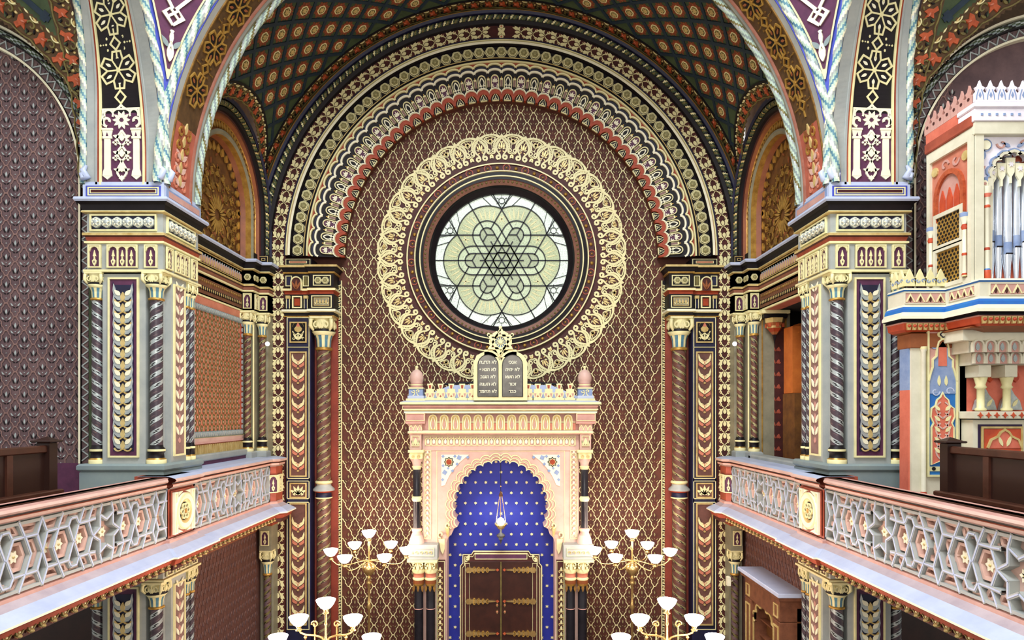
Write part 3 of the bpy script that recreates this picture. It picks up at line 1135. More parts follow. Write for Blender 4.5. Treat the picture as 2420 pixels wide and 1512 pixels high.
def tulip_motif():
    m = M()
    m.poly([(-0.2, 0.12), (-0.26, 0.28), (-0.14, 0.42), (-0.04, 0.58), (0, 0.62), (0.04, 0.58), (0.14, 0.42), (0.26, 0.28), (0.2, 0.12), (0.0, 0.04)][::-1], 0.02, 'pale_gold')
    m.poly([(-0.12, 0.45), (0, 0.7), (0.12, 0.45), (0, 0.38)][::-1], 0.026, 'salmon')
    for sx in (1, -1):
        m.stroke(bez((sx * 0.02, 0.0), (sx * 0.1, -0.2), (sx * 0.3, -0.1), (sx * 0.36, 0.12), 8), 0.06, 0.02, 'cream')
        m.stroke(bez((sx * 0.36, 0.4), (sx * 0.34, 0.6), (sx * 0.2, 0.7), (sx * 0.1, 0.72), 7), 0.025, 0.02, 'moss_gold')
        m.leaf((sx * 0.05, -0.45), PI / 2 - sx * 0.55, 0.55, 0.16, 0.02, 'cream')
        m.stroke(spiral(sx * 0.3, -0.36, 0.09, 0.03, 0, sx * 5, 10), 0.04, 0.02, 'cream')
    m.leaf((0, -0.5), PI / 2, 0.5, 0.1, 0.024, 'cream')
    return m


for mir in (False, True):
    side = 'right' if mir else 'left'
    other = 'organ side' if mir else 'side away from the organ'
    # impost
    t = thing('arch_jamb', ((5.0 if mir else -5.0), YB, -7.4), label=f'dark panelled jamb with twisted column under the {side} end of the great arch', cat='pilaster')
    g = G()
    xA0, xA1, xB0, xB1 = -5.10, -4.52, -4.50, -3.94
    YA, YBk = YB - 0.02, YB - 0.10
    def blk(x0, x1, y, z0, z1, m): g.box(x0, x1, y, YW, z0, z1, m)
    blk(xA0, -4.47, YA - 0.03, 3.47, 3.64, 'near_black')
    prof = [(0.0, 3.47), (0.10, 3.47), (0.10, 3.42), (0.06, 3.40), (0.02, 3.32), (0.0, 3.32)]
    path = [(xA0 - 0.02, YW), (xA0 - 0.02, YA), (-4.50, YA), (-4.50, YBk), (xB1, YBk), (xB1, YW)]
    g.sweep(path, prof, ['cream', 'pale_gold', 'near_black', 'near_black', 'near_black'])
    prof = [(0.0, 3.32), (0.03, 3.32), (0.03, 3.29), (0.0, 3.28), (0.0, 2.95), (0.05, 2.93), (0.05, 2.88), (0.0, 2.86), (0.0, 2.80)]
    g.sweep(path, prof, ['cream', 'gold', 'gold', 'near_black', 'gold', 'cream', 'rust', 'rust'])
    prof = [(0.0, 2.80), (0.0, 2.46), (0.05, 2.44), (0.06, 2.39), (0.0, 2.37), (0.0, 2.30), (0.02, 2.29), (0.02, 2.27), (-0.05, 2.27)]
    g.sweep(path, prof, ['near_black', 'near_black', 'cream_white', 'cream', 'near_black', 'near_black', 'gold', 'gold'])
    g.build('impost', t, mir)
    # impost ornaments
    m = M()
    m.frame(xA0 + 0.02, -4.50, 3.48, 3.63, 0.012, 0.012, 'cream'); m.frame(xA0 + 0.1, -4.58, 3.525, 3.585, 0.012, 0.012, 'cream'); m.rect(xA0 + 0.115, -4.595, 3.54, 3.57, 0.008, 'terracotta')
    gg = G(); gg.place(m, wall_y(YA - 0.03), [(0, 0, 0, 1, 1)])
    m = M()
    m.frame(xA0 + 0.01, xA0 + 0.16, 2.99, 3.24, 0.018, 0.02, 'cream'); m.frame(-4.68, -4.54, 2.99, 3.24, 0.018, 0.02, 'cream')
    m.rect(xA0 + 0.04, xA0 + 0.13, 3.02, 3.21, 0.01, 'navy'); m.rect(-4.65, -4.57, 3.02, 3.21, 0.01, 'moss_gold')
    ar = [(-4.94, 2.88), (-4.94, 3.08)] + arc(-4.82, 3.08, 0.12, PI, 0, 9)[1:-1] + [(-4.70, 3.08), (-4.70, 2.88)]
    m.poly(ar[::-1], 0.06, 'maroon'); m.stroke(ar, 0.025, 0.09, 'cream')
    for b in (-0.5, 0, 0.5):
        m.leaf((-4.82, 2.9), PI / 2 + b, 0.24, 0.05, 0.08, 'ochre_stone', 0, 0.06)
    # lower storey of block A: square between two consoles
    m.frame(-4.93, -4.70, 2.47, 2.76, 0.03, 0.04, 'cream'); m.rect(-4.88, -4.75, 2.53, 2.70, 0.03, 'rust')
    for x in (-5.02, -4.60):
        m.rect(x - 0.045, x + 0.045, 2.46, 2.74, 0.05, 'navy'); m.rect(x - 0.045, x - 0.03, 2.46, 2.74, 0.06, 'cream'); m.rect(x + 0.03, x + 0.045, 2.46, 2.74, 0.06, 'cream')
        m.rect(x - 0.05, x + 0.05, 2.69, 2.76, 0.08, 'pale_gold')
    gg.place(m, wall_y(YA), [(0, 0, 0, 1, 1)])
    m = M()
    m.frame(xB0 + 0.08, xB1 - 0.06, 2.99, 3.24, 0.022, 0.02, 'cream')
    m.frame(xB0 + 0.04, xB1 - 0.04, 2.47, 2.76, 0.022, 0.02, 'cream')
    m.frame(xB0 + 0.1, xB1 - 0.1, 2.52, 2.71, 0.015, 0.02, 'pale_gold'); m.rect(xB0 + 0.115, xB1 - 0.115, 2.535, 2.695, 0.014, 'olive_grey')
    for x in np.linspace(xB0 + 0.17, xB1 - 0.17, 4):
        m.leaf((x, 2.55), PI / 2, 0.13, 0.05, 0.02, 'pale_gold', 0, 0.014); m.leaf((x, 2.55), PI / 2 + 0.8, 0.08, 0.03, 0.02, 'cream', 0, 0.014); m.leaf((x, 2.55), PI / 2 - 0.8, 0.08, 0.03, 0.02, 'cream', 0, 0.014)
    gg.place(m, wall_y(YBk), [(0, 0, 0, 1, 1)])
    gg.build('impost_ornament', t, mir)
    for x in (-4.30, -4.13):
        piece('medallion', mme, t, (x, YBk, 3.115), (1, 0, 0), (0, 0, 1), mir, scale=0.68)
    # pilaster with panels
    g = G()
    g.box(-5.08, -4.50, YB - 0.02, YW, -7.4, 2.27, 'navy')
    g.box(-4.50, -3.94, YB + 0.3, YW + 0.02, -7.4, 2.27, 'jamb_red')
    g.build('pilaster', t, mir)
    g = G()
    m = M()
    def panel(z0, z1, ground='panel_brown'):
        m.frame(-5.06, -4.53, z0 - 0.11, z1 + 0.11, 0.016, 0.016, 'cream')
        m.frame(-4.99, -4.59, z0, z1, 0.03, 0.035, 'pale_gold')
        m.rect(-4.96, -4.62, z0 + 0.03, z1 - 0.03, 0.012, ground)
    panel(1.66, 2.15, 'near_black')
    panel(-1.5, 1.45)
    panel(-2.0, -1.64)
    panel(-5.0, -2.12)
    g.place(m, wall_y(YB - 0.02), [(0, 0, 0, 1, 1)])
    g.build('panel_frame', t, mir)
    g = G()
    g.place(tulip_motif(), wall_y(YB - 0.032), [(-4.79, 1.89, 0, 0.36, 0.36)])
    g.build('tulip_relief', t, mir)
    gm = G(); gm.place(chevron_motif(1, 'cream', 'salmon', 'pale_gold'), wall_y(YB - 0.032), [(0, 0, 0, 1, 1)])
    cm = M(); 
    cmo = chevron_motif(1, 'cream', 'salmon', 'pale_gold')
    ch_g = G(); ch_g.place(cmo, lambda u, v, h: np.stack([u, v, h], -1), [(0, 0, 0, 0.32, 0.33)])
    ch_me = ch_g.mesh('stacked_leaf', lift=0)
    dark = M()
    for z in np.arange(-1.30, 1.30, 0.345):
        piece('stacked_leaf', ch_me, t, (-4.79, YB - 0.032, z), (1, 0, 0), (0, 0, 1), mir)
    for z in np.arange(-4.8, -2.5, 0.345):
        piece('stacked_leaf', ch_me, t, (-4.79, YB - 0.032, z), (1, 0, 0), (0, 0, 1), mir)
    g = G()
    lp = M()
    for b in (-1.0, -0.5, 0, 0.5, 1.0):
        lp.leaf((0, -0.12), PI / 2 + b, 0.26, 0.08, 0.02, 'cream')
    for sx in (1, -1):
        lp.stroke(spiral(sx * 0.09, -0.09, 0.05, 0.015, PI / 2, PI / 2 - sx * 5, 10), 0.025, 0.02, 'cream')
    g.place(lp, wall_y(YB - 0.032), [(-4.79, -1.82, 0, 0.9, 0.9)])
    g.build('palmette_relief', t, mir)
    # twisted column
    g = G()
    cc = (-4.23, YB + 0.12)
    shaft(g, cc, 0.165, -1.62, 1.5, 1.75, ('shaft_brown', 'celadon', 'near_black', 'shaft_plum'), 30, 0.04, width=0.26, starts=3)
    shaft(g, cc, 0.165, -7.0, -2.0, 1.75, ('shaft_brown', 'celadon', 'near_black', 'shaft_plum'), 30, 0.04, width=0.26, starts=3)
    g.build('column_shaft', t, mir)
    g = G(); capital(g, cc, 0.165, 1.5, 2.27); g.build('capital', t, mir)
    g = G()
    g.lathe((cc[0], cc[1], 0), [(0.17, -1.60), (0.2, -1.62), (0.2, -1.66), (0.17, -1.68), (0.17, -1.72), (0.25, -1.80), (0.25, -1.84), (0.17, -1.88), (0.18, -1.98), (0.2, -1.99), (0.2, -2.02), (0.165, -2.03)],
            ['cream', 'cream', 'pale_gold', 'grey_stone', 'grey_stone', 'grey_stone', 'rust', 'navy', 'navy', 'cream', 'cream'], 24)
    g.build('shaft_ring', t, mir)
    # zigzag border
    g = G()
    m = M()
    m.rect(-4.02, -3.865, -7.0, 3.2, 0.02, 'near_black')
    m.rect(-4.03, -4.01, -7.0, 3.2, 0.045, 'cream'); m.rect(-3.88, -3.86, -7.0, 3.2, 0.045, 'cream')
    g.place(m, wall_y(YW - 0.02), [(0, 0, 0, 1, 1)])
    z = -5.6
    zz = M()
    zz.stroke([(-0.06, 0.0), (0.055, 0.05), (-0.05, 0.095), (0.06, 0.14)], 0.02, 0.02, 'cream')
    zz.leaf((-0.05, 0.05), 0.5, 0.08, 0.035, 0.02, 'cream')
    zz.leaf((0.05, 0.1), PI + 0.4, 0.07, 0.03, 0.02, 'pale_gold')
    g.place(zz, wall_y(YW - 0.04), [(-3.945, z + 0.145 * i, 0, 1, 1) for i in range(60)])
    g.build('zigzag_border', t, mir)
    # leaf strip, continuing the arch's leaf band down to the floor
    st = thing('leaf_strip', ((5.27 if mir else -5.27), YB, -7.4), label=f'upright strip of cream leaf sprigs on maroon beside the {side} jamb', cat='wall ornament')
    g = G(); g.box(-5.44, -5.10, YB - 0.0, YB + 0.3, -7.4, ZC, 'maroon')
    g.build('strip_ground', st, mir)
    su = G(); su.place(lu, lambda u, v, h: np.stack([u, v, h], -1), [(0, 0, 0, 0.32, 0.29)])
    sme = su.mesh('leaf_sprig', lift=0)
    for i in range(32):
        z = ZC - 0.29 * (i + 1)
        if z > -5.5:
            piece('leaf_sprig', sme, st, (-5.27, YB, z), (1, 0, 0), (0, 0, 1), mir)

# ================================================================== vaults
RV = 5.85


def vault_fn(axis):
    if axis == 'alcove':      # u = arc from the crown towards the left, v = depth
        return lambda u, v, h: np.stack([-(RV - h) * np.sin(u / RV), v + 0 * u, ZC + (RV - h) * np.cos(u / RV)], -1)
    # arm: u = arc from the crown towards the back, v = x
    return lambda u, v, h: np.stack([v + 0 * u, 5.3 + (RV - h) * np.sin(u / RV), ZC + (RV - h) * np.cos(u / RV)], -1)


ros = M()
ros.star((0, 0), 0.215, 0.14, 8, 0.006, 'vault_rust', rot=PI / 8)
ros.star((0, 0), 0.18, 0.10, 8, 0.010, 'rust_dim', 0.006)
ros.poly(lobed(0.108, 6, 0.1, 24), 0.016, 'cream', 0.01)
ros.poly(lobed(0.082, 6, 0.1, 24), 0.020, 'moss_gold', 0.016)
for k in range(6):
    ros.leaf((0, 0), k * PI / 3, 0.075, 0.035, 0.026, 'pale_gold', 0, 0.02)
for k in range(4):
    ros.leaf((0.20 * math.cos(k * PI / 2 + PI / 4), 0.20 * math.sin(k * PI / 2 + PI / 4)), k * PI / 2 + PI / 4, 0.06, 0.04, 0.012, 'pale_gold')
ros_me = ros.me('rosette')

scroll = M()      # one unit of the orange flower scroll, u along (0..1), v across (-0.5..0.5)
scroll.poly([(0.10, -0.25), (0.22, -0.10), (0.20, 0.12), (0.32, 0.30), (0.44, 0.12), (0.60, 0.22), (0.52, -0.02), (0.62, -0.22), (0.40, -0.16), (0.28, -0.36)][::-1][::-1], 0.02, 'orange_leaf')
scroll.leaf((0.36, 0.0), 0.3, 0.2, 0.07, 0.028, 'salmon')
scroll.stroke(spiral(0.80, 0.12, 0.2, 0.05, PI, PI - 5.4, 14), 0.06, 0.018, 'moss_gold')
scroll.stroke(bez((0.0, -0.38), (0.3, -0.46), (0.6, -0.5), (1.0, -0.38), 8), 0.06, 0.016, 'moss_gold')
scroll.leaf((0.78, -0.3), 0.9, 0.3, 0.1, 0.016, 'moss_gold')
scroll.leaf((0.72, -0.3), 2.0, 0.22, 0.09, 0.016, 'vault_green')
scroll.leaf((0.95, 0.38), PI - 0.3, 0.26, 0.09, 0.016, 'pale_gold')
scroll.leaf((0.1, 0.40), -0.4, 0.2, 0.08, 0.016, 'moss_gold')
scroll.disc((0.08, 0.15), 0.055, 0.02, 'pale_gold', 6)
scroll.stroke(bez((0.62, 0.42), (0.7, 0.3), (0.9, 0.3), (0.98, 0.46), 7), 0.05, 0.02, 'cream')
scroll.leaf((0.5, 0.45), 2.8, 0.2, 0.07, 0.021, 'cream')
scroll.leaf((0.02, -0.1), 1.8, 0.2, 0.07, 0.022, 'near_black')
scroll.leaf((0.66, -0.1), -0.6, 0.18, 0.08, 0.022, 'near_black')


def lun_dist(p, q, c, zc):
    """radius from a stilted arch centre; p = coordinate along the wall, q = height"""
    return np.where(q > zc, np.hypot(p - c, q - zc), np.abs(p - c))


def make_vault(name, axis, u_rng, v_rng, luns, edge_bands, label, cell=0.66, line=0.075, max_ros=300, parent_kind='structure', mir=False):
    """luns: list of (centre along v, height centre, r_open, r_band, sides of u); edge_bands: (v_lo_band, v_hi_band)"""
    fn = vault_fn(axis)
    v0, v1 = v_rng
    g = G()
    nu = int((u_rng[1] - u_rng[0]) / 0.05); nv = int((v1 - v0) / 0.05)
    U, W = np.meshgrid(np.linspace(u_rng[0], u_rng[1], nu + 1), np.linspace(v0, v1, nv + 1), indexing='ij')
    P = fn(U, W, 0 * U)
    uc = (U[:-1, :-1] + U[1:, 1:]) / 2; wc = (W[:-1, :-1] + W[1:, 1:]) / 2
    zc_ = ZC + RV * np.cos(uc / RV)
    mm = np.full(uc.shape, 'vault_green', dtype=object)
    lo, hi = edge_bands
    mm[wc < v0 + lo] = 'vault_brown'; mm[wc > v1 - hi] = 'vault_brown'
    drop = np.zeros(uc.shape, bool)
    for c, zc, ro, rb, sides in luns:
        d = lun_dist(wc, zc_, c, zc)
        on = np.zeros(uc.shape, bool)
        for s_ in sides:
            on |= (uc * s_ > 0)
        mm[on & (d < rb)] = 'vault_brown'
        drop |= on & (d < ro)
    keep = ~drop
    F = np.arange((nu + 1) * (nv + 1)).reshape(nu + 1, nv + 1)
    Q = np.stack([F[:-1, :-1], F[1:, :-1], F[1:, 1:], F[:-1, 1:]], -1)
    off = g.n
    g.V.append(P.reshape(-1, 3)); g.n += P.reshape(-1, 3).shape[0]
    for nm in ('vault_green', 'vault_brown'):
        sel = keep & (mm == nm)
        if sel.any():
            g.Fq.append((Q[sel] + off, nm, True))
    vo = g.build(name, None, mir, kind='structure', label=label)

    def inside(u, v):
        if not (u_rng[0] < u < u_rng[1] and v0 + lo < v < v1 - hi):
            return False
        z = ZC + RV * math.cos(u / RV)
        for c, zc, ro, rb, sides in luns:
            if any(u * s_ > 0 for s_ in sides) and float(lun_dist(np.array(v), np.array(z), c, zc)) < rb:
                return False
        return True
    # diagonal ribs
    lat = G()
    m = M()
    kmin = int((u_rng[0] + v0) / cell) - 30; kmax = int((u_rng[1] + v1) / cell) + 30
    for sg in (1, -1):
        for k in range(kmin, kmax):
            run = []
            for v in np.arange(v0, v1 + 0.01, 0.06):
                u = k * cell + sg * (v - v0)
                if inside(u, v):
                    run.append((u, v))
                else:
                    if len(run) > 2:
                        m.stroke(run, line, 0.02, 'vault_blue'); 
                    run = []
            if len(run) > 2:
                m.stroke(run, line, 0.02, 'vault_blue')
    lat.place(m, fn, [(0, 0, 0, 1, 1)])
    lat.build('lattice_ribs', vo, mir, kind='stuff')
    # rosettes in the cells
    cnt = 0
    rv = G(); 
    for i in range(kmin, kmax):
        for j in range(0, int((v1 - v0) / (cell / 2)) + 2):
            v = v0 + j * cell / 2
            u = i * cell + (0 if j % 2 else cell / 2)
            if inside(u, v) and inside(u + 0.16, v) and inside(u - 0.16, v) and inside(u, v + 0.16) and inside(u, v - 0.16):
                p = fn(np.array([u]), np.array([v]), np.array([0.0]))[0]
                th = u / RV
                if axis == 'alcove':
                    e1 = (0, 1, 0); e2 = (math.cos(th), 0, math.sin(th))      # e1 x e2 points inwards
                    e3 = (math.sin(th), 0, -math.cos(th))
                else:
                    e1 = (-1, 0, 0); e2 = (0, -math.cos(th), math.sin(th)); e3 = (0, -math.sin(th), -math.cos(th))
                a_ = Vector(e1).cross(Vector(e2))
                if a_.dot(Vector(e3)) < 0:
                    e1 = tuple(-x for x in e1)
                piece('rosette', ros_me, vo, p, e1, e2, mir)
                cnt += 1
    return vo, fn


# ---- alcove vault
YL, ZL = 13.65, 4.45
alc, fA = make_vault('ceiling', 'alcove', (-8.6, 8.6), (11.9, 15.62), [(YL, ZL, 1.86, 2.14, (1, -1))], (0.06, 0.38),
                     'dark green lattice vault with rosettes over the alcove')
g = G()
g.place(scroll, lambda u, v, h: fA(u, 15.43 - v * 1.0, h), [(-8.4 + 0.33 * i, 0, 0, 0.33, 0.33) for i in range(51)])
g.build('flower_scroll_band', alc, kind='stuff', label='orange flower scroll along the back arch')
g = G()
g.place(M().stroke([(u, 0) for u in np.linspace(-8.5, 8.5, 160)], 0.035, 0.03, 'near_black'), lambda u, v, h: fA(u, 15.235 - v, h), [(0, 0, 0, 1, 1)])
g.build('band_line', alc)


def lun_path(c, zc, zb, n=40):
    """stilted arch as arc length -> (p, q) with outward normal; returns function of (s, d)"""
    def f(s, d, r):
        st = zc - zb
        L = PI * r
        s = np.asarray(s)
        p = np.where(s < st, c - (r + d), np.where(s > st + L, c + (r + d), 0.0))
        q = np.where(s < st, zb + s, np.where(s > st + L, zc - (s - st - L), 0.0))
        a_ = PI - (s - st) / r
        mid = (s >= st) & (s <= st + L)
        p = np.where(mid, c + (r + d) * np.cos(a_), p)
        q = np.where(mid, zc + (r + d) * np.sin(a_), q)
        return p, q
    return f


lp_ = lun_path(YL, ZL, 3.6)


def fLun(u, v, h):       # band on the vault round a side lunette (left side)
    p, q = lp_(u, v, 2.0)
    x = -np.sqrt(np.maximum((RV - h) ** 2 - (q - ZC) ** 2, 0.01))
    return np.stack([x, p, q], -1)


LL = PI * 2.0 + 2 * (ZL - 3.6)
for mir in (False, True):
    g = G()
    g.place(scroll, fLun, [(0.2 + 0.27 * i, 0, 0, 0.27, 0.26) for i in range(int(LL / 0.27) - 1)])
    g.build('flower_scroll_band', alc, mir, kind='stuff', label='orange flower scroll round a lunette')
    g = G()
    ss = np.linspace(0.05, LL - 0.05, 100)
    g.place(M().stroke([(x, 0) for x in ss], 0.035, 0.03, 'near_black'), lambda u, v, h: fLun(u, v + 0.15, h), [(0, 0, 0, 1, 1)])
    g.build('band_line', alc, mir)

# ---- side walls of the alcove with their lunettes
WX = -5.85
corner_path = [(WX, 11.9), (WX, 14.95), (-5.62, 14.95), (-5.62, 15.30), (-5.40, 15.30), (-5.40, 15.62)]
pier_path = [(-6.64, 11.4), (-6.64, 10.7), (-5.41, 10.7), (-5.41, 11.9), (WX, 11.9)]


def niche(w, h, n=1):
    """cream framed panel with n pointed niches, each holding a spear leaf; centred, size w x h"""
    m = M()
    m.rect(-w / 2, w / 2, -h / 2, h / 2, 0.02, 'plum')
    m.frame(-w / 2, w / 2, -h / 2, h / 2, 0.022, 0.05, 'cream')
    cw = (w - 0.056) / n
    for i in range(n):
        cx = -w / 2 + 0.028 + cw * (i + 0.5)
        top = h / 2 - 0.028
        for sx in (1, -1):       # spandrels
            q = [(0.5, 0), (0.5, -0.95), (0.40, -0.62), (0.36, -0.40), (0.22, -0.18), (0, -0.06), (0, 0)]
            m.poly([(cx + sx * x * cw, top + y * cw * 0.6) for x, y in q][::-sx], 0.045, 'cream')
        m.poly([(cx - cw * 0.16, 0.0), (cx, h * 0.27), (cx + cw * 0.16, 0.0), (cx + cw * 0.06, 0.0), (cx + cw * 0.06, -h * 0.1), (cx - cw * 0.06, -h * 0.1), (cx - cw * 0.06, 0.0)][::-1], 0.04, 'cream', 0.02)
        m.poly([(cx, -h * 0.08), (cx + cw * 0.24, -h * 0.2), (cx + cw * 0.16, -h * 0.32), (cx, -h * 0.42), (cx - cw * 0.16, -h * 0.32), (cx - cw * 0.24, -h * 0.2)][::-1], 0.04, 'cream', 0.02)
        m.disc((cx, -h * 0.24), cw * 0.05, 0.046, 'plum', 6, 0.04, ry=h * 0.05)
        if i:
            m.rect(cx - cw / 2 - 0.01, cx - cw / 2 + 0.01, -h / 2, top, 0.048, 'cream')
    return m


n1_me = niche(0.22, 0.40, 1).me('niche_panel')
n3_me = niche(0.53, 0.40, 3).me('niche_panel')

ENT = [   # (profile, materials) of the entablature that runs round pier and corner
    ([(-0.2, 3.47), (0.13, 3.47), (0.14, 3.43), (0.12, 3.40), (0.07, 3.36), (0.05, 3.27), (0.06, 3.26), (0.06, 3.24), (0.0, 3.23)],
     ['pale_blue_stone', 'pale_blue_stone', 'pale_blue_stone', 'near_black', 'near_black', 'cream', 'pale_gold', 'pale_gold']),
    ([(0.0, 3.23), (0.0, 2.93), (0.05, 2.91), (0.05, 2.87), (0.02, 2.85), (0.0, 2.79), (0.03, 2.78), (0.03, 2.75), (0.0, 2.74)],
     ['STONE', 'cream', 'pale_gold', 'maroon', 'BAND', 'cream', 'cream', 'cream']),
    ([(0.0, 2.74), (0.0, 2.33), (0.04, 2.32), (0.04, 2.285), (-0.1, 2.28)], ['STONE', 'pale_gold', 'cream', 'cream']),
]


def entab(g, path, stone, band):
    for prof, ms in ENT:
        g.sweep(path, prof, [stone if x == 'STONE' else band if x == 'BAND' else x for x in ms])


def arabesque_tymp(c, zc, r, zb):
    """gilt arabesque filling a stilted lunette: rays, scrolls, buds"""
    m = M()
    o = (c, zc - 0.35)
    for k in range(22):
        t = k * 2 * PI / 22
        m.leaf((o[0] + 0.12 * math.cos(t), o[1] + 0.12 * math.sin(t)), t, 0.3, 0.05, 0.02, 'gold')
    for k in range(11):
        t = (k + 0.5) * 2 * PI / 11
        b = (o[0] + 0.45 * math.cos(t), o[1] + 0.5 * math.sin(t))
        m.leaf(b, t, 0.22, 0.11, 0.025, 'dull_gold'); m.leaf(b, t + 0.5, 0.16, 0.05, 0.022, 'gold'); m.leaf(b, t - 0.5, 0.16, 0.05, 0.022, 'gold')
    for k in range(14):
        t = -0.55 + k * (PI + 1.1) / 13
        q = (o[0] + 0.80 * math.cos(t), o[1] + 0.85 * math.sin(t))
        for s2 in (1, -1):
            m.stroke(spiral(q[0] + 0.09 * s2 * -math.sin(t), q[1] + 0.09 * s2 * math.cos(t), 0.09, 0.02, t, t + s2 * 5, 10), 0.022, 0.022, 'gold')
        m.stroke([(o[0] + 0.6 * math.cos(t), o[1] + 0.62 * math.sin(t)), q], 0.02, 0.02, 'dull_gold')
    nb = 17
    for k in range(nb):
        t = k * PI / (nb - 1)
        q = (c + (r - 0.16) * math.cos(t), zc + (r - 0.16) * math.sin(t))
        m.leaf((q[0] - 0.09 * math.cos(t), q[1] - 0.09 * math.sin(t)), t, 0.2, 0.14, 0.035, 'gold')
    for sx in (1, -1):
        for k in range(4):
            z = zb + 0.12 + 0.24 * k
            m.leaf((c + sx * (r - 0.2), z), PI / 2 - sx * 0.3, 0.2, 0.12, 0.035, 'gold')
            m.stroke(spiral(c + sx * (r - 0.45), z + 0.05, 0.1, 0.02, PI / 2, PI / 2 + sx * 5, 10), 0.022, 0.022, 'dull_gold')
    rr = random.Random(3)
    for k in range(150):
        t = rr.uniform(0, 2 * PI); d = rr.uniform(0.3, 1.15) * r
        q = (c + d * math.cos(t), zc - 0.3 + d * math.sin(t))
        if q[1] < zb + 0.08 or (q[1] > zc and math.hypot(q[0] - c, q[1] - zc) > r - 0.1) or abs(q[0] - c) > r - 0.1:
            continue
        m.leaf(q, rr.uniform(0, 6.3), rr.uniform(0.08, 0.16), 0.04, 0.018, rr.choice(['gold', 'dull_gold', 'ochre_stone']))
    return m


ZS = 3.47       # top of the entablature
for mir in (False, True):
    side = 'right' if mir else 'left'
    wall = thing('wall_' + side, ((5.85 if mir else -5.85), YL, -7.4), kind='structure', label=f'{side} wall of the alcove')
    # solid behind everything
    g = G()
    if not mir:
        g.box(WX - 0.3, WX, 11.4, 15.9, -2.3, ZS, 'panel_red')
    else:   # the wall towards the organ is pierced above the gallery
        g.box(WX - 0.3, WX, 11.4, 15.9, -2.3, -1.0, 'panel_red')
        g.box(WX - 0.3, WX, 11.4, 15.9, 2.28, ZS, 'panel_red')
        g.box(WX - 0.3, WX, 14.85, 15.9, -1.0, 2.28, 'olive_grey')
    # lunette back
    g.box(WX - 0.3, WX - 0.02, 11.4, 15.9, ZS, 7.4, 'tympanum_brown')
    # stepped corner
    g.box(WX - 0.1, -5.62, 14.95, 15.9, -1.9, ZS, 'olive_grey')
    g.box(WX - 0.1, -5.40, 15.30, 15.9, -1.9, ZS, 'olive_grey')
    g.build('wall_core', wall, mir)
    # lunette mouldings
    lun = thing('lunette', ((5.85 if mir else -5.85), YL, ZS), label=f'{side} side lunette of the alcove filled with gilt arabesques', cat='lunette')
    fL = lambda x, z, h: np.stack([WX + h, YL + x, ZL + z], -1)
    st = ZL - ZS
    g = G()
    prof = [(1.98, 0.16), (1.96, 0.42), (1.90, 0.44), (1.87, 0.40), (1.86, 0.30), (1.74, 0.30), (1.72, 0.36), (1.66, 0.34), (1.65, 0.28), (1.62, 0.26), (1.54, 0.28), (1.50, 0.22), (1.49, 0.20), (1.33, 0.18),
            (1.32, 0.24), (1.27, 0.26), (1.22, 0.22), (1.215, 0.10), (1.18, 0.02), (1.17, 0.0)]
    ms = ['vault_brown', 'navy', 'navy', 'near_black', 'near_black', 'near_black', 'near_black', 'near_black', 'maroon', 'ochre_stone', 'ochre_stone', 'gold', 'tympanum_brown', 'ochre_stone', 'olive_grey',
          'olive_grey', 'gold', 'ochre_stone', 'ochre_stone']
    g.arch(fL, prof, ms, n=64, stilt=st)
    g.build('lunette_moulding', lun, mir)
    g = G()
    aa = np.linspace(0, PI, 260)
    zz = np.linspace(-st, 0, 36)[:-1]
    xs = np.concatenate([np.full(35, 1.0), np.cos(aa), np.full(35, -1.0)]); zs = np.concatenate([zz, 1.80 * np.sin(aa), zz[::-1]])
    pts = np.stack([np.full(len(xs), WX + 0.36), YL + 1.80 * xs, ZL + zs], -1)
    g.rope(pts, np.tile([1.0, 0, 0], (len(xs), 1)), 0.055, 1, 0.2, ['vault_green', 'moss_gold', 'vault_green', 'pale_gold', 'near_black'], 8)
    g.build('rope_moulding', lun, mir)
    # ring of buds
    bud = M().leaf((0, -0.07), PI / 2, 0.15, 0.07, 0.03, 'gold')
    bg_ = G(); bg_.place(bud, lambda u, v, h: np.stack([u, v, h], -1), [(0, 0, 0, 1, 1)])
    bme = bg_.mesh('bud', lift=0)
    for k in range(37):
        t = k * PI / 36
        piece('bud', bme, lun, (WX + 0.19, YL + 1.41 * math.cos(t), ZL + 1.41 * math.sin(t)), (0, math.sin(t), -math.cos(t)) if True else 0, (0, math.cos(t), math.sin(t)), mir)
    for k in range(6):
        for sx in (1, -1):
            piece('bud', bme, lun, (WX + 0.19, YL + sx * 1.41, ZL - 0.13 * (k + 1)), (0, 1, 0), (0, 0, 1), mir)
    g = G()
    g.place(arabesque_tymp(YL, ZL, 1.18, ZS), wall_x(WX, 1), [(0, 0, 0, 1, 1)])
    g.build('gilt_arabesque', lun, mir, kind='stuff')
    # entablature of wall and corner
    ent = thing('entablature', ((5.85 if mir else -5.85), YL, 2.28), label=f'long entablature with leaf frieze on the {side} alcove wall', cat='cornice')
    g = G()
    entab(g, corner_path, 'olive_grey', 'rib_rose')
    # corner boxes above the cornice
    for (x0, x1, y) in ((-5.85, -5.60, 14.93), (-5.62, -5.38, 15.28)):
        g.box(x0, x1, y, y + 0.3, ZS, ZS + 0.17, 'near_black')
    g.build('entablature_moulding', ent, mir)
    g = G()
    m = M()
    for (x0, x1, y) in ((-5.84, -5.62, 14.93), (-5.61, -5.40, 15.28)):
        m = M(); m.frame(x0, x1, ZS + 0.01, ZS + 0.16, 0.012, 0.012, 'pale_gold'); m.frame(x0 + 0.06, x1 - 0.06, ZS + 0.055, ZS + 0.115, 0.012, 0.014, 'pale_gold')
        g.place(m, wall_y(y), [(0, 0, 0, 1, 1)])
    # leaf frieze on the long wall
    fr = M()
    fr.stroke(bez((0, 0.03), (0.03, 0.2), (0.09, 0.2), (0.11, 0.03), 7), 0.018, 0.02, 'rose_stone')
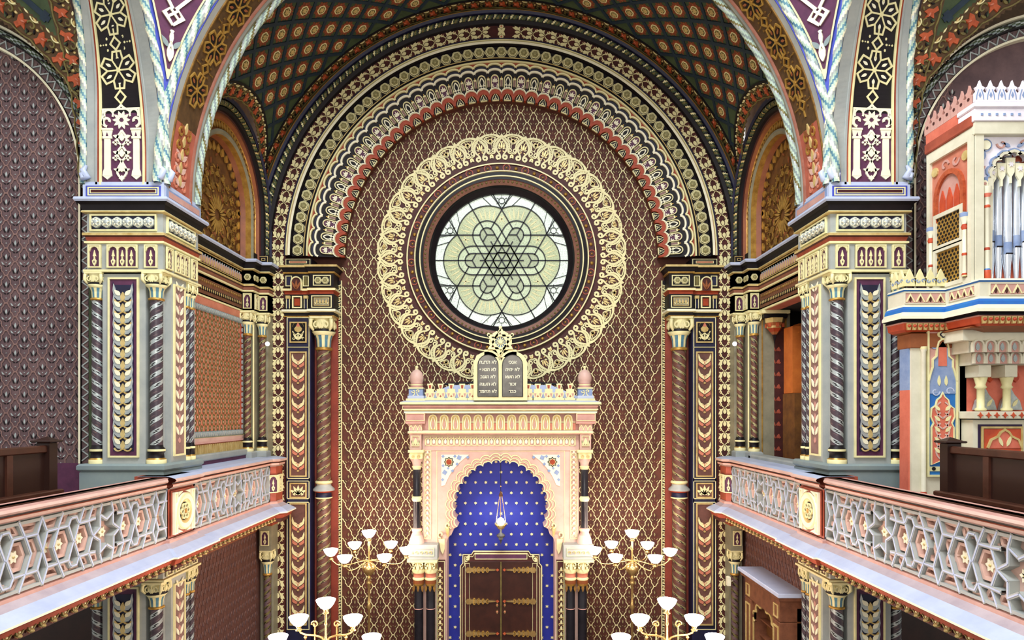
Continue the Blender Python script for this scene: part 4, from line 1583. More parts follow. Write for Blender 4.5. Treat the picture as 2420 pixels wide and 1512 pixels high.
    fr.leaf((0.055, 0.02), PI / 2, 0.13, 0.05, 0.02, 'pale_gold'); fr.leaf((0.0, 0.1), PI / 2, 0.1, 0.03, 0.02, 'silver_leaf')
    fr.rect(0, 0.11, 0.235, 0.25, 0.02, 'pale_gold'); fr.rect(0, 0.11, 0.0, 0.012, 0.02, 'pale_gold')
    g.place(fr, wall_x(WX, 1), [(12.0 + 0.11 * i, 2.955, 0, 1, 1) for i in range(26)])
    # bead rows below
    bd = M().dome((0, 0), 0.028, 0.03, 'dull_gold', 6, ry=0.035); bd2 = M(); bd2.disc((0, 0), 0.03, 0.02, 'near_black', 8, ry=0.045); bd2.disc((0, 0), 0.02, 0.026, 'pale_gold', 6, 0.02, ry=0.034)
    g.place(bd, wall_x(WX, 1), [(12.0 + 0.09 * i, 2.62, 0, 1, 1) for i in range(32)])
    g.box(WX, WX + 0.004, 12.0, 14.9, 2.36, 2.68, 'carved_wood')
    g.place(bd2, wall_x(WX + 0.004, 1), [(12.0 + 0.09 * i, 2.47, 0, 1, 1) for i in range(32)])
    g.build('leaf_frieze', ent, mir, kind='stuff')
    for (x, y) in ((-5.735, 14.95), (-5.51, 15.30)):
        piece('niche_panel', n1_me, ent, (x, y, 2.535), (1, 0, 0), (0, 0, 1), mir, scale=0.86)
        piece('medallion', mme, ent, (x, y, 3.08), (1, 0, 0), (0, 0, 1), mir, scale=0.62)
    piece('niche_panel', n1_me, ent, (-5.62, 15.12, 2.535), (0, 1, 0), (0, 0, 1), mir, scale=0.86)
    for y in (15.06, 15.2):
        piece('medallion', mme, ent, (-5.62, y, 3.08), (0, 1, 0), (0, 0, 1), mir, scale=0.55)
    # two twisted columns of the corner
    for k, (x, y) in enumerate(((-5.70, 14.86), (-5.50, 15.20))):
        c = thing('twisted_column', ((-x if mir else x), y, -0.95), label=f'slim twisted column in the {side} back corner of the alcove, {"farther from" if k == 0 else "nearer to"} the great arch', cat='column', group='slim columns of the alcove corners')
        g = G(); shaft(g, (x, y), 0.075, -0.55, 1.75, 3.2, ('shaft_brown', 'celadon', 'near_black', 'shaft_dark'), 16, 0.035, width=0.36, starts=2); g.build('column_shaft', c, mir)
        g = G(); capital(g, (x, y), 0.082, 1.75, 2.28); g.build('capital', c, mir)
        g = G(); base(g, (x, y), 0.085, -0.86, -0.55); g.box(x - 0.15, x + 0.15, y - 0.15, y + 0.13, -1.12, -0.86, 'grey_stone', 0.03); g.build('column_base', c, mir)
    # rounded gilt edge between the columns
    g = G(); g.tube([(-5.60, 14.93, -0.8), (-5.60, 14.93, 2.2)], 0.02, 'cream', 8); g.build('gilt_edge', wall, mir)

# ---- red diapered panel on the left alcove wall
pan = thing('diaper_panel', (WX, 13.5, -0.8), label='red panel patterned with rows of small ovals on the left alcove wall', cat='wall panel')
g = G()
g.box(WX, WX + 0.03, 12.0, 14.9, -0.8, 2.28, 'salmon')
g.build('panel_ground', pan)
g = G()
ov = M(); ov.stroke([(0.035 * math.cos(t), 0.05 * math.sin(t)) for t in np.arange(8) * PI / 4], 0.02, 0.014, 'moss_gold', True); ov.disc((0, 0), 0.014, 0.012, 'pink_stone', 6, ry=0.022)
ov.leaf((0.05, 0.06), 0.9, 0.06, 0.02, 0.008, 'terracotta'); ov.leaf((-0.05, 0.06), PI - 0.9, 0.06, 0.02, 0.008, 'terracotta')
sp = []
for j in range(21):
    for i in range(15):
        y = 12.2 + 0.175 * i + (0.0875 if j % 2 else 0); z = -0.30 + 0.112 * j
        if y < 14.72:
            sp.append((y, z, 0, 1, 1))
g.place(ov, wall_x(WX + 0.03, 1), sp)
g.build('oval_diaper', pan, kind='stuff')
g = G()
m = M()
pe = M(); pe.disc((0, 0), 0.028, 0.025, 'silver_leaf', 8, ry=0.045)
for (u0, u1, v) in ((12.1, 14.85, 2.06), (12.1, 14.85, -0.42)):
    g.box(WX + 0.03, WX + 0.045, u0, u1, v - 0.06, v + 0.06, 'grey_green_stone')
    g.place(pe, wall_x(WX + 0.045, 1), [(u0 + 0.05 + 0.085 * i, v, 0, 1, 1) for i in range(int((u1 - u0) / 0.085))])
for u in (12.15, 14.80):
    g.box(WX + 0.03, WX + 0.04, u - 0.05, u + 0.05, -0.42, 2.06, 'terracotta')
    g.place(pe, wall_x(WX + 0.04, 1), [(u, -0.3 + 0.12 * i, 0, 0.8, 1) for i in range(20)])
g.build('oval_border', pan)
g = G()
g.sweep([(WX, 12.0), (WX, 14.9)], [(0.03, -0.47), (0.06, -0.49), (0.05, -0.56), (0.08, -0.6), (0.03, -0.61)], ['pale_gold', 'pink_stone', 'rose_stone', 'salmon'])
for i in range(32):
    y = 12.05 + 0.09 * i
    g.box(WX + 0.03, WX + 0.07, y, y + 0.045, -0.8, -0.62, 'pale_gold')
g.build('baluster_row', pan, kind='stuff')
g = G()
g.box(WX, -5.66, 11.9, 14.95, -0.93, -0.8, 'grey_stone', 0.02)
g.box(WX, -5.68, 11.9, 14.95, -1.12, -0.93, 'plum')
g.build('panel_plinth', pan)

# ================================================================== crossing: arches, pendentives, piers
RC = 5.40
YC = 5.30
STN = 1.5            # the splayed side arches are stilted by this much on their outer edge


def stilt_at(x):
    return np.clip((-5.41 - x) / 1.23, 0, 1) * STN



def fN(u, v, h):      # soffit of the side arch: u = x, v = arc from the springing on the far pier
    st_ = stilt_at(u)
    a_ = np.maximum(v - st_, 0) / RC
    return np.stack([u + 0 * v, YC + (RC - h) * np.cos(a_), ZC + np.minimum(v, st_) + (RC - h) * np.sin(a_)], -1)


def fE(u, v, h):      # soffit of the alcove arch: u = y, v = arc from the left springing
    return np.stack([-(RC - h) * np.cos(v / RC), u + 0 * v, ZC + (RC - h) * np.sin(v / RC)], -1)


def star_link(c1, c2, c3, dark):
    """six-petal star net with a small lozenge; unit spans v -0.42..0.42, half width 0.33"""
    m = M()
    W, H = 0.30, 0.30
    pts = []
    for k in range(6):
        t = k * PI / 3 + PI / 6
        a_ = (0.14 * math.cos(t - PI / 6), 0.14 * math.sin(t - PI / 6)); b_ = (0.30 * math.cos(t - 0.27), 0.30 * math.sin(t - 0.27)); c_ = (0.30 * math.cos(t + 0.27), 0.30 * math.sin(t + 0.27))
        pts += [b_, c_]
        m.stroke([(0, 0), (0.19 * math.cos(t - PI / 6), 0.19 * math.sin(t - PI / 6))], 0.026, 0.02, c1)
        m.leaf((0.07 * math.cos(t), 0.07 * math.sin(t)), t, 0.19, 0.15, 0.008, dark)
        m.leaf((0.14 * math.cos(t), 0.14 * math.sin(t)), t, 0.11, 0.05, 0.016, c2)
    star = []
    for k in range(6):
        t = k * PI / 3 + PI / 6
        star.append((0.19 * math.cos(t - PI / 6), 0.19 * math.sin(t - PI / 6)))
        star.append((0.305 * math.cos(t - 0.24), 0.305 * math.sin(t - 0.24)))
        star.append((0.305 * math.cos(t + 0.24), 0.305 * math.sin(t + 0.24)))
    m.stroke(star, 0.03, 0.022, c1, True)
    m.disc((0, 0), 0.04, 0.026, c1, 8)
    for sy in (1,):
        z = 0.42
        m.stroke([(0, z - 0.1), (0.09, z), (0, z + 0.1), (-0.09, z)], 0.03, 0.022, c1, True)
        m.disc((0, z), 0.03, 0.014, dark, 4)
        for sx in (1, -1):
            m.disc((sx * 0.17, z), 0.02, 0.014, c3, 6); m.disc((sx * 0.22, z), 0.013, 0.014, c3, 6); m.disc((sx * 0.27, z), 0.02, 0.014, c3, 4)
            m.disc((sx * 0.15, z + 0.09), 0.02, 0.014, c3, 5, ry=0.026); m.disc((sx * 0.15, z - 0.09), 0.02, 0.014, c3, 5, ry=0.026)
    m.stroke([(0, 0.19), (0, 0.32)], 0.026, 0.022, c1); m.stroke([(0, 0.52), (0, 0.65)], 0.026, 0.022, c1)
    return m


def colonnade():
    """the white painted shrine at the foot of the arch: two colonnettes, vine between, lobed crown; 0.62 wide, 1.2 high, from v=0"""
    m = M()
    c = 'cream_white'
    for sx in (1, -1):
        x = sx * 0.235
        m.rect(x - 0.05, x + 0.05, 0.17, 0.66, 0.02, c)
        m.poly([(x - 0.075, 0.06), (x + 0.075, 0.06), (x + 0.065, 0.13), (x + 0.05, 0.17), (x - 0.05, 0.17), (x - 0.065, 0.13)], 0.024, c)
        m.poly([(x - 0.075, 0.06), (x, -0.0), (x + 0.075, 0.06)], 0.02, c)
        m.rect(x - 0.075, x + 0.075, 0.66, 0.70, 0.026, c)
        m.poly([(x - 0.05, 0.66), (x + 0.05, 0.66), (x + 0.085, 0.80), (x - 0.085, 0.80)], 0.02, c)
        m.rect(x - 0.09, x + 0.09, 0.80, 0.83, 0.026, c)
        m.poly([(x - 0.02, 0.70), (x + 0.02, 0.70), (x, 0.76)], 0.028, 'plum')
        m.stroke(spiral(x, 0.94, 0.085, 0.03, -PI / 2, -PI / 2 + sx * 5.0, 14), 0.04, 0.022, c)
        m.stroke(arc(x - sx * 0.02, 1.05, 0.075, -0.5, PI + 0.5, 10), 0.03, 0.022, c)
        m.stroke(bez((sx * 0.31, 0.88), (sx * 0.33, 1.0), (sx * 0.29, 1.08), (sx * 0.31, 1.14), 6), 0.03, 0.022, c)
        m.stroke(bez((sx * 0.15, 1.08), (sx * 0.12, 1.14), (sx * 0.06, 1.12), (0, 1.2), 7), 0.034, 0.022, c)
        m.stroke(bez((0, 0.30), (sx * 0.16, 0.42), (sx * 0.02, 0.5), (0, 0.55), 9), 0.03, 0.02, c)
        m.stroke(bez((0, 0.55), (sx * 0.16, 0.66), (sx * 0.02, 0.74), (0, 0.80), 9), 0.03, 0.02, c)
        m.stroke(bez((0, 0.02), (sx * 0.16, 0.12), (sx * 0.02, 0.22), (0, 0.30), 9), 0.03, 0.02, c)
        for z in (0.3, 0.55):
            for q in ((0.10, 0.05), (0.135, 0.02), (0.10, -0.01), (0.07, 0.02)):
                m.disc((sx * q[0], z + q[1] + 0.03), 0.019, 0.02, c, 6)
        m.leaf((sx * 0.03, 0.42), PI / 2 - sx * 1.3, 0.12, 0.06, 0.02, c); m.leaf((sx * 0.03, 0.68), PI / 2 - sx * 1.3, 0.12, 0.06, 0.02, c); m.leaf((sx * 0.02, 0.14), PI / 2 - sx * 1.3, 0.12, 0.05, 0.02, c)
    for z in (0.36, 0.62, 0.12):
        m.leaf((0, z), PI / 2, 0.14, 0.08, 0.022, c)
    for k in range(10):
        t = k * PI / 5
        m.leaf((0.03 * math.cos(t), 0.96 + 0.03 * math.sin(t)), t, 0.12, 0.055, 0.024, c)
    m.star((0, 0.02), 0.05, 0.03, 4, 0.024, c)
    m.rect(-0.32, 0.32, 1.12, 1.15, 0.012, c)
    return m


sl_cream = star_link('cream', 'cream_white', 'cream', 'navy')
sl_gold = star_link('gold', 'ochre_stone', 'dull_gold', 'near_black')
co = colonnade()

ROPE = ['pale_green', 'teal_leaf', 'pale_green', 'silver_leaf', 'cream_white']
for mir in (False, True):
    side = 'right' if mir else 'left'
    S_ = 1 if mir else -1
    # ---- side arch soffit
    t = thing('side_arch', (S_ * 6.0, 10.7, ZS), label=f'{side} crossing arch with white star bands climbing from the pier', cat='arch')
    g = G()
    vv = np.linspace(-0.1, 5.2, 70)
    prof = [(-6.64, 0.0), (-6.50, 0.0), (-6.495, 0.02), (-6.46, 0.02), (-6.455, 0.005), (-6.43, 0.005), (-6.425, 0.03), (-6.40, 0.03), (-6.395, 0.0), (-5.73, 0.0), (-5.725, 0.03), (-5.70, 0.03), (-5.695, 0.005), (-5.67, 0.005),
            (-5.665, 0.02), (-5.63, 0.02), (-5.625, 0.0), (-5.41, 0.0)]
    ms = ['grey_stone', 'grey_stone', 'grey_stone', 'terracotta', 'terracotta', 'cream', 'cream', 'cream', 'NB', 'cream', 'cream', 'cream', 'terracotta', 'terracotta', 'grey_stone', 'grey_stone', 'grey_stone']
    U = np.array([p[0] for p in prof]); Hh = np.array([p[1] for p in prof])
    P = fN(U[:, None] + 0 * vv[None], vv[None] + 0 * U[:, None], Hh[:, None] + 0 * vv[None])
    mm = np.empty((len(prof) - 1, len(vv) - 1), dtype=object)
    for j, x in enumerate(ms):
        mm[j, :] = x
    mid = (vv[:-1] + vv[1:]) / 2
    mm[8, :] = np.where(mid < 1.16, 'plum', 'near_black')
    g.grid(P, mm)
    g.build('soffit', t, mir)
    g = G(); g.place(co, fN, [(-6.065, 0.06, 0, 1, 1.0)]); g.build('painted_shrine', t, mir)
    gs = G(); gs.place(sl_cream, lambda u, v, h: fN(u, v, h), [(0, 0, 0, 1, 1)])
    for k in range(4):
        g = G(); g.place(sl_cream, fN, [(-6.065, 1.79 + 0.80 * k, 0, 1.05, 0.93)]); g.build('star_ornament', t, mir)
    g = G(); lz = M(); lz.stroke([(0, -0.1), (0.09, 0), (0, 0.1), (-0.09, 0)], 0.03, 0.022, 'cream', True); lz.stroke([(0, 0.1), (0, 0.2)], 0.026, 0.022, 'cream')
    g.place(lz, fN, [(-6.065, 1.38, 0, 1, 1)]); g.build('lozenge', t, mir)
    # rope mouldings on both edges of the side arch
    sv = np.linspace(0.0, 5.2, 420)
    for nm, X, off in (('inner', -5.38, 0.06), ('outer', -6.71, 0.05)):
        s0 = float(stilt_at(X))
        aa = np.maximum(sv - s0, 0) / RC; sb = np.minimum(sv, s0)
        g = G()
        r_ = RC + off
        pts = np.stack([np.full(420, X), YC + r_ * np.cos(aa), ZC + sb + r_ * np.sin(aa)], -1)
        nr = np.stack([np.full(420, 0.7 if nm == 'inner' else -0.7), -0.7 * np.cos(aa), -0.7 * np.sin(aa)], -1)
        g.rope(pts, nr, 0.068, 2, 0.36, ROPE, 16)
        g.build('rope_moulding', t, mir)
    g = G()
    for j in range(2):
        pass
    sv2 = np.linspace(0, 5.2, 60); a2 = sv2 / RC; sb2 = 0 * sv2
    rings = [(5.395, 0.0, 'navy'), (5.41, 0.0, 'navy'), (5.46, 0.01, 'navy'), (5.48, 0.01, 'blue_band'), (5.54, 0.01, 'blue_band'), (5.58, 0.0, None)]
    P = np.stack([np.stack([np.full(60, -5.41 + h), YC + r * np.cos(a2), ZC + sb2 + r * np.sin(a2)], -1) for r, h, _ in rings], 0)
    mm = np.empty((5, 59), dtype=object)
    for j in range(5):
        mm[j, :] = rings[j][2]
    g.grid(P, mm)
    a2 = np.maximum(sv2 - STN, 0) / RC; sb2 = np.minimum(sv2, STN)
    P = np.stack([np.stack([np.full(60, -6.64), YC + r * np.cos(a2), ZC + sb2 + r * np.sin(a2)], -1) for r in (5.40, 5.9)], 0)
    g.grid(P, 'near_black')
    g.build('archivolt', t, mir)
    # ---- scrolls at the foot
    for (x, y) in ((-6.62, 10.66), (-5.44, 10.66), (-5.36, 10.78)):
        g = G()
        g.tube([(x + 0.0, y, ZC - 0.02 + 0.30), (x + 0.06 * (1 if x > -6 else -1), y, ZC + 0.2), (x + 0.03, y - 0.02, ZC + 0.08), (x - 0.05, y - 0.02, ZC + 0.06), (x - 0.07, y - 0.02, ZC + 0.13), (x - 0.01, y - 0.02, ZC + 0.16)],
               [0.02, 0.05, 0.05, 0.045, 0.04, 0.03], 'pale_blue_stone', 8)
        g.build('foot_scroll', t, mir)
    # ---- pendentive
    pd = thing('pendentive', (S_ * 5.4, 10.7, ZC + 1.2), label=f'{side} triangular pendentive painted magenta and white between two arches', cat='pendentive')
    SR2 = RC * RC * 2

    def fP(b, z, h):
        """b 0..1 from the side arch to the alcove arch, z height above springing"""
        e = np.sqrt(np.maximum(RC * RC - z * z, 0))
        eN = e
        r1 = np.hypot(RC, eN); r2 = np.hypot(RC, e)
        a1 = np.arctan2(eN, -RC); a2 = np.arctan2(RC + 0 * z, -e)
        a_ = a1 + (a2 - a1) * b
        rho = r1 + (r2 - r1) * b
        k = 1 - h / math.sqrt(SR2)
        return np.stack([rho * np.cos(a_) * k, YC + rho * np.sin(a_) * k, ZC + z * k], -1)

    def width(z):
        e = np.sqrt(RC * RC - z * z)
        eN = e
        return 0.5 * (np.hypot(RC, e) + np.hypot(RC, eN)) * (np.arctan2(eN, -RC) - np.arctan2(RC, -e))
    zz = np.linspace(0.02, 5.3, 70)
    bb = np.linspace(0, 1, 13)
    Bm, Zm = np.meshgrid(bb, zz, indexing='ij')
    g = G(); g.grid(fP(Bm, Zm, 0 * Bm), 'blue_band', True); g.build('pendentive_ground', pd, mir)
    zi = zz[width(zz) > 0.86]
    wi = width(zi)
    for inset, mname, hh in ((0.165, 'cream', 0.03), (0.195, 'plum', 0.036)):
        zq = np.linspace(zz[width(zz) > inset * 2][0], 5.2, 60)
        bq = inset / width(zq)
        P = np.stack([fP(bq + (1 - 2 * bq) * k, zq, np.full(60, hh)) for k in np.linspace(0, 1, 9)], 0)
        g = G(); g.grid(P, mname, True); g.build('cream_border' if mname == 'cream' else 'magenta_field', pd, mir)
    # white strapwork, authored around the centre line: u metres from the centre, v height
    m = M()
    cw = 'cream_white'
    z0 = float(zq[0])
    for sx in (1, -1):
        m.stroke(bez((0, z0 + 0.12), (sx * 0.12, z0 + 0.3), (sx * -0.1, z0 + 0.4), (sx * 0.02, z0 + 0.55), 9), 0.03, 0.03, cw)
        m.stroke([(sx * 0.0, z0 + 0.62), (sx * 0.14, z0 + 0.76), (sx * 0.06, z0 + 0.84), (sx * -0.1, z0 + 0.70)], 0.035, 0.032, cw)
        m.stroke([(sx * 0.02, z0 + 0.84), (sx * 0.26, z0 + 1.12), (sx * 0.1, z0 + 1.45), (0, z0 + 1.6)], 0.045, 0.03, cw)
        m.stroke(bez((sx * 0.26, z0 + 1.12), (sx * 0.36, z0 + 1.2), (sx * 0.4, z0 + 1.5), (sx * 0.48, z0 + 1.65), 8), 0.035, 0.03, cw)
        m.leaf((sx * 0.26, z0 + 1.2), PI / 2 - sx * 0.5, 0.36, 0.12, 0.028, cw)
        m.stroke(spiral(sx * 0.42, z0 + 1.78, 0.15, 0.04, -PI / 2, -PI / 2 + sx * 5, 14), 0.04, 0.03, cw)
        m.stroke([(0, z0 + 1.6), (sx * 0.3, z0 + 1.9), (sx * 0.2, z0 + 2.3)], 0.045, 0.03, cw)
        m.leaf((sx * 0.04, z0 + 1.05), PI / 2 - sx * 0.6, 0.22, 0.1, 0.026, cw); m.leaf((sx * 0.03, z0 + 0.3), PI / 2 - sx * 0.7, 0.18, 0.07, 0.026, 'grey_green_stone')
        m.leaf((sx * 0.5, z0 + 1.9), PI / 2 - sx * 0.6, 0.3, 0.1, 0.026, cw)
    m.leaf((0, z0 + 1.0), PI / 2, 0.3, 0.12, 0.028, 'salmon'); m.leaf((0, z0 + 1.3), PI / 2, 0.2, 0.1, 0.03, cw); m.leaf((0, z0 + 0.1), PI / 2, 0.2, 0.07, 0.03, cw)
    g = G(); g.place(m, lambda u, v, h: fP(0.5 - u / np.maximum(width(np.minimum(v, 5.2)), 0.1) * (1 if True else 1), np.minimum(v, 5.2), h + 0.036), [(0, 0, 0, 1, 1)])
    g.build('white_strapwork', pd, mir)

# ---- the arch between crossing and alcove
t = thing('alcove_arch', (0, 11.3, ZC), label='wide crossing arch before the alcove, brown star soffit edged with twisted mouldings', cat='arch')
g = G()
vv = np.linspace(-0.1, PI * RC + 0.1, 140)
prof = [(10.70, 0.0), (10.84, 0.0), (10.845, 0.02), (10.87, 0.02), (10.875, 0.0), (11.55, 0.0), (11.555, 0.03), (11.575, 0.04), (11.60, 0.03), (11.605, 0.0), (11.72, 0.0), (11.9, -0.02), (11.9, -0.5)]
ms = ['grey_stone', 'dull_gold', 'dull_gold', 'dull_gold', 'FIELD', 'rib_rose', 'rib_rose', 'rib_rose', 'rib_rose', 'grey_stone', 'olive_grey', 'near_black']
U = np.array([p[0] for p in prof]); Hh = np.array([p[1] for p in prof])
P = fE(U[:, None] + 0 * vv[None], vv[None] + 0 * U[:, None], Hh[:, None] + 0 * vv[None])
mm = np.empty((len(prof) - 1, len(vv) - 1), dtype=object)
for j, x in enumerate(ms):
    mm[j, :] = x
mid = (vv[:-1] + vv[1:]) / 2
mm[4, :] = np.where((mid < 1.16) | (mid > PI * RC - 1.16), 'panel_red', 'vault_brown')
g.grid(P, mm)
g.build('soffit', t)
L_ = PI * RC
for k in range(0, 20):
    v = 1.79 + 0.78 * k
    if v < L_ - 1.6:
        g = G(); g.place(sl_gold, fE, [(11.2, v, 0, 1.0, 0.92)]); g.build('star_ornament', t)
for s2 in (0, 1):
    g = G()
    mo = M()
    for k in range(5):
        z = 0.12 + 0.22 * k
        for sx in (1, -1):
            mo.stroke(spiral(sx * 0.12, z, 0.09, 0.02, PI / 2, PI / 2 - sx * 5, 12), 0.03, 0.02, 'salmon' if k < 3 else 'gold')
            mo.leaf((sx * 0.03, z), PI / 2 - sx * 0.8, 0.2, 0.08, 0.02, 'pink_stone' if k < 3 else 'ochre_stone')
        mo.leaf((0, z), PI / 2, 0.2, 0.08, 0.024, 'pale_gold')
    g.place(mo, (lambda u, v, h: fE(u, L_ - v, h)) if s2 else fE, [(11.2, 0, 0, 1, 1)])
    g.build('red_arabesque', t)
aa = np.linspace(0.0, PI, 1300)
for Y, r_, rad in ((10.65, RC + 0.07, 0.068), (11.82, RC - 0.02, 0.06)):
    g = G()
    pts = np.stack([-r_ * np.cos(aa), np.full(1300, Y), ZC + r_ * np.sin(aa)], -1)
    nr = np.stack([np.zeros(1300), np.full(1300, -1.0), np.zeros(1300)], -1)
    g.rope(pts, nr, rad, 2, 0.44, ROPE if Y < 11 else ['pale_green', 'grey_green_stone', 'pale_green', 'moss_gold', 'silver_leaf'], 16)
    g.build('rope_moulding', t)
g = G()
rings = [(5.395, 0.0, 'navy'), (5.41, 0.0, 'navy'), (5.46, 0.01, 'navy'), (5.48, 0.01, 'blue_band'), (5.54, 0.01, 'blue_band'), (5.58, 0.0, None)]
a2 = np.linspace(0, PI, 120)
P = np.stack([np.stack([r * np.cos(a2), np.full(120, 10.70 - h), ZC + r * np.sin(a2)], -1) for r, h, _ in rings], 0)
mm = np.empty((5, 119), dtype=object)
for j in range(5):
    mm[j, :] = rings[j][2]
g.grid(P, mm)
g.build('archivolt', t)

# ---- piers
def leaf_stack():
    m = M()
    for sx in (1, -1):
        q = [(0, 0.10), (0.16, 0.18), (0.34, 0.42), (0.46, 0.80), (0.50, 0.45), (0.44, 0.12), (0.28, -0.06), (0.0, -0.12)]
        m.poly([(sx * x, y) for x, y in q][::-sx], 0.02, 'silver_leaf')
        m.leaf((sx * 0.12, 0.16), PI / 2 - sx * 0.75, 0.42, 0.22, 0.028, 'cream_white', 0, 0.02)
        m.stroke(bez((sx * 0.04, -0.1), (sx * 0.2, -0.28), (sx * 0.36, -0.22), (sx * 0.42, -0.05), 8), 0.07, 0.024, 'pale_gold')
        m.poly([(sx * 0.36, 0.36), (sx * 0.5, 0.9), (sx * 0.5, 0.2), (sx * 0.47, 0.0)][::sx], 0.01, 'navy')
    m.leaf((0, -0.15), PI / 2, 0.5, 0.22, 0.03, 'pale_gold')
    return m


ls_me_g = G(); ls_me_g.place(leaf_stack(), lambda u, v, h: np.stack([u, v, h + 0.02 * v], -1), [(0, 0, 0, 0.33, 0.30)])
ls_me = ls_me_g.mesh('stacked_leaf', lift=0)
wl = M()
for sx in (1, -1):
    wl.leaf((sx * 0.03, 0.0), PI / 2 - sx * 0.55, 0.17, 0.06, 0.014, 'cream_white')
wl.leaf((0, -0.14), PI / 2, 0.1, 0.08, 0.008, 'rose_stone')
wl_me = wl.me('white_leaf_pair')


def pier(mir, z_off, z_low, label, upper):
    side = 'right' if mir else 'left'
    S_ = 1 if mir else -1
    t = thing('pier', (S_ * 6.0, 11.2, z_low), label=label, cat='pier')
    dz = z_off
    path = pier_path
    stone = 'grey_stone'
    g = G()
    if upper:
        # stripe box above the cornice
        box_path = [(-6.66, 11.4), (-6.66, 10.68), (-5.39, 10.68), (-5.39, 11.9), (-5.85, 11.9)]
        g.sweep(box_path, [(-0.3, 3.76), (0.0, 3.74), (0.0, 3.70), (0.02, 3.69), (0.02, 3.47), (0.1, 3.46)], ['pale_blue_stone', 'pale_blue_stone', 'pale_blue_stone', 'pale_blue_stone', 'pale_blue_stone'])
    for prof, ms in ENT:
        g.sweep(path, [(o, z + dz) for o, z in prof], [stone if x == 'STONE' else 'terracotta' if x == 'BAND' else x for x in ms])
    g.build('entablature', t, mir)
    if upper:
        m = M(); m.rect(-6.63, -5.42, 3.49, 3.67, 0.006, 'blue_band'); m.frame(-6.60, -5.45, 3.51, 3.65, 0.02, 0.012, 'cream'); m.rect(-6.55, -5.5, 3.55, 3.61, 0.01, 'maroon'); m.frame(-6.56, -5.49, 3.545, 3.615, 0.012, 0.014, 'cream')
        g = G(); g.place(m, wall_y(10.66), [(0, 0, 0, 1, 1)])
        m = M(); m.rect(10.72, 11.88, 3.50, 3.66, 0.006, 'organ_steel'); m.rect(10.8, 11.85, 3.53, 3.63, 0.01, 'rose_stone')
        g.place(m, wall_x(-5.37), [(0, 0, 0, 1, 1)])
        g.build('stripe_panel', t, mir)
    # frieze medallions
    g = G(); m = M(); m.rect(-6.56, -5.52, 2.96 + dz, 3.20 + dz, 0.008, 'navy'); m.frame(-6.58, -5.50, 2.945 + dz, 3.215 + dz, 0.025, 0.035, 'cream')
    g.place(m, wall_y(10.7), [(0, 0, 0, 1, 1)])
    m = M(); m.rect(10.82, 11.72, 2.96 + dz, 3.20 + dz, 0.008, 'navy'); m.frame(10.80, 11.74, 2.945 + dz, 3.215 + dz, 0.025, 0.035, 'cream')
    g.place(m, wall_x(-5.41), [(0, 0, 0, 1, 1)])
    g.build('frieze_frame', t, mir)
    for k in range(6):
        piece('medallion', smed_me, t, (-6.465 + 0.17 * k, 10.695, 3.08 + dz), (1, 0, 0), (0, 0, 1), mir)
        piece('medallion', smed_me, t, (-5.405, 10.905 + 0.146 * k, 3.08 + dz), (0, 1, 0), (0, 0, 1), mir)
    # niche panels
    for x, me in ((-6.50, n1_me), (-6.05, n3_me), (-5.59, n1_me)):
        piece('niche_panel', me, t, (x, 10.7, 2.535 + dz), (1, 0, 0), (0, 0, 1), mir, scale=0.93)
    for y, me in ((10.86, n1_me), (11.28, n3_me), (11.70, n1_me)):
        piece('niche_panel', me, t, (-5.41, y, 2.535 + dz), (0, 1, 0), (0, 0, 1), mir, scale=0.9)
    # body
    zt, zb = 2.28 + dz, -0.82 + dz
    g = G()
    g.box(-6.62, -5.52, 10.86, 11.9, zb, zt, stone)
    g.box(-6.40, -5.70, 10.72, 10.86, zb, zt, stone)
    g.box(-5.52, -5.42, 10.98, 11.48, zb, zt, stone)
    g.box(-6.62, -5.45, 10.72, 11.8, zt - 0.02, zt, stone)
    if upper:
        g.box(-5.9, -5.47, 11.48, 11.9, zb, zt, stone)
        g.box(-6.75, -5.33, 10.60, 11.95, zb - 0.12, zb, 'grey_green_stone', 0.03)
        g.box(-6.72, -5.36, 10.63, 11.95, -2.0, zb - 0.12, 'grey_green_stone', 0.02)
    g.build('body', t, mir)
    g = G()
    m = M()
    m.frame(-6.30, -5.80, zb + 0.1, zt - 0.08, 0.03, 0.03, 'cream'); m.rect(-6.27, -5.83, zb + 0.13, zt - 0.11, 0.012, 'plum')
    m.rect(-6.215, -5.885, zb + 0.2, zt - 0.2, 0.016, 'navy')
    g.place(m, wall_y(10.72), [(0, 0, 0, 1, 1)])
    m = M()
    m.frame(11.04, 11.42, zb + 0.1, zt - 0.12, 0.03, 0.03, 'cream'); m.rect(11.07, 11.39, zb + 0.13, zt - 0.15, 0.012, 'rose_brown')
    m.rect(11.07, 11.10, zb + 0.13, zt - 0.15, 0.016, 'shaft_plum')
    g.place(m, wall_x(-5.42), [(0, 0, 0, 1, 1)])
    g.build('panel_frame', t, mir)
    z = zb + 0.27
    k = 0
    while z < zt - 0.38:
        if upper or z > zt - 1.3:
            piece('stacked_leaf', ls_me, t, (-6.05, 10.704, z), (1, 0, 0), (0, 0, 1), mir)
        z += 0.185
    z = zb + 0.45
    while z < zt - 0.2:
        if upper or z > zt - 1.3:
            piece('white_leaf_pair', wl_me, t, (-5.408, 11.23, z), (0, 1, 0), (0, 0, 1), mir)
        z += 0.185 * 1.1
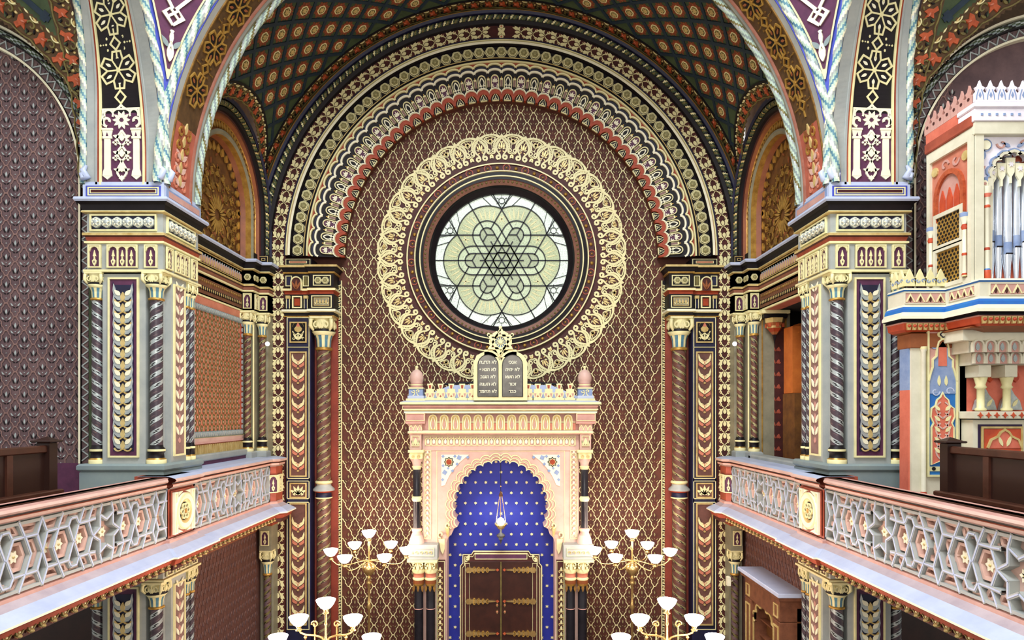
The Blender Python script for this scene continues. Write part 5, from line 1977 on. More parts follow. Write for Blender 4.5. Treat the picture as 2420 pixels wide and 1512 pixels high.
    # columns (part of the pier, each with capital and base as sub-parts)
    for (x, y, r, tw) in ((-6.52, 10.79, 0.088, -2.7), (-5.56, 10.79, 0.10, 2.7), (-5.455, 11.56, 0.05, 2.7), (-5.455, 11.74, 0.05, 2.7)):
        g = G(); shaft(g, (x, y), r, zb + 0.28, zt - 0.42, tw, ('shaft_dark', 'silver_leaf', 'near_black', 'shaft_plum'), 20, 0.035, width=0.32, starts=2)
        sh = g.build('corner_column', t, mir)
        g = G(); capital(g, (x, y), r, zt - 0.44, zt); g.build('capital', sh, mir)
        g = G(); base(g, (x, y), r, zb, zb + 0.30); g.build('column_base', sh, mir)
    return t


smed = M()
smed.poly(lobed(0.09, 6, 0.10, 36, PI / 6), 0.04, 'silver_leaf')
smed.poly(lobed(0.078, 6, 0.12, 36, PI / 6), 0.05, 'cream_white', 0.04)
smed.poly(lobed(0.066, 6, 0.12, 36, PI / 6), 0.056, 'silver_leaf', 0.05)
smed.dome((0, 0), 0.05, 0.085, 'silver_leaf', 8, 0.05)
for k in range(6):
    smed.leaf((0, 0), k * PI / 3, 0.06, 0.03, 0.075, 'cream_white', 0, 0.05)
smed_me = smed.me('medallion')
for mir in (False, True):
    side = 'right' if mir else 'left'
    pier(mir, 0.0, -2.0, f'tall grey {side} pier above the gallery with leaf panel and twisted corner columns', True)
    pier(mir, -5.02, -7.4, f'{side} pier under the gallery, its top showing below the ledge', False)

# ================================================================== side arms behind the piers
AY = 11.15
ACX, ACZ = -9.45, 4.0


def zigzag_unit(m1, m2):
    m = M()
    m.stroke([(-0.5, 0), (0.5, 0.5), (-0.5, 1.0)], 0.13, 0.02, m1)
    m.leaf((0.42, 0.95), PI, 0.7, 0.25, 0.012, m2)
    return m


zz_u = zigzag_unit('silver_leaf', 'shaft_plum')
p_cast = paper_motif(w_, h_, 'rose_brown', 'silver_leaf', 'near_black')
for mir in (False, True):
    side = 'right' if mir else 'left'
    S_ = 1 if mir else -1
    wl_ = thing('wall_' + side + '_arm', (S_ * 9.0, AY, -2.0), kind='structure', label=f'papered wall of the {side} gallery arm')
    g = G()
    g.box(-13, -6.55, AY + 0.1, AY + 0.3, -2.4, 8.5, 'wallpaper_purple_cast')
    g.build('wall_core', wl_, mir)
    g = G()
    sp = paper(p_cast, w_, h_, -9.6, -6.8, -0.7, 6.6, lambda x, z: x < -6.95 and not (z > ACZ and math.hypot(x - ACX, z - ACZ) > 2.5) and (not mir or x > -7.9))
    g.place(p_cast, wall_y(AY + 0.1), sp)
    g.build('stencilled_pattern', wl_, mir, kind='stuff')
    g = G()
    fa = lambda x, z, h: np.stack([ACX + x, AY - h, ACZ + z], -1)
    prof = [(2.38, -0.1), (2.385, 0.02), (2.42, 0.02), (2.425, -0.02), (2.56, -0.02), (2.565, 0.03), (2.59, 0.06), (2.66, 0.05), (2.70, 0.0), (2.705, 0.10), (2.735, 0.12), (2.75, 0.08), (2.78, 0.0), (3.3, 0.0), (3.3, -0.2)]
    ms = ['cream_white', 'cream_white', 'near_black', 'shaft_plum', 'near_black', 'near_black', 'vault_green', 'near_black', 'cream_white', 'cream_white', 'maroon', 'vault_brown', 'vault_brown', 'near_black']
    g.arch(fa, prof, ms, n=80, stilt=ACZ + 0.85)
    g.build('arch_moulding', wl_, mir)
    g = G()
    sa_ = np.linspace(0.0, PI, 500)
    g.rope(np.stack([ACX + 2.63 * np.cos(sa_), np.full(500, AY - 0.05), ACZ + 2.63 * np.sin(sa_)], -1), np.tile([0, -1.0, 0], (500, 1)), 0.045, 2, 0.36, ['grey_green_stone', 'vault_green', 'silver_leaf', 'vault_green', 'near_black'], 10)
    g.build('rope_moulding', wl_, mir)
    g = G()
    nn = 44
    g.place(zz_u, lambda u, v, h: np.stack([ACX + (2.49 + u) * np.cos(v / 2.49), AY + 0.02 - h, ACZ + (2.49 + u) * np.sin(v / 2.49)], -1), [(0, i * 2.49 * PI / nn / 1.0, 0, 0.12, 2.49 * PI / nn) for i in range(nn)])
    g.place(zz_u, lambda u, v, h: np.stack([ACX + (2.49 + u), AY + 0.02 - h, ACZ + v], -1), [(0, -0.178 * (i + 1), 0, 0.12, 0.178) for i in range(27)])
    g.build('zigzag_border', wl_, mir)
    # wainscot below the paper
    g = G()
    g.box(-13, -6.62, AY + 0.04, AY + 0.1, -2.0, -0.85, 'plum')
    g.build('wainscot', wl_, mir)
    av, fV = make_vault('ceiling_' + side + '_arm', 'arm', (3.2, 9.15), (-10.8, -6.74), [(ACX, ACZ, 2.74, 3.12, (1,))], (0.0, 0.34),
                        f'dark green lattice vault with orange scrolls over the {side} gallery arm', cell=0.72, line=0.09, mir=mir)
    g = G()
    g.place(scroll, lambda u, v, h: fV(u, -6.91 + v, h), [(4.0 + 0.33 * i, 0, 0, 0.33, 0.34) for i in range(15)])
    lpa = lun_path(ACX, ACZ, 2.5)

    def fLa(u, v, h):
        p, q = lpa(u, v, 2.93)
        y = 5.3 + np.sqrt(np.maximum((RV - h) ** 2 - (q - ZC) ** 2, 0.01))
        return np.stack([p, y, q], -1)
    LA = PI * 2.93
    g.place(scroll, fLa, [(1.5 + LA - 0.34 * i - 0.34, 0, 0, 0.34, 0.36) for i in range(15)])
    g.build('flower_scroll_band', av, mir, kind='stuff', label='orange flower scroll edging the arm vault')
    g = G()
    g.box(-13, -6.5, AY + 0.0, AY + 0.3, -7.4, -2.4, 'dark_wood')
    g.build('lower_wall', wl_, mir)
    # gallery floor slab
    fs = G()
    fs.box(-13, -5.32, 2.5, 11.3, -2.3, -2.02, 'floor_stone')
    fs.box(-6.0, -5.32, 11.3, 15.55, -2.3, -1.2, 'rose_stone')
    fs.build('floor_gallery_' + side, None, mir, kind='structure', label=f'floor slab of the {side} gallery')

# ================================================================== gallery balustrades
XR = -5.20
main_path = [(XR, 2.5), (XR, 10.36), (XR + 0.06, 10.36), (XR + 0.06, 11.22), (XR, 11.22), (XR, 14.78), (XR + 0.13, 14.90), (XR + 0.13, 15.24), (XR - 0.1, 15.50)]
RAIL = ([(-0.5, -1.0), (0.0, -1.0), (0.10, -1.03), (0.125, -1.06), (0.10, -1.085), (0.06, -1.095), (0.055, -1.115), (0.075, -1.125), (0.065, -1.16), (0.03, -1.18), (0.0, -1.20)],
        ['pale_blue_stone', 'pale_blue_stone', 'pink_stone', 'pink_stone', 'salmon', 'near_black', 'salmon', 'pink_stone', 'rose_stone', 'grey_stone'])
LEDGE = ([(0.0, -1.98), (0.03, -2.0), (0.03, -2.04), (0.06, -2.06), (0.13, -2.10), (0.26, -2.17), (0.30, -2.20), (0.30, -2.225), (0.27, -2.24), (0.22, -2.27), (0.19, -2.34), (0.15, -2.36), (0.13, -2.44), (0.0, -2.46), (-0.4, -2.46)],
         ['rose_stone', 'rose_stone', 'lilac_stone', 'lilac_stone', 'pale_blue_stone', 'pale_blue_stone', 'cream_white', 'pink_stone', 'terracotta', 'terracotta', 'terracotta', 'maroon', 'maroon', 'ochre_stone'])


def strap_unit(L, H):
    """(straps, insets): half pattern from the bow tie (u=0) to the star (u=1.21), scaled to a unit length L"""
    k = L / 2.42
    y = H * 0.27
    T = H / 2
    arrow = [(0, 0), (0.09, y), (0.27, y), (0.18, 0), (0.27, -y), (0.09, -y)]
    hexA = [(0.18, 0), (0.27, y), (0.45, y), (0.54, 0), (0.45, -y), (0.27, -y)]
    hexB = [(0.56, 0), (0.65, y), (0.83, y), (0.92, 0), (0.83, -y), (0.65, -y)]
    cells = [arrow, hexA, hexB]
    star = []
    for i in range(12):
        t = i * PI / 6
        r = (0.29 if i % 2 == 0 else 0.17)
        star.append((1.21 + r * math.cos(t), r * math.sin(t) * 1.0))
    lines = [[(0, 0), (0.08, y), (0, T)], [(0, 0), (0.08, -y), (0, -T)], [(0.54, 0), (0.56, 0)]]
    for s2 in (1, -1):
        lines += [[(0.27, s2 * y), (0.36, s2 * T)], [(0.45, s2 * y), (0.50, s2 * (y + 0.5 * (T - y))), (0.60, s2 * (y + 0.5 * (T - y))), (0.65, s2 * y)], [(0.65, s2 * y), (0.74, s2 * T)],
                  [(0.83, s2 * y), (0.97, s2 * y * 1.05)], [(0.83, s2 * y), (0.92, s2 * T)], [(1.21 - 0.145, s2 * 0.25), (1.21 - 0.1, s2 * T)]]
    tops = []
    for s2 in (1, -1):
        a0 = y + 0.04; b0 = T - 0.045
        tops += [[(0.10, s2 * a0), (0.24, s2 * a0), (0.30, s2 * b0), (0.05, s2 * b0)], [(0.33, s2 * a0), (0.43, s2 * a0), (0.47, s2 * b0), (0.40, s2 * b0)],
                 [(0.53, s2 * (a0 + 0.03)), (0.66, s2 * (a0 + 0.03)), (0.69, s2 * b0), (0.53, s2 * b0)], [(0.70, s2 * a0), (0.80, s2 * a0), (0.86, s2 * b0), (0.77, s2 * b0)],
                 [(0.90, s2 * a0), (1.02, s2 * a0), (1.06, s2 * b0), (0.96, s2 * b0)]]
    return k, cells, star, lines, tops


def ins(poly, f):
    c = np.mean(poly, axis=0)
    return [tuple(c + (np.array(p) - c) * f) for p in poly]


def ccw(p):
    a_ = sum(p[i][0] * p[(i + 1) % len(p)][1] - p[(i + 1) % len(p)][0] * p[i][1] for i in range(len(p)))
    return p if a_ > 0 else p[::-1]


flower = M()
for k in range(6):
    flower.leaf((0, 0), k * PI / 3, 0.062, 0.04, 0.03, 'cream_white')
flower.dome((0, 0), 0.02, 0.045, 'pale_gold', 6)
flower_me = flower.me('flower_boss')


RIMS = {}


class Segs:
    """straight straps, each drawn once, with the least step in height where they cross"""

    def __init__(s): s.d = {}

    def add(s, pts):
        for p, q in zip(pts[:-1], pts[1:]):
            a_, b_ = (round(p[0], 3), round(p[1], 3)), (round(q[0], 3), round(q[1], 3))
            s.d.setdefault((min(a_, b_), max(a_, b_)), 1)

    def add_closed(s, pts): s.add(list(pts) + [pts[0]])

    def draw(s, m, w, h, mname):
        for i, ((a_, b_), _) in enumerate(sorted(s.d.items())):
            a_, b_ = np.array(a_), np.array(b_)
            t = (b_ - a_) / (np.linalg.norm(b_ - a_) + 1e-9) * w * 0.28
            hh = h + 0.0011 * (i % 9)
            m.stroke([tuple(a_ - t), tuple(b_ + t)], w, hh, mname)
            m.stroke([tuple(a_), tuple(b_)], w * 0.35, hh + 0.006, 'pale_blue_stone', h0=hh)



def rim_piece(key, pts, w, mname, pnl, fnp, mir):
    """one recessed rim of a cell of the pierced panel, an object of its own"""
    c = np.mean(pts, axis=0)
    if key not in RIMS:
        RIMS[key] = M().stroke([tuple(np.array(p) - c) for p in pts], w, 0.065, mname, True).me('cell_rim')
    piece('cell_rim', RIMS[key], pnl, fnp(c), (0, 1, 0), (0, 0, 1), mir)


def strap_panel(par, y0, y1, z0, z1, mir, phase, Lu=2.42, tilt=0.0):
    H = z1 - z0
    zc = (z0 + z1) / 2
    g = G()
    g.box(XR - 0.10, XR - 0.07, y0, y1, z0, z1, 'pink_stone')
    pnl = g.build('pierced_panel', par, mir)
    m = M()
    k, cells, star, lines, tops = strap_unit(Lu, H)
    u = phase - Lu
    fl = []
    segs = Segs()
    while u < y1 - y0 + Lu:
        for sgn in (1, -1):
            def T(pts, u=u, sgn=sgn):
                return [(u + (x * k if sgn > 0 else Lu - x * k), y) for x, y in pts]
            fnp = lambda c: (XR - 0.068, c[0] + y0, c[1] + zc)
            ok = lambda pts: min(p[0] for p in pts) > 0.04 and max(p[0] for p in pts) < y1 - y0 - 0.04
            for i, c in enumerate(cells):
                segs.add_closed(T(c))
                q = T(ins(c, 0.68))
                if ok(q) and np.mean(q, axis=0)[0] + y0 > 4.8:
                    rim_piece(('c', i, sgn), q, 0.036, 'pink_stone', pnl, fnp, mir)
                    cc = np.mean(T(c), axis=0)
                    fl.append((cc[0], cc[1]))
            for ln in lines:
                segs.add(T(ln))
            for i, tp in enumerate(tops):
                q = T(tp)
                if ok(q) and np.mean(q, axis=0)[0] + y0 > 4.8:
                    rim_piece(('t', i, sgn), q, 0.036, 'pink_stone', pnl, fnp, mir)
        segs.add_closed([(u + x * k, y) for x, y in star])
        fl.append((u + 1.21 * k, 0))
        u += Lu
    fn = lambda u, v, h: np.stack([XR - 0.07 + h, np.clip(u + y0, y0, y1), v + zc], -1)
    segs.draw(m, 0.046, 0.10, 'grey_stone')
    g = G(); g.place(m, fn, [(0, 0, 0, 1, 1)]); g.build('strapwork', pnl, mir)
    for (a_, b_) in fl:
        if 0.1 < a_ < y1 - y0 - 0.1 and a_ + y0 > 4.8:
            piece('flower_boss', flower_me, pnl, (XR - 0.065, a_ + y0, b_ + zc), (0, 1, 0), (0, 0, 1), mir, scale=1.25)
    g = G()
    for (a_, b_) in ((z1 - 0.035, z1), (z0, z0 + 0.035)):
        g.box(XR - 0.08, XR + 0.035, y0, y1, a_, b_, 'grey_stone')
    for (a_, b_) in ((y0, y0 + 0.035), (y1 - 0.035, y1)):
        g.box(XR - 0.08, XR + 0.035, a_, b_, z0, z1, 'grey_stone')
    g.build('panel_frame', pnl, mir)


dent = M()
dent.poly([(-0.075, 0.055), (0, -0.05), (0.075, 0.055)], 0.03, 'salmon')
dent.dome((0, -0.01), 0.03, 0.085, 'pale_gold', 8, 0.02)
dent.leaf((-0.07, 0.055), -0.9, 0.11, 0.025, 0.05, 'moss_gold'); dent.leaf((0.07, 0.055), PI + 0.9, 0.11, 0.025, 0.05, 'moss_gold')
dent.disc((0, 0.035), 0.014, 0.05, 'cream', 6)
dent_me = dent.me('bead')
for mir in (False, True):
    side = 'right' if mir else 'left'
    S_ = 1 if mir else -1
    b = thing('gallery_balustrade', (S_ * 5.2, 9.0, -2.46), label=f'pink and grey stone gallery balustrade with star strapwork on the {side}', cat='balustrade')
    g = G()
    g.sweep(main_path[2:], *RAIL)
    near = ([(-0.22, -1.02), (0.0, -1.02)] + RAIL[0][2:], ['pew_edge', 'rose_stone'] + RAIL[1][2:])
    g.sweep(main_path[:3], *near)
    g.build('handrail', b, mir)
    g = G(); g.sweep(main_path, *LEDGE); g.build('ledge', b, mir)
    g = G()
    g.sweep(main_path[1:5], [(-0.02, -1.2), (-0.02, -1.98)], 'terracotta')
    g.box(XR - 0.5, XR - 0.0, 10.4, 11.2, -2.4, -1.0, 'terracotta')
    g.sweep(main_path[5:], [(-0.01, -1.2), (-0.01, -1.98)], 'terracotta')
    g.box(XR - 0.4, XR + 0.06, 14.86, 15.5, -2.4, -1.02, 'terracotta')
    g.box(XR - 0.4, XR - 0.1, 11.2, 14.9, -2.4, -1.02, 'rose_stone')
    g.box(XR - 0.3, XR - 0.1, 2.5, 10.4, -2.4, -1.02, 'rose_stone')
    g.build('pedestals', b, mir)
    strap_panel(b, 2.6, 10.36, -1.97, -1.20, mir, 0.17)
    strap_panel(b, 11.24, 14.76, -1.97, -1.20, mir, 0.6)
    # roundel pedestal
    g = G()
    m = M()
    m.rect(10.42, 11.17, -1.95, -1.23, 0.01, 'terracotta')
    for u in (10.46, 11.02):
        m.frame(u, u + 0.11, -1.93, -1.26, 0.025, 0.05, 'cream_white'); m.rect(u + 0.025, u + 0.085, -1.9, -1.29, 0.03, 'cream')
    g.place(m, wall_x(XR + 0.06), [(0, 0, 0, 1, 1)])
    g.build('pedestal_frame', b, mir)
    g = G()
    c0 = (XR + 0.07, 10.795, -1.595)
    g.lathe((0, 0, 0), [(0.30, 0.0), (0.30, 0.05), (0.27, 0.06), (0.25, 0.03), (0.20, 0.05), (0.15, 0.02), (0.0, 0.01)], ['cream_white', 'cream', 'cream_white', 'cream_white', 'pale_gold', 'near_black'], 32, True, 'x')
    for V in g.V:
        V += np.array(c0)
    m = M()
    for k in range(6):
        t = k * PI / 3
        m.disc((0.09 * math.cos(t), 0.09 * math.sin(t)), 0.032, 0.03, 'near_black', 10)
        m.stroke([(0.09 * math.cos(t) + 0.042 * math.cos(q), 0.09 * math.sin(t) + 0.042 * math.sin(q)) for q in np.arange(10) * PI / 5], 0.018, 0.05, 'cream', True)
    m.star((0, 0), 0.05, 0.03, 6, 0.05, 'gold')
    g.place(m, lambda u, v, h: np.stack([c0[0] + h, c0[1] + u, c0[2] + v], -1), [(0, 0, 0, 1, 1)])
    for sx in (1, -1):
        for sz in (1, -1):
            mm_ = M(); mm_.poly(ccw([(sx * 0.19, sz * 0.33), (sx * 0.05, sz * 0.33), (sx * 0.19, sz * 0.27)]), 0.04, 'cream_white')
            g.place(mm_, lambda u, v, h: np.stack([c0[0] - 0.01 + h, c0[1] + u, c0[2] + v], -1), [(0, 0, 0, 1, 1)])
    g.build('roundel', b, mir)
    # niche panel on the canted corner pedestal
    piece('niche_panel', n1_me, b, (XR + 0.07, 14.835, -1.59), (0.76, 0.66, 0), (0, 0, 1), mir, scale=1.0)
    piece('niche_panel', n1_me, b, (XR + 0.13, 15.07, -1.59), (0, 1, 0), (0, 0, 1), mir, scale=1.0)
    # beads under the ledge
    y = 5.6
    while y < 14.7:
        x = XR + 0.165 + (0.06 if 10.36 < y < 11.22 else 0)
        piece('bead', dent_me, b, (x - 0.01, y, -2.36), (0, 1, 0), (0.2, 0, 1), mir, scale=0.9)
        y += 0.18

# ---- walls below the gallery in the alcove
for mir in (False, True):
    side = 'right' if mir else 'left'
    S_ = 1 if mir else -1
    lw = thing('wall_' + side + '_lower', (S_ * 5.6, 13.5, -7.4), kind='structure', label=f'brown papered alcove wall under the {side} gallery')
    g = G(); g.box(-6.2, -5.60, 11.5, 15.9, -7.4, -2.4, 'lowerwall_brown'); g.build('wall_core', lw, mir)
    g = G()
    tick = M(); tick.leaf((0, 0), PI / 2, 0.14, 0.022, 0.01, 'panel_brown'); tick.leaf((0.07, 0.1), PI / 2 + 0.2, 0.12, 0.03, 0.01, 'shaft_plum'); tick.leaf((-0.04, 0.16), PI / 2, 0.06, 0.016, 0.012, 'rose_brown')
    g.place(tick, wall_x(-5.60), [(11.95 + 0.16 * (i + 0.5 * (j % 2)), -2.75 - 0.2 * (j + 1), 0, 1, 1) for i in range(20) for j in range(14)])
    g.build('stencilled_pattern', lw, mir, kind='stuff')
    g = G()
    tri_ = M(); tri_.poly([(0, 0), (0.1, 0), (0.05, 0.08)], 0.015, 'pale_gold'); tri_.poly([(0.05, 0.09), (0.1, 0.01), (0.15, 0.09)], 0.012, 'salmon')
    g.place(tri_, wall_x(-5.59), [(11.9 + 0.1 * i, -2.66, 0, 1, 1) for i in range(32)])
    g.box(-5.60, -5.585, 11.8, 15.3, -2.70, -2.675, 'ochre_stone'); g.box(-5.60, -5.585, 11.8, 15.3, -2.56, -2.52, 'ochre_stone')
    g.build('border_strip', lw, mir)
    # corner column under the gallery
    c = thing('gallery_column', (S_ * 5.35, 15.2, -7.4), label=f'slim dark column under the {side} gallery corner beside the leaf strip', cat='column')
    x, y = -5.38, 15.2
    g = G(); g.box(x - 0.14, x + 0.14, y - 0.14, y + 0.2, -3.14, -2.46, 'olive_grey'); g.sweep([(x - 0.14, y + 0.2), (x - 0.14, y - 0.14), (x + 0.14, y - 0.14), (x + 0.14, y + 0.2)], [(0, -2.46), (0.05, -2.48), (0.03, -2.56), (0.0, -2.58)], ['pale_gold', 'terracotta', 'gold']); g.build('block', c, mir)
    piece('niche_panel', n1_me, c, (x, y - 0.14, -2.85), (1, 0, 0), (0, 0, 1), mir, scale=0.85)
    g = G(); capital(g, (x, y), 0.085, -3.72, -3.14); g.build('capital', c, mir)
    g = G(); shaft(g, (x, y), 0.085, -7.1, -3.72, 3.0, ('shaft_plum', 'moss_gold', 'near_black', 'maroon'), 16, 0.04, width=0.3, starts=2); g.build('column_shaft', c, mir)
    g = G(); g.box(x - 0.2, x + 0.1, y + 0.1, 15.6, -7.4, -2.5, 'olive_grey'); g.build('respond', c, mir)

# ================================================================== the ark
YK = 14.6
def ax(px): return 0.0 + (px - 1184.5) * YK / FOC
def az(py): return (976 - py) * YK / FOC


ark = thing('torah_ark', (0, YK, -7.4), label='tall pink marble ark with cusped blue niche in the middle of the east wall', cat='ark')
fk = wall_y(YK)
# blue starry niche back
g = G()
g.box(ax(1045), -ax(1045), YK + 0.55, YK + 0.6, -7.4, az(1064), 'ark_blue')
g.build('niche_back', ark)
st6 = M().star((0, 0), 0.040, 0.020, 6, 0.015, 'cream', rot=PI / 6).me('star')
SY = YK + 0.55
ks = SY / YK
for j in range(18):
    y = 1091 + 24.4 * j
    for i in range(-6, 7):
        px = 1184.5 + (24.1 * i + (12.05 if j % 2 == 0 else 0))
        X, Z = ax(px) * 1.0, az(y)
        a_ = abs(px - 1184.5)
        lim = 113 if y > 1130 else 113 * math.sqrt(max(0.01, 1 - ((1150 - y) / 70) ** 2))
        if y > 1250:
            lim = 122
        if a_ < lim and not (y > 1296 and a_ < 96):
            piece('star', st6, ark, (X * ks, SY - 0.001, Z * ks), (1, 0, 0), (0, 0, 1))

# front slab with the cusped opening: outline polygon, right half
def cusped(r0=0.0, n=7):
    """right half of the opening outline from the apex down to the foot, px offsets from the axis and rows"""
    pts = []
    cx, cy, R_ = 0.0, 1200.0, 107.0
    lobes = 11
    angs = np.linspace(PI / 2, -0.42, lobes)
    for i in range(lobes - 1):
        a0, a1 = angs[i], angs[i + 1]
        p0 = (cx + (R_) * math.cos(a0), cy - R_ * math.sin(a0)); p1 = (cx + R_ * math.cos(a1), cy - R_ * math.sin(a1))
        mx, my = (p0[0] + p1[0]) / 2, (p0[1] + p1[1]) / 2
        dx, dy = p1[0] - p0[0], p1[1] - p0[1]
        L = math.hypot(dx, dy)
        nx, ny = dy / L, -dx / L
        for q in np.linspace(0, PI, 7)[: -1]:
            s_ = (1 - math.cos(q)) / 2
            bulge = math.sin(q) * L * 0.34
            pts.append((p0[0] + dx * s_ + nx * bulge + r0 * math.cos((a0 + a1) / 2), p0[1] + dy * s_ + ny * bulge - r0 * math.sin((a0 + a1) / 2)))
    return pts


cu = cusped()
foot = [(112, 1250), (116, 1262), (124, 1270), (128, 1282), (128, 1300)]
half = [(x, y) for x, y in cu] + foot
op = half + [(128, 1760)]
P_ = lambda x, y: (x * YK / FOC, az(y))
m = M()
body_half = [P_(0, 1063)] + [P_(*q) for q in op[::1]]
slab = [P_(0, 1063)] + [P_(x, y) for x, y in op] + [P_(185, 1760), P_(185, 1063)]
for sx in (1, -1):
    q = [(sx * x, z) for x, z in slab]
    m.poly(ccw(q), 0.0, 'pink_stone', -0.55)
g = G(); g.place(m, fk, [(0, 0, 0, 1, 1)]); g.build('front_slab', ark)
# cusped archivolts: gold edge, stone ring, gold edge
m = M()
for off, w, h, nm in ((1.2, 0.02, 0.05, 'cream'), (4.5, 0.04, 0.036, 'rose_stone'), (8, 0.018, 0.05, 'cream'), (12, 0.045, 0.022, 'pink_stone'), (16, 0.02, 0.042, 'cream')):
    c2 = [P_(x, y) for x, y in cusped(off)]
    full = [(-x, z) for x, z in c2[::-1]] + c2
    m.stroke(full, w, h, nm)
g = G(); g.place(m, fk, [(0, 0, 0, 1, 1)]); g.build('cusped_archivolt', ark)
# scrolls and consoles at the foot of the arch
for sx in (1, -1):
    m = M()
    for (cx, cy, r) in ((124, 1240, 7), (141, 1262, 8)):
        c_ = P_(cx, cy); rr = r * YK / FOC
        m.stroke([(sx * x, z) for x, z in spiral(c_[0], c_[1], rr, rr * 0.25, -PI / 2, -PI / 2 + 5.5, 14)], 0.028, 0.07, 'cream', h0=-0.02)
    m.poly(ccw([(sx * x, z) for x, z in [P_(121, 1243), P_(131, 1243), P_(127, 1262), P_(123, 1268)]]), 0.06, 'pale_gold', -0.02)
    m.poly(ccw([(sx * x, z) for x, z in [P_(132, 1272), P_(146, 1272), P_(141, 1300), P_(136, 1308), P_(132, 1296)]]), 0.06, 'cream', -0.02)
    g = G(); g.place(m, fk, [(0, 0, 0, 1, 1)]); g.build('arch_console', ark)
# white pierced spandrels with eight-pointed stars
for sx in (1, -1):
    m = M()
    outer = [P_(140, 1074), P_(140, 1148)] + [P_(q * math.cos(t), 1192 - q * math.sin(t)) for t in np.linspace(0.34, 1.0, 9) for q in (139,)] + [P_(76, 1074)]
    m.poly(ccw([(sx * x, z) for x, z in outer]), 0.02, 'cream_white')
    g = G(); g.place(m, fk, [(0, 0, 0, 1, 1)]); sp_ = g.build('spandrel', ark)
    m = M()
    c_ = P_(122, 1091)
    m.star((sx * c_[0], c_[1]), 0.115, 0.082, 8, 0.035, 'near_black', 0.02)
    m.star((sx * c_[0], c_[1]), 0.09, 0.064, 8, 0.045, 'cream', 0.02)
    m.star((sx * c_[0], c_[1]), 0.075, 0.054, 8, 0.05, 'rust', 0.02)
    g = G(); g.place(m, fk, [(0, 0, 0, 1, 1)]); g.build('inset_star', sp_)
    m = M()
    for (px, py, r, rt) in ((98, 1081, 5, 0.4), (132, 1116, 5, 0.2), (103, 1096, 3, 0), (114, 1112, 3, 0), (136, 1078, 3, 0), (108, 1078, 3, 0), (136, 1100, 3, 0), (78, 1080, 3, 0), (137, 1133, 3, 0), (124, 1106, 2.5, 0)):
        c_ = P_(px, py); r *= YK / FOC
        m.poly([(sx * c_[0] + r * 1.35 * math.cos(q + rt), c_[1] + r * 1.35 * math.sin(q + rt)) for q in np.arange(4) * PI / 2], 0.03, 'organ_steel', 0.015)
    g = G(); g.place(m, fk, [(0, 0, 0, 1, 1)]); g.build('pierced_cut', sp_, kind='stuff')

# gold fillets and ornamental strips
m = M()
fx, fz0, fz1 = ax(1336), az(1300), az(1065)
m.frame(-fx, fx, fz0 - 2, fz1, 0.012, 0.012, 'cream')
for sx in (1, -1):
    x0, x1 = sx * P_(164, 0)[0], sx * P_(181, 0)[0]
    x0, x1 = min(x0, x1), max(x0, x1)
    m.frame(x0, x1, az(1273), az(1064), 0.014, 0.025, 'cream')
    xc = (x0 + x1) / 2
    for k in range(17):
        z = az(1268) + 0.112 * k
        for s2 in (1, -1):
            m.stroke(spiral(xc + s2 * 0.028, z + 0.03, 0.028, 0.008, -PI / 2, -PI / 2 + s2 * 4.6, 9), 0.016, 0.03, 'cream')
        m.leaf((xc, z + 0.045), PI / 2, 0.07, 0.045, 0.032, 'cream_white')
g = G(); g.place(m, fk, [(0, 0, 0, 1, 1)]); g.build('side_strip', ark)

# frieze, cornice, parapet
wid = lambda px: px * YK / FOC
def ubox(g, hw_, yf, z0, z1, m_, b=0.0): g.box(-hw_, hw_, YK - yf, YK + 1.0, z0, z1, m_, b)


g = G()
ubox(g, wid(185), 0.02, az(1064), az(1023), 'pink_stone')
ubox(g, wid(208), 0.10, az(1064), az(1023), 'pink_stone') if False else None
for sx in (1, -1):
    x0, x1 = sx * wid(186), sx * wid(212)
    g.box(x0, x1, YK - 0.12, YK + 0.6, az(1064), az(1023), 'pink_stone')
g.build('architrave', ark)
m = M()
x0, x1 = -wid(179), wid(177)
m.frame(x0, x1, az(1053), az(1029), 0.014, 0.03, 'cream')
tre = M()
tre.stroke([(-0.055, 0.0), (-0.055, 0.1)] + arc(0, 0.1, 0.055, PI, 0, 7)[1:-1] + [(0.055, 0.1), (0.055, 0.0)], 0.02, 0.03, 'cream')
tre.leaf((0, 0.02), PI / 2, 0.12, 0.06, 0.03, 'cream_white'); tre.leaf((0.055, 0.12), PI / 2, 0.07, 0.03, 0.03, 'cream')
tre_me2 = tre.me('trefoil')
g = G(); g.place(m, fk, [(0, 0, 0, 1, 1)]); g.build('frieze_frame', ark)
for i in range(26):
    piece('trefoil', tre_me2, ark, (x0 + 0.075 + (x1 - x0 - 0.15) * i / 25, YK - 0.02, az(1051)), (1, 0, 0), (0, 0, 1))
for sx in (1, -1):
    m = M(); c = sx * wid(199)
    m.frame(c - 0.085, c + 0.085, az(1053), az(1029), 0.014, 0.03, 'cream')
    m.leaf((c, az(1051)), PI / 2, 0.16, 0.08, 0.03, 'cream'); m.leaf((c - 0.04, az(1051)), PI / 2 + 0.4, 0.12, 0.04, 0.03, 'cream'); m.leaf((c + 0.04, az(1051)), PI / 2 - 0.4, 0.12, 0.04, 0.03, 'cream')
    g = G(); g.place(m, wall_y(YK - 0.12), [(0, 0, 0, 1, 1)]); g.build('corner_rosette', ark)
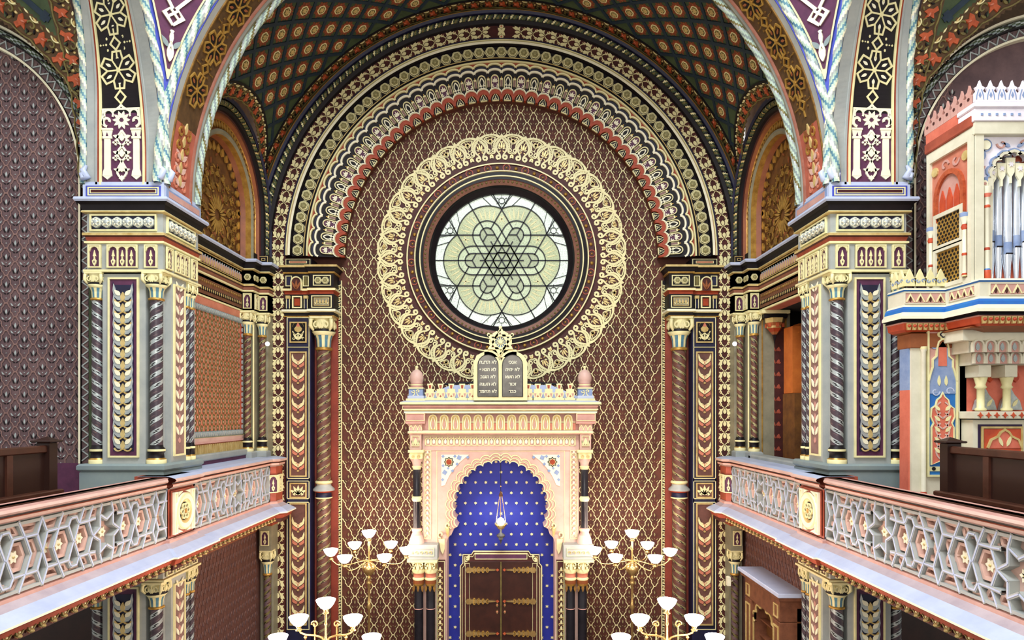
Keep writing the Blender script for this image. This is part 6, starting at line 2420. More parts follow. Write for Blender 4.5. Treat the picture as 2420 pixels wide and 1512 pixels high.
# ledge, arcaded frieze, cornice
g = G()
path = [(-wid(213), YK + 1.0), (-wid(213), YK - 0.12), (wid(213), YK - 0.12), (wid(213), YK + 1.0)]
g.sweep(path, [(0, az(1026)), (0.04, az(1023)), (0.04, az(1019)), (0, az(1017)), (-0.12, az(1017))], ['rose_stone', 'cream', 'cream_white', 'cream'])
g.build('ledge', ark)
g = G()
ubox(g, wid(186), 0.06, az(1018), az(972), 'rose_stone')
for sx in (1, -1):
    g.box(sx * wid(176), sx * wid(222), YK - 0.2, YK + 0.6, az(1001), az(972), 'rose_stone', 0.01)
    g.box(sx * wid(184), sx * wid(215), YK - 0.14, YK + 0.6, az(1018), az(1001), 'pink_stone', 0.01)
g.build('frieze', ark)
arn = M()
o_ = [(-0.085, 0.0), (-0.085, 0.25)] + arc(0, 0.25, 0.085, PI, 0, 9)[1:-1] + [(0.085, 0.25), (0.085, 0.0)]
arn.poly(o_[::-1], 0.02, 'pale_gold'); arn.stroke(o_, 0.022, 0.05, 'cream')
arn.stroke(bez((0, 0.3), (-0.06, 0.2), (-0.06, 0.1), (-0.03, 0.02), 7), 0.016, 0.035, 'cream_white'); arn.stroke(bez((0, 0.3), (0.06, 0.2), (0.06, 0.1), (0.03, 0.02), 7), 0.016, 0.035, 'cream_white')
arn.leaf((0, 0.02), PI / 2, 0.22, 0.06, 0.03, 'rose_stone'); arn.rect(0.09, 0.165, 0.17, 0.185, 0.03, 'cream'); arn.rect(0.09, 0.165, 0.0, 0.15, 0.02, 'salmon')
arn_me = arn.me('arched_niche')
for i in range(13):
    piece('arched_niche', arn_me, ark, (wid(1025.5 - 1184.5 + 26.45 * i), YK - 0.06, az(1016)), (1, 0, 0), (0, 0, 1))
for sx in (1, -1):
    m = M(); c = sx * wid(199)
    m.frame(c - wid(22), c + wid(22), az(994), az(976), 0.014, 0.02, 'cream')
    g = G(); g.place(m, wall_y(YK - 0.2), [(0, 0, 0, 1, 1)])
    m = M()
    for k in (-1, 0, 1):
        o2 = [(c + k * 0.095 - 0.042, az(1017)), (c + k * 0.095 - 0.042, az(1012)), (c + k * 0.095, az(1004)), (c + k * 0.095 + 0.042, az(1012)), (c + k * 0.095 + 0.042, az(1017))]
        m.stroke(o2, 0.014, 0.02, 'cream')
    g.place(m, wall_y(YK - 0.14), [(0, 0, 0, 1, 1)])
    g.build('corner_block_trim', ark)
g = G()
cp = [(-wid(222), YK + 1.0), (-wid(222), YK - 0.2), (wid(222), YK - 0.2), (wid(222), YK + 1.0)]
g.sweep(cp, [(-0.05, az(977)), (0.02, az(976)), (0.03, az(972)), (0.01, az(971)), (0.05, az(968)), (0.05, az(966)), (0.02, az(965)), (0.06, az(958)), (0.10, az(956)), (0.11, az(953)), (0.10, az(950)), (-0.1, az(944)), (-1.2, az(938))],
        ['cream', 'cream_white', 'near_black', 'cream', 'cream', 'rose_stone', 'rose_stone', 'near_black', 'cream', 'cream', 'pale_blue_stone', 'pale_blue_stone'])
g.build('cornice', ark)
# sloping slate-blue roof behind the parapet
g = G()
x0, x1 = wid(195), wid(120)
z0, z1 = az(942), az(908)
V = [(-x0, YK - 0.05, z0), (x0, YK - 0.05, z0), (x0, YK + 0.95, z0), (-x0, YK + 0.95, z0), (-x1, YK + 0.3, z1), (x1, YK + 0.3, z1), (x1, YK + 0.7, z1), (-x1, YK + 0.7, z1)]
g.add(V, [(0, 1, 5, 4), (1, 2, 6, 5), (2, 3, 7, 6), (3, 0, 4, 7), (4, 5, 6, 7)], 'pale_blue_stone')
g.tube([(-x1 - 0.15, YK + 0.3, z1 + 0.02), (0, YK + 0.3, z1 + 0.08), (x1 + 0.15, YK + 0.3, z1 + 0.02)], 0.03, 'near_black', 6)
g.build('roof', ark)
# parapet of stepped merlons
me_ = M()
me_.poly([(-0.115, 0), (0.115, 0), (0.115, 0.05), (0.075, 0.05), (0.115, 0.17), (-0.115, 0.17), (-0.075, 0.05), (-0.115, 0.05)], 0.04, 'cream')
me_.poly([(-0.085, 0.17), (0.085, 0.17), (0.085, 0.245), (-0.085, 0.245)], 0.04, 'cream')
me_.poly([(-0.035, 0.245), (0.035, 0.245), (0.065, 0.36), (-0.065, 0.36)], 0.04, 'cream')
me_.poly([(-0.02, 0.26), (0.02, 0.26), (0.028, 0.33), (-0.028, 0.33)], 0.048, 'terracotta', 0.04)
me_.star((0, 0.09), 0.03, 0.012, 4, 0.048, 'terracotta', 0.04)
me_.poly([(-0.06, 0.06), (-0.03, 0.15), (-0.08, 0.15)], 0.047, 'rose_stone', 0.04); me_.poly([(0.06, 0.06), (0.08, 0.15), (0.03, 0.15)], 0.047, 'rose_stone', 0.04)
mer_me = me_.me('merlon')
for px in (1020, 1044.5, 1069.5, 1095, 1119, 1249, 1271.5, 1296.5, 1321.5, 1347):
    piece('merlon', mer_me, ark, (wid(px - 1184.5), YK - 0.15, az(946)), (1, 0, 0), (0, 0, 1))
# corner finials
for sx in (1, -1):
    c = (sx * wid(198.5), YK - 0.0)
    g = G()
    g.box(c[0] - wid(22), c[0] + wid(22), c[1] - 0.2, c[1] + 0.2, az(947), az(942), 'cream')
    g.box(c[0] - wid(19), c[0] + wid(19), c[1] - 0.16, c[1] + 0.16, az(942), az(935), 'pale_blue_stone')
    g.box(c[0] - wid(16.5), c[0] + wid(16.5), c[1] - 0.14, c[1] + 0.14, az(938), az(917), 'organ_steel', 0.01)
    g.box(c[0] - wid(18), c[0] + wid(18), c[1] - 0.16, c[1] + 0.16, az(919), az(916), 'cream')
    fi = g.build('finial_base', ark)
    m = M()
    for s2 in (1, -1):
        m.stroke(spiral(s2 * 0.05, 0.03, 0.04, 0.012, PI, PI - s2 * 5, 10), 0.018, 0.012, 'cream'); m.stroke(bez((s2 * 0.02, 0.02), (s2 * 0.02, -0.04), (s2 * 0.04, -0.07), (s2 * 0.1, -0.08), 6), 0.018, 0.012, 'cream')
    gg = G(); gg.place(m, wall_y(c[1] - 0.14), [(c[0], az(928), 0, 1, 1)]); gg.build('scroll_relief', fi)
    g = G()
    g.lathe((c[0], c[1], 0), [(0.14, az(917)), (0.15, az(914)), (0.13, az(911)), (0.145, az(908)), (0.13, az(905)), (0.15, az(900)), (0.155, az(892)), (0.13, az(882)), (0.08, az(876)), (0.03, az(873)), (0.02, az(871)), (0.04, az(868)), (0.03, az(865)), (0.0, az(864))],
            ['rose_stone', 'rose_stone', 'cream', 'rose_stone', 'pink_stone', 'pink_stone', 'pink_stone', 'pink_stone', 'pink_stone', 'cream', 'cream', 'cream', 'cream'], 20)
    g.build('finial_bulb', ark)

# upper colonnettes, blocks, lower paired columns
for sx in (1, -1):
    c = (sx * wid(197), YK - 0.08)
    g = G()
    g.lathe((c[0], c[1], 0), [(0.085, az(1245)), (0.085, az(1183)), (0.10, az(1181)), (0.115, az(1177)), (0.10, az(1173)), (0.085, az(1171)), (0.085, az(1108)), (0.09, az(1104))], ['ark_black', 'cream', 'cream', 'cream', 'cream', 'ark_black', 'cream'], 20)
    sh = g.build('colonnette', ark)
    g = G()
    g.lathe((c[0], c[1], 0), [(0.09, az(1104)), (0.11, az(1102)), (0.09, az(1099)), (0.10, az(1092)), (0.15, az(1083)), (0.13, az(1080))], ['cream', 'cream', 'pink_stone', 'pink_stone', 'cream'], 20)
    g.box(c[0] - 0.14, c[0] + 0.14, c[1] - 0.14, c[1] + 0.14, az(1082), az(1068), 'cream', 0.01)
    m = M()
    for s2 in (1, -1):
        m.stroke(arc(s2 * 0.06, -0.02, 0.03, 0, 2 * PI, 10)[:-1], 0.016, 0.02, 'pale_gold', True)
    g.place(m, wall_y(c[1] - 0.14), [(c[0], az(1075), 0, 1, 1)])
    g.box(c[0] - 0.17, c[0] + 0.17, c[1] - 0.17, c[1] + 0.3, az(1068), az(1062), 'cream')
    g.build('capital', sh)
    g = G()
    g.lathe((c[0], c[1], 0), [(0.085, az(1245)), (0.11, az(1247)), (0.11, az(1252)), (0.09, az(1255)), (0.12, az(1262)), (0.16, az(1274)), (0.17, az(1281))], ['rose_stone', 'cream', 'rose_stone', 'rose_stone', 'pink_stone', 'pink_stone'], 20)
    g.build('column_base', sh)
    g = G()
    g.box(sx * wid(146), sx * wid(216), YK - 0.32, YK + 0.55, az(1316), az(1281), 'grey_stone', 0.015)
    g.box(sx * wid(146), sx * wid(216), YK - 0.34, YK + 0.55, az(1321), az(1316), 'cream')
    bl = g.build('impost_block', ark)
    m = M(); xc = sx * wid(182)
    m.frame(xc - 0.27, xc + 0.27, az(1307), az(1288), 0.014, 0.015, 'cream')
    for k in range(5):
        m.stroke(spiral(xc - 0.2 + 0.1 * k, az(1299), 0.04, 0.01, PI, PI - 5, 9), 0.014, 0.015, 'pale_gold')
    g = G(); g.place(m, wall_y(YK - 0.32), [(0, 0, 0, 1, 1)]); g.build('block_relief', bl)
    for dx in (163, 191):
        c = (sx * wid(dx), YK - 0.18)
        g = G(); g.lathe((c[0], c[1], 0), [(0.10, -7.3), (0.10, az(1432)), (0.102, az(1431)), (0.1, az(1430)), (0.10, az(1378))], ['ark_black', 'rose_stone', 'rose_stone', 'ark_black'], 20)
        sh = g.build('black_column', ark)
        g = G()
        g.lathe((c[0], c[1], 0), [(0.10, az(1378)), (0.125, az(1372)), (0.12, az(1364)), (0.135, az(1361)), (0.11, az(1358)), (0.12, az(1348)), (0.15, az(1342)), (0.13, az(1338)), (0.13, az(1321))], ['gold', 'ochre_stone', 'cream', 'cream', 'salmon', 'cream', 'cream', 'pale_gold'], 20)
        m = M()
        for s2 in (1, -1):
            m.stroke(spiral(s2 * 0.065, 0.03, 0.05, 0.012, PI / 2, PI / 2 - s2 * 5.5, 12), 0.026, 0.05, 'cream'); m.leaf((s2 * 0.07, -0.06), PI / 2 - s2 * 0.4, 0.09, 0.05, 0.05, 'cream')
        m.leaf((0, -0.1), PI / 2, 0.18, 0.07, 0.06, 'cream')
        g.place(m, wall_y(c[1] - 0.11), [(c[0], az(1330), 0, 1, 1)])
        for t in np.arange(8) * PI / 4:
            g.lathe((c[0] + 0.12 * math.cos(t), c[1] + 0.12 * math.sin(t), az(1343)), [(0.0, -0.03), (0.026, 0.0), (0.0, 0.03)], 'cream', 6)
        g.box(c[0] - 0.15, c[0] + 0.15, c[1] - 0.15, c[1] + 0.15, az(1323), az(1319), 'cream')
        g.build('capital', sh)
        m = M()
        for t in np.linspace(-1.2, 1.2, 3):
            m.leaf((0.1 * math.sin(t), 0.05), -PI / 2, 0.15, 0.06, 0.012, 'dull_gold')
        g = G(); g.place(m, wall_y(c[1] - 0.1), [(c[0], az(1380), 0, 1, 1)]); g.build('collar_leaves', sh)
    # inner jamb below the block
    g = G()
    m = M()
    x0_, x1_ = sorted((sx * wid(131), sx * wid(150)))
    m.rect(x0_, x1_, -7.4, az(1322), 0.02, 'maroon'); m.frame(x0_ + 0.01, x1_ - 0.01, -7.3, az(1325), 0.012, 0.03, 'cream')
    xs = sx * wid(143)
    for k in range(22):
        z = az(1335) - 0.13 * (k + 1)
        for s2 in (1, -1):
            m.stroke(spiral(xs + s2 * 0.03, z, 0.03, 0.008, -PI / 2, -PI / 2 + s2 * 5, 9), 0.018, 0.035, 'pale_gold')
        m.leaf((xs, z), PI / 2, 0.1, 0.05, 0.035, 'cream')
    g.place(m, wall_y(YK - 0.0), [(0, 0, 0, 1, 1)])
    g.build('jamb_strip', ark)

# doors with strap hinges
YD = YK + 0.42
kd = YD / YK
dx = lambda px: wid(px) * kd
dzz = lambda py: az(py) * kd
g = G()
m = M()
fr_ = [(96, 1760), (96, 1337), (90, 1330), (90, 1310), (70, 1310), (65, 1302), (0, 1302)]
q = [(dx(x), dzz(y)) for x, y in fr_]
poly_ = q + [(-x, z) for x, z in q[::-1][1:]]
m.poly(ccw(poly_), 0.0, 'maroon', -0.08)
m.stroke(poly_, 0.018, 0.02, 'cream', False)
q2 = [(dx(x * 0.955), dzz(y + 5)) for x, y in fr_]
m.stroke(q2 + [(-x, z) for x, z in q2[::-1][1:]], 0.012, 0.02, 'cream')
m.frame(-dx(62), dx(62), dzz(1321), dzz(1308), 0.012, 0.02, 'cream'); m.rect(-dx(60), dx(60), dzz(1320), dzz(1309), 0.008, 'plum')
for sx in (1, -1):
    m.leaf((sx * dx(84), dzz(1328)), PI / 2 + sx * 0.5, 0.2, 0.1, 0.025, 'cream'); m.stroke(spiral(sx * dx(80), dzz(1320), 0.06, 0.015, 0, sx * 5, 10), 0.016, 0.025, 'gold')
    m.frame(min(sx * dx(74), sx * dx(85)), max(sx * dx(74), sx * dx(85)), -7.3, dzz(1330), 0.01, 0.015, 'cream')
g.place(m, wall_y(YD), [(0, 0, 0, 1, 1)])
df = g.build('door_frame', ark)
for sx in (1, -1):
    g = G(); g.box(sx * 0.012, sx * dx(74), YD - 0.03, YD, -7.3, dzz(1326), 'dark_wood', 0.008)
    dr = g.build('door_leaf', ark)
    for py in (1345, 1419, 1495):
        m = M()
        x0_ = dx(80)
        m.poly(ccw([(sx * x0_, -0.06), (sx * (x0_ + 0.03), 0), (sx * x0_, 0.06), (sx * (x0_ - 0.09), 0.06), (sx * (x0_ - 0.11), 0), (sx * (x0_ - 0.09), -0.06)]), 0.06, 'brass')
        m.poly(ccw([(sx * (x0_ - 0.10), 0.045), (sx * (x0_ - 0.62), 0.012), (sx * (x0_ - 0.68), 0), (sx * (x0_ - 0.62), -0.012), (sx * (x0_ - 0.10), -0.045)]), 0.045, 'brass')
        for k in range(4):
            m.stroke([(sx * x, z) for x, z in spiral(x0_ - 0.17 - 0.1 * k, 0.045 - 0.006 * k, 0.035, 0.01, -PI / 2, -PI / 2 + 5, 9)], 0.018, 0.05, 'gold')
            m.stroke([(sx * x, z) for x, z in spiral(x0_ - 0.17 - 0.1 * k, -0.045 + 0.006 * k, 0.035, 0.01, PI / 2, PI / 2 - 5, 9)], 0.018, 0.05, 'gold')
        m.poly(ccw([(sx * (x0_ - 0.65), 0), (sx * (x0_ - 0.69), 0.03), (sx * (x0_ - 0.73), 0), (sx * (x0_ - 0.69), -0.03)]), 0.045, 'orange_leaf')
        g = G(); g.place(m, wall_y(YD - 0.03), [(0, dzz(py), 0, 1, 1)]); g.build('strap_hinge', dr)
    for py in (1428, 1444):
        m = M(); m.poly([(0, -0.05), (0.03, 0), (0, 0.05), (-0.03, 0)], 0.03, 'brass'); m.dome((0, 0), 0.02, 0.05, 'salmon', 6, 0.03)
        g = G(); g.place(m, wall_y(YD - 0.03), [(sx * dx(9), dzz(py), 0, 1, 1)]); g.build('lock_plate', dr)
g = G(); g.tube([(0, YD - 0.05, dzz(1326)), (0, YD - 0.05, -7.3)], 0.018, 'moss_gold', 8); g.build('centre_rod', df)

# ---- tablets of the law with the star on top, standing on the parapet
tb = thing('law_tablets', (0, YK - 0.3, az(946)), label='cream twin tablets of the law with engraved slate plates above the ark', cat='tablets')
YT = YK - 0.33
kt = YT / FOC
tx = lambda px: (px - 1184.5) * kt
tz = lambda py: (976 - py) * kt
m = M()
out = [(tx(1121), tz(946)), (tx(1121), tz(862))] + [(tx(1152.5) + tx(1184.5 + 31.5) * math.cos(t), tz(862) + tx(1184.5 + 31.5) * math.sin(t)) for t in np.linspace(PI, 0.35, 11)]
full = out + [(-x, z) for x, z in out[::-1]]
m.poly(ccw(full), 0.0, 'cream', -0.12)
g = G(); g.place(m, wall_y(YT), [(0, 0, 0, 1, 1)]); g.build('tablet_frame', tb)
for sx, xc in ((-1, 1155), (1, 1213)):
    m = M()
    w = 24 * kt; c = tx(xc)
    o2 = [(c - w, tz(937)), (c - w, tz(862))] + [(c + w * math.cos(t), tz(862) + w * math.sin(t)) for t in np.linspace(PI, 0, 11)][1:-1] + [(c + w, tz(862)), (c + w, tz(937))]
    m.poly(ccw(o2), 0.006, 'slate', 0)
    m.stroke(o2, 0.012, 0.02, 'near_black', True)
    g = G(); g.place(m, wall_y(YT), [(0, 0, 0, 1, 1)]); pl = g.build('slate_plate', tb)
    words = ['\u05dc\u05d0 \u05ea\u05e8\u05e6\u05d7', '\u05dc\u05d0 \u05ea\u05e0\u05d0\u05e3', '\u05dc\u05d0 \u05ea\u05d2\u05e0\u05d1', '\u05dc\u05d0 \u05ea\u05e2\u05e0\u05d4', '\u05dc\u05d0 \u05ea\u05d7\u05de\u05d3'] if sx < 0 else \
            ['\u05d0\u05e0\u05db\u05d9', '\u05dc\u05d0 \u05d9\u05d4\u05d9\u05d4', '\u05dc\u05d0 \u05ea\u05e9\u05d0', '\u05d6\u05db\u05d5\u05e8', '\u05db\u05d1\u05d3']
    for i, wd in enumerate(words):
        cu_ = bpy.data.curves.new('hebrew_line', 'FONT')
        cu_.body = wd[::-1]
        cu_.size = 0.098; cu_.align_x = 'CENTER'; cu_.align_y = 'CENTER'; cu_.extrude = 0.004; cu_.offset = 0.002
        cu_.materials.append(MATS['cream_white'])
        tmp = bpy.data.objects.new('hebrew_line', cu_); col.objects.link(tmp)
        dg = bpy.context.evaluated_depsgraph_get()
        tme = bpy.data.meshes.new_from_object(tmp.evaluated_get(dg))
        bpy.data.objects.remove(tmp); bpy.data.curves.remove(cu_)
        o = bpy.data.objects.new('hebrew_line', tme); col.objects.link(o)
        put(o, pl)
        o.matrix_basis = Matrix.Translation((c, YT - 0.012, tz(856 + 17.2 * i) + EYE)) @ Matrix.Rotation(PI / 2, 4, 'X')
sd = thing('star_of_david', (0, YK - 0.3, tz(830)), label='cream openwork hexagram star with a wheel above the twin tablets', cat='star')
m = M()
SC = (0, tz(808))
r = 30 * kt
for k in range(2):
    pts = [(SC[0] + r * math.cos(PI / 2 + k * PI + i * 2 * PI / 3), SC[1] + r * math.sin(PI / 2 + k * PI + i * 2 * PI / 3)) for i in range(3)]
    m.stroke(pts + [pts[0], ((pts[0][0] + pts[1][0]) / 2, (pts[0][1] + pts[1][1]) / 2)], 0.045, 0.03, 'cream', False, -0.04)
for i in range(6):
    t = PI / 2 + i * PI / 3
    tip = (SC[0] + r * 1.04 * math.cos(t), SC[1] + r * 1.04 * math.sin(t))
    if i in (0, 1, 5):
        m.disc((tip[0] * 1.04, tip[1] + 0.03 * math.sin(t)), 0.036, 0.03, 'cream', 10, -0.04)
    m.poly(ccw([(SC[0] + r * 0.6 * math.cos(t + 0.25), SC[1] + r * 0.6 * math.sin(t + 0.25)), (SC[0] + r * 0.92 * math.cos(t + 0.3), SC[1] + r * 0.92 * math.sin(t + 0.3)), (SC[0] + r * 0.92 * math.cos(t + PI / 3 - 0.3), SC[1] + r * 0.92 * math.sin(t + PI / 3 - 0.3)), (SC[0] + r * 0.6 * math.cos(t + PI / 3 - 0.25), SC[1] + r * 0.6 * math.sin(t + PI / 3 - 0.25))]), 0.0, 'cream', -0.04)
g = G(); g.place(m, wall_y(YT), [(0, 0, 0, 1, 1)]); g.build('hexagram', sd)
m = M()
m.disc(SC, 15 * kt, -0.02, 'organ_steel', 20, -0.04)
m.stroke([(SC[0] + 15 * kt * math.cos(t), SC[1] + 15 * kt * math.sin(t)) for t in np.arange(20) * PI / 10], 0.03, 0.01, 'cream', True, -0.04)
for i in range(12):
    t = i * PI / 6
    m.stroke([(SC[0] + 0.03 * math.cos(t), SC[1] + 0.03 * math.sin(t)), (SC[0] + 14 * kt * math.cos(t), SC[1] + 14 * kt * math.sin(t))], 0.018, 0.0, 'cream', False, -0.03)
m.disc(SC, 0.04, 0.02, 'cream', 10, -0.03)
g = G(); g.place(m, wall_y(YT), [(0, 0, 0, 1, 1)]); g.build('wheel', sd)
g = G(); g.box(-0.35, 0.35, YT, YT + 0.04, tz(845), tz(826), 'cream', 0.01); g.build('star_foot', sd)

# ---- eternal lamp hanging in the niche
lamp = thing('eternal_lamp', (0, YK + 0.1, az(1280)), label='hanging oil-style lamp with one bright bulb on a chain in the blue niche', cat='hanging lamp')
yl_ = YK + 0.12
g = G(); g.tube([(0, yl_, az(1088)), (0, yl_, az(1165))], 0.008, 'near_black', 6)
g.lathe((0, yl_, 0), [(0.0, az(1148)), (0.02, az(1150)), (0.0, az(1153))], 'brass', 8); g.build('chain', lamp)
g = G()
g.lathe((0, yl_, 0), [(0.0, az(1160)), (0.035, az(1168)), (0.05, az(1174)), (0.02, az(1175))], 'tympanum_brown', 12)
g.build('crown', lamp)
for t in (0.5, 2.6, 4.7):
    g = G(); g.tube([(0.03 * math.cos(t), yl_ + 0.03 * math.sin(t), az(1173)), (0.13 * math.cos(t), yl_ + 0.13 * math.sin(t), az(1240))], 0.008, 'brass', 6); g.build('rod', lamp)
g = G(); g.lathe((0, yl_, 0), [(0.06, az(1252)), (0.13, az(1243)), (0.14, az(1240)), (0.12, az(1241)), (0.05, az(1250))], 'brass', 16); g.build('bowl', lamp)
g = G(); g.lathe((0, yl_, 0), [(0.0, az(1246)), (0.05, az(1244)), (0.085, az(1236)), (0.07, az(1228)), (0.0, az(1224))], 'bulb_glass', 14); g.build('bulb', lamp)
g = G(); g.lathe((0, yl_, 0), [(0.02, az(1252)), (0.03, az(1256)), (0.02, az(1260)), (0.10, az(1266)), (0.09, az(1270)), (0.03, az(1276)), (0.0, az(1290))], 'slate', 12)
g.box(-0.045, 0.045, yl_ - 0.08, yl_, az(1277), az(1267), 'slate', 0.01); g.build('pendant', lamp)
ld = bpy.data.lights.new('eternal_lamp_light', 'POINT'); ld.energy = 14; ld.color = (0.85, 0.93, 1.0); ld.shadow_soft_size = 0.09
lo = bpy.data.objects.new('eternal_lamp_light', ld); lo.location = (0, yl_ - 0.15, az(1236) + EYE); col.objects.link(lo); put(lo, lamp)

# ================================================================== right alcove opening and what stands in it
ch = thing('wall_right_chamber', (6.6, 13.5, -1.0), kind='structure', label='dark organ chamber behind the right alcove wall')
g = G()
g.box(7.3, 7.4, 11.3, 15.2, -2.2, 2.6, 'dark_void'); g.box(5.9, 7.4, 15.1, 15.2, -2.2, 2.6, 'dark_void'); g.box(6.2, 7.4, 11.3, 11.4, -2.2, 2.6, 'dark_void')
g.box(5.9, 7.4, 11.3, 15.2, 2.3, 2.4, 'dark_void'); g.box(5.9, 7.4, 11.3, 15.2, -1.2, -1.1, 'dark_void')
g.build('chamber_shell', ch)
jb = thing('opening_jamb', (6.15, 14.9, -1.0), label='maroon stencilled jamb with gilt edges at the right alcove opening', cat='wall panel')
g = G(); g.box(5.84, 6.45, 14.86, 15.05, -1.1, 2.3, 'maroon'); g.build('panel', jb)
g = G()
m = M()
m.rect(5.86, 5.885, -1.0, 2.28, 0.03, 'gold'); m.rect(6.39, 6.42, -1.0, 2.28, 0.03, 'gold'); m.rect(5.80, 5.86, -1.0, 2.28, 0.02, 'olive_grey'); m.rect(6.42, 6.5, -1.0, 2.28, 0.02, 'olive_grey')
g.place(m, wall_y(14.86), [(0, 0, 0, 1, 1)]); g.build('gilt_edge', jb)
pl_ = M()
for b in (-0.9, 0, 0.9):
    pl_.leaf((0.1 * b, -0.03), PI / 2 - b * 0.3, 0.11, 0.07, 0.006, 'terracotta'); pl_.leaf((0.1 * b - 0.03, -0.03), PI / 2 + 0.8, 0.06, 0.03, 0.006, 'terracotta'); pl_.leaf((0.1 * b + 0.03, -0.03), PI / 2 - 0.8, 0.06, 0.03, 0.006, 'terracotta')
plm = pl_.me('stencil_palmette')
for i in range(9):
    piece('stencil_palmette', plm, jb, (6.14, 14.858, 1.42 - 0.28 * i), (1, 0, 0), (0, 0, 1))
wb = thing('organ_wind_box', (6.35, 14.2, -1.1), label='tall orange bare-wood organ box inside the right alcove opening', cat='box')
g = G(); g.box(6.22, 6.42, 14.05, 14.5, 0.42, 1.86, 'bare_wood', 0.01); g.box(6.42, 6.62, 14.2, 14.5, 0.42, 1.93, 'bare_wood', 0.01); g.build('wood_case', wb)
g = G(); g.box(6.2, 6.9, 13.9, 14.5, -1.1, 0.42, 'tympanum_brown', 0.01); g.build('lower_case', wb)
pp = thing('display_pipe', (6.05, 13.0, -0.9), label='single tin organ pipe with pointed foot in the right alcove opening', cat='organ pipe')
g = G(); g.lathe((6.03, 13.05, 0), [(0.055, 0.95), (0.055, 2.25)], 'pipe_metal', 16); g.build('pipe_body', pp)
g = G(); g.lathe((6.03, 13.05, 0), [(0.015, 0.36), (0.05, 0.86), (0.058, 0.9), (0.055, 0.97)], 'pipe_metal', 16); g.box(6.0, 6.06, 12.985, 13.0, 0.86, 1.0, 'slate'); g.build('pipe_foot', pp)
g = G(); g.tube([(6.03, 13.05, 0.38), (6.03, 13.05, -1.1)], 0.012, 'slate', 6); g.build('stand', pp)
bl = thing('bracket_lantern', (5.9, 14.6, 1.6), label='small gilt bracket lantern hanging at the right alcove opening', cat='lamp')
x, y = 6.08, 14.66
g = G(); g.box(x - 0.32, x + 0.3, y - 0.12, y + 0.2, 2.20, 2.28, 'cream', 0.01); g.box(x - 0.26, x + 0.26, y - 0.08, y + 0.2, 2.10, 2.20, 'near_black', 0.02); g.build('bracket', bl)
g = G(); g.lathe((x, y, 0), [(0.22, 2.10), (0.2, 2.0), (0.16, 1.93), (0.17, 1.88), (0.10, 1.80), (0.05, 1.74), (0.02, 1.62), (0.0, 1.5)], ['pale_gold', 'ochre_stone', 'pale_gold', 'rust', 'ochre_stone', 'near_black', 'near_black'], 6, False); g.build('lantern_body', bl)
g = G()
for k in range(6):
    t = k * PI / 3 + PI / 6
    g.box(x + 0.165 * math.cos(t) - 0.03, x + 0.165 * math.cos(t) + 0.03, y + 0.165 * math.sin(t) - 0.03, y + 0.165 * math.sin(t) + 0.03, 1.9, 1.99, 'orange_leaf')
g.build('lantern_panes', bl, kind='stuff')
# right alcove sill
sl = thing('stone_sill', (5.75, 13.4, -1.05), label='grey stone sill under the right alcove opening', cat='sill')
g = G(); g.box(5.55, 5.9, 11.95, 14.8, -1.12, -0.92, 'grey_stone', 0.03); g.build('sill_slab', sl)

# two little round lamps and a sensor on the corner columns
for mir in (False, True):
    side = 'right' if mir else 'left'
    t = thing('round_lamp', ((5.3 if mir else -5.3), 15.0, 1.5), label=f'tiny white round lamp on the {side} back corner column', cat='lamp')
    g = G(); g.lathe((-5.33, 15.06, 1.58), [(0.0, -0.052), (0.035, -0.04), (0.052, 0.0), (0.035, 0.04), (0.0, 0.052)], 'dot_lamp', 14); g.build('globe', t, mir)
    g = G(); g.tube([(-5.34, 15.06, 1.58), (-5.42, 15.13, 1.58)], 0.012, 'slate', 6); g.build('bracket', t, mir)
sn = thing('wall_sensor', (5.3, 15.0, -3.9), label='small white sensor fixed to the lower right corner column', cat='sensor')
g = G(); g.box(5.15, 5.23, 15.02, 15.12, -3.95, -3.72, 'cream_white', 0.02); g.build('sensor_box', sn)
g = G(); g.tube([(5.2, 15.07, -3.85), (5.33, 15.16, -3.85)], 0.015, 'cream_white', 6); g.build('sensor_arm', sn)

# ================================================================== carved mantel niche under the right gallery
fp = thing('wall_niche', (5.4, 13.0, -7.4), label='carved brown wooden niche with lobed arch and shelf under the right gallery', cat='niche')
xf = 5.18
y0, y1 = 12.15, 13.95
g = G(); g.box(xf - 0.10, 5.62, y0 - 0.18, y1 + 0.18, -3.36, -3.28, 'pale_blue_stone', 0.01); g.box(xf - 0.06, 5.62, y0 - 0.12, y1 + 0.12, -3.44, -3.36, 'carved_wood', 0.01); g.build('shelf', fp)
g = G()
for (a_, b_) in ((y0, y0 + 0.34), (y1 - 0.34, y1)):
    g.box(xf, 5.62, a_, b_, -7.3, -3.86, 'carved_wood', 0.01)
g.box(xf, 5.62, y0, y1, -3.85, -3.44, 'carved_wood', 0.01)
g.box(5.5, 5.62, y0, y1, -7.3, -3.6, 'tympanum_brown')
g.build('surround', fp)
m = M()
oo = [(y0 + 0.34, -7.3), (y0 + 0.34, -4.3)]
ya, yb = y0 + 0.34, y1 - 0.34
k = (yb - ya)
for i in range(5):
    t0, t1 = PI - i * PI / 5, PI - (i + 1) * PI / 5
    c = (ya + k / 2 + k * 0.42 * math.cos((t0 + t1) / 2), -4.28 + 0.34 * math.sin((t0 + t1) / 2))
    oo += [(c[0] + 0.14 * math.cos(q), c[1] + 0.13 * math.sin(q)) for q in np.linspace((t0 + t1) / 2 + 1.2, (t0 + t1) / 2 - 1.2, 6)]
oo += [(yb, -4.3), (yb, -7.3)]
pl2 = oo + [(yb + 0.02, -3.8), (ya - 0.02, -3.8)]
m.poly(ccw([(ya, -3.8)] + oo[1:-1] + [(yb, -3.8)]), 0.0, 'carved_wood', -0.05)
m.stroke(oo, 0.04, 0.03, 'pale_gold')
g = G(); g.place(m, lambda u, v, h: np.stack([xf + 0.06 - h, u, v], -1), [(0, 0, 0, 1, 1)]); g.build('lobed_arch', fp)
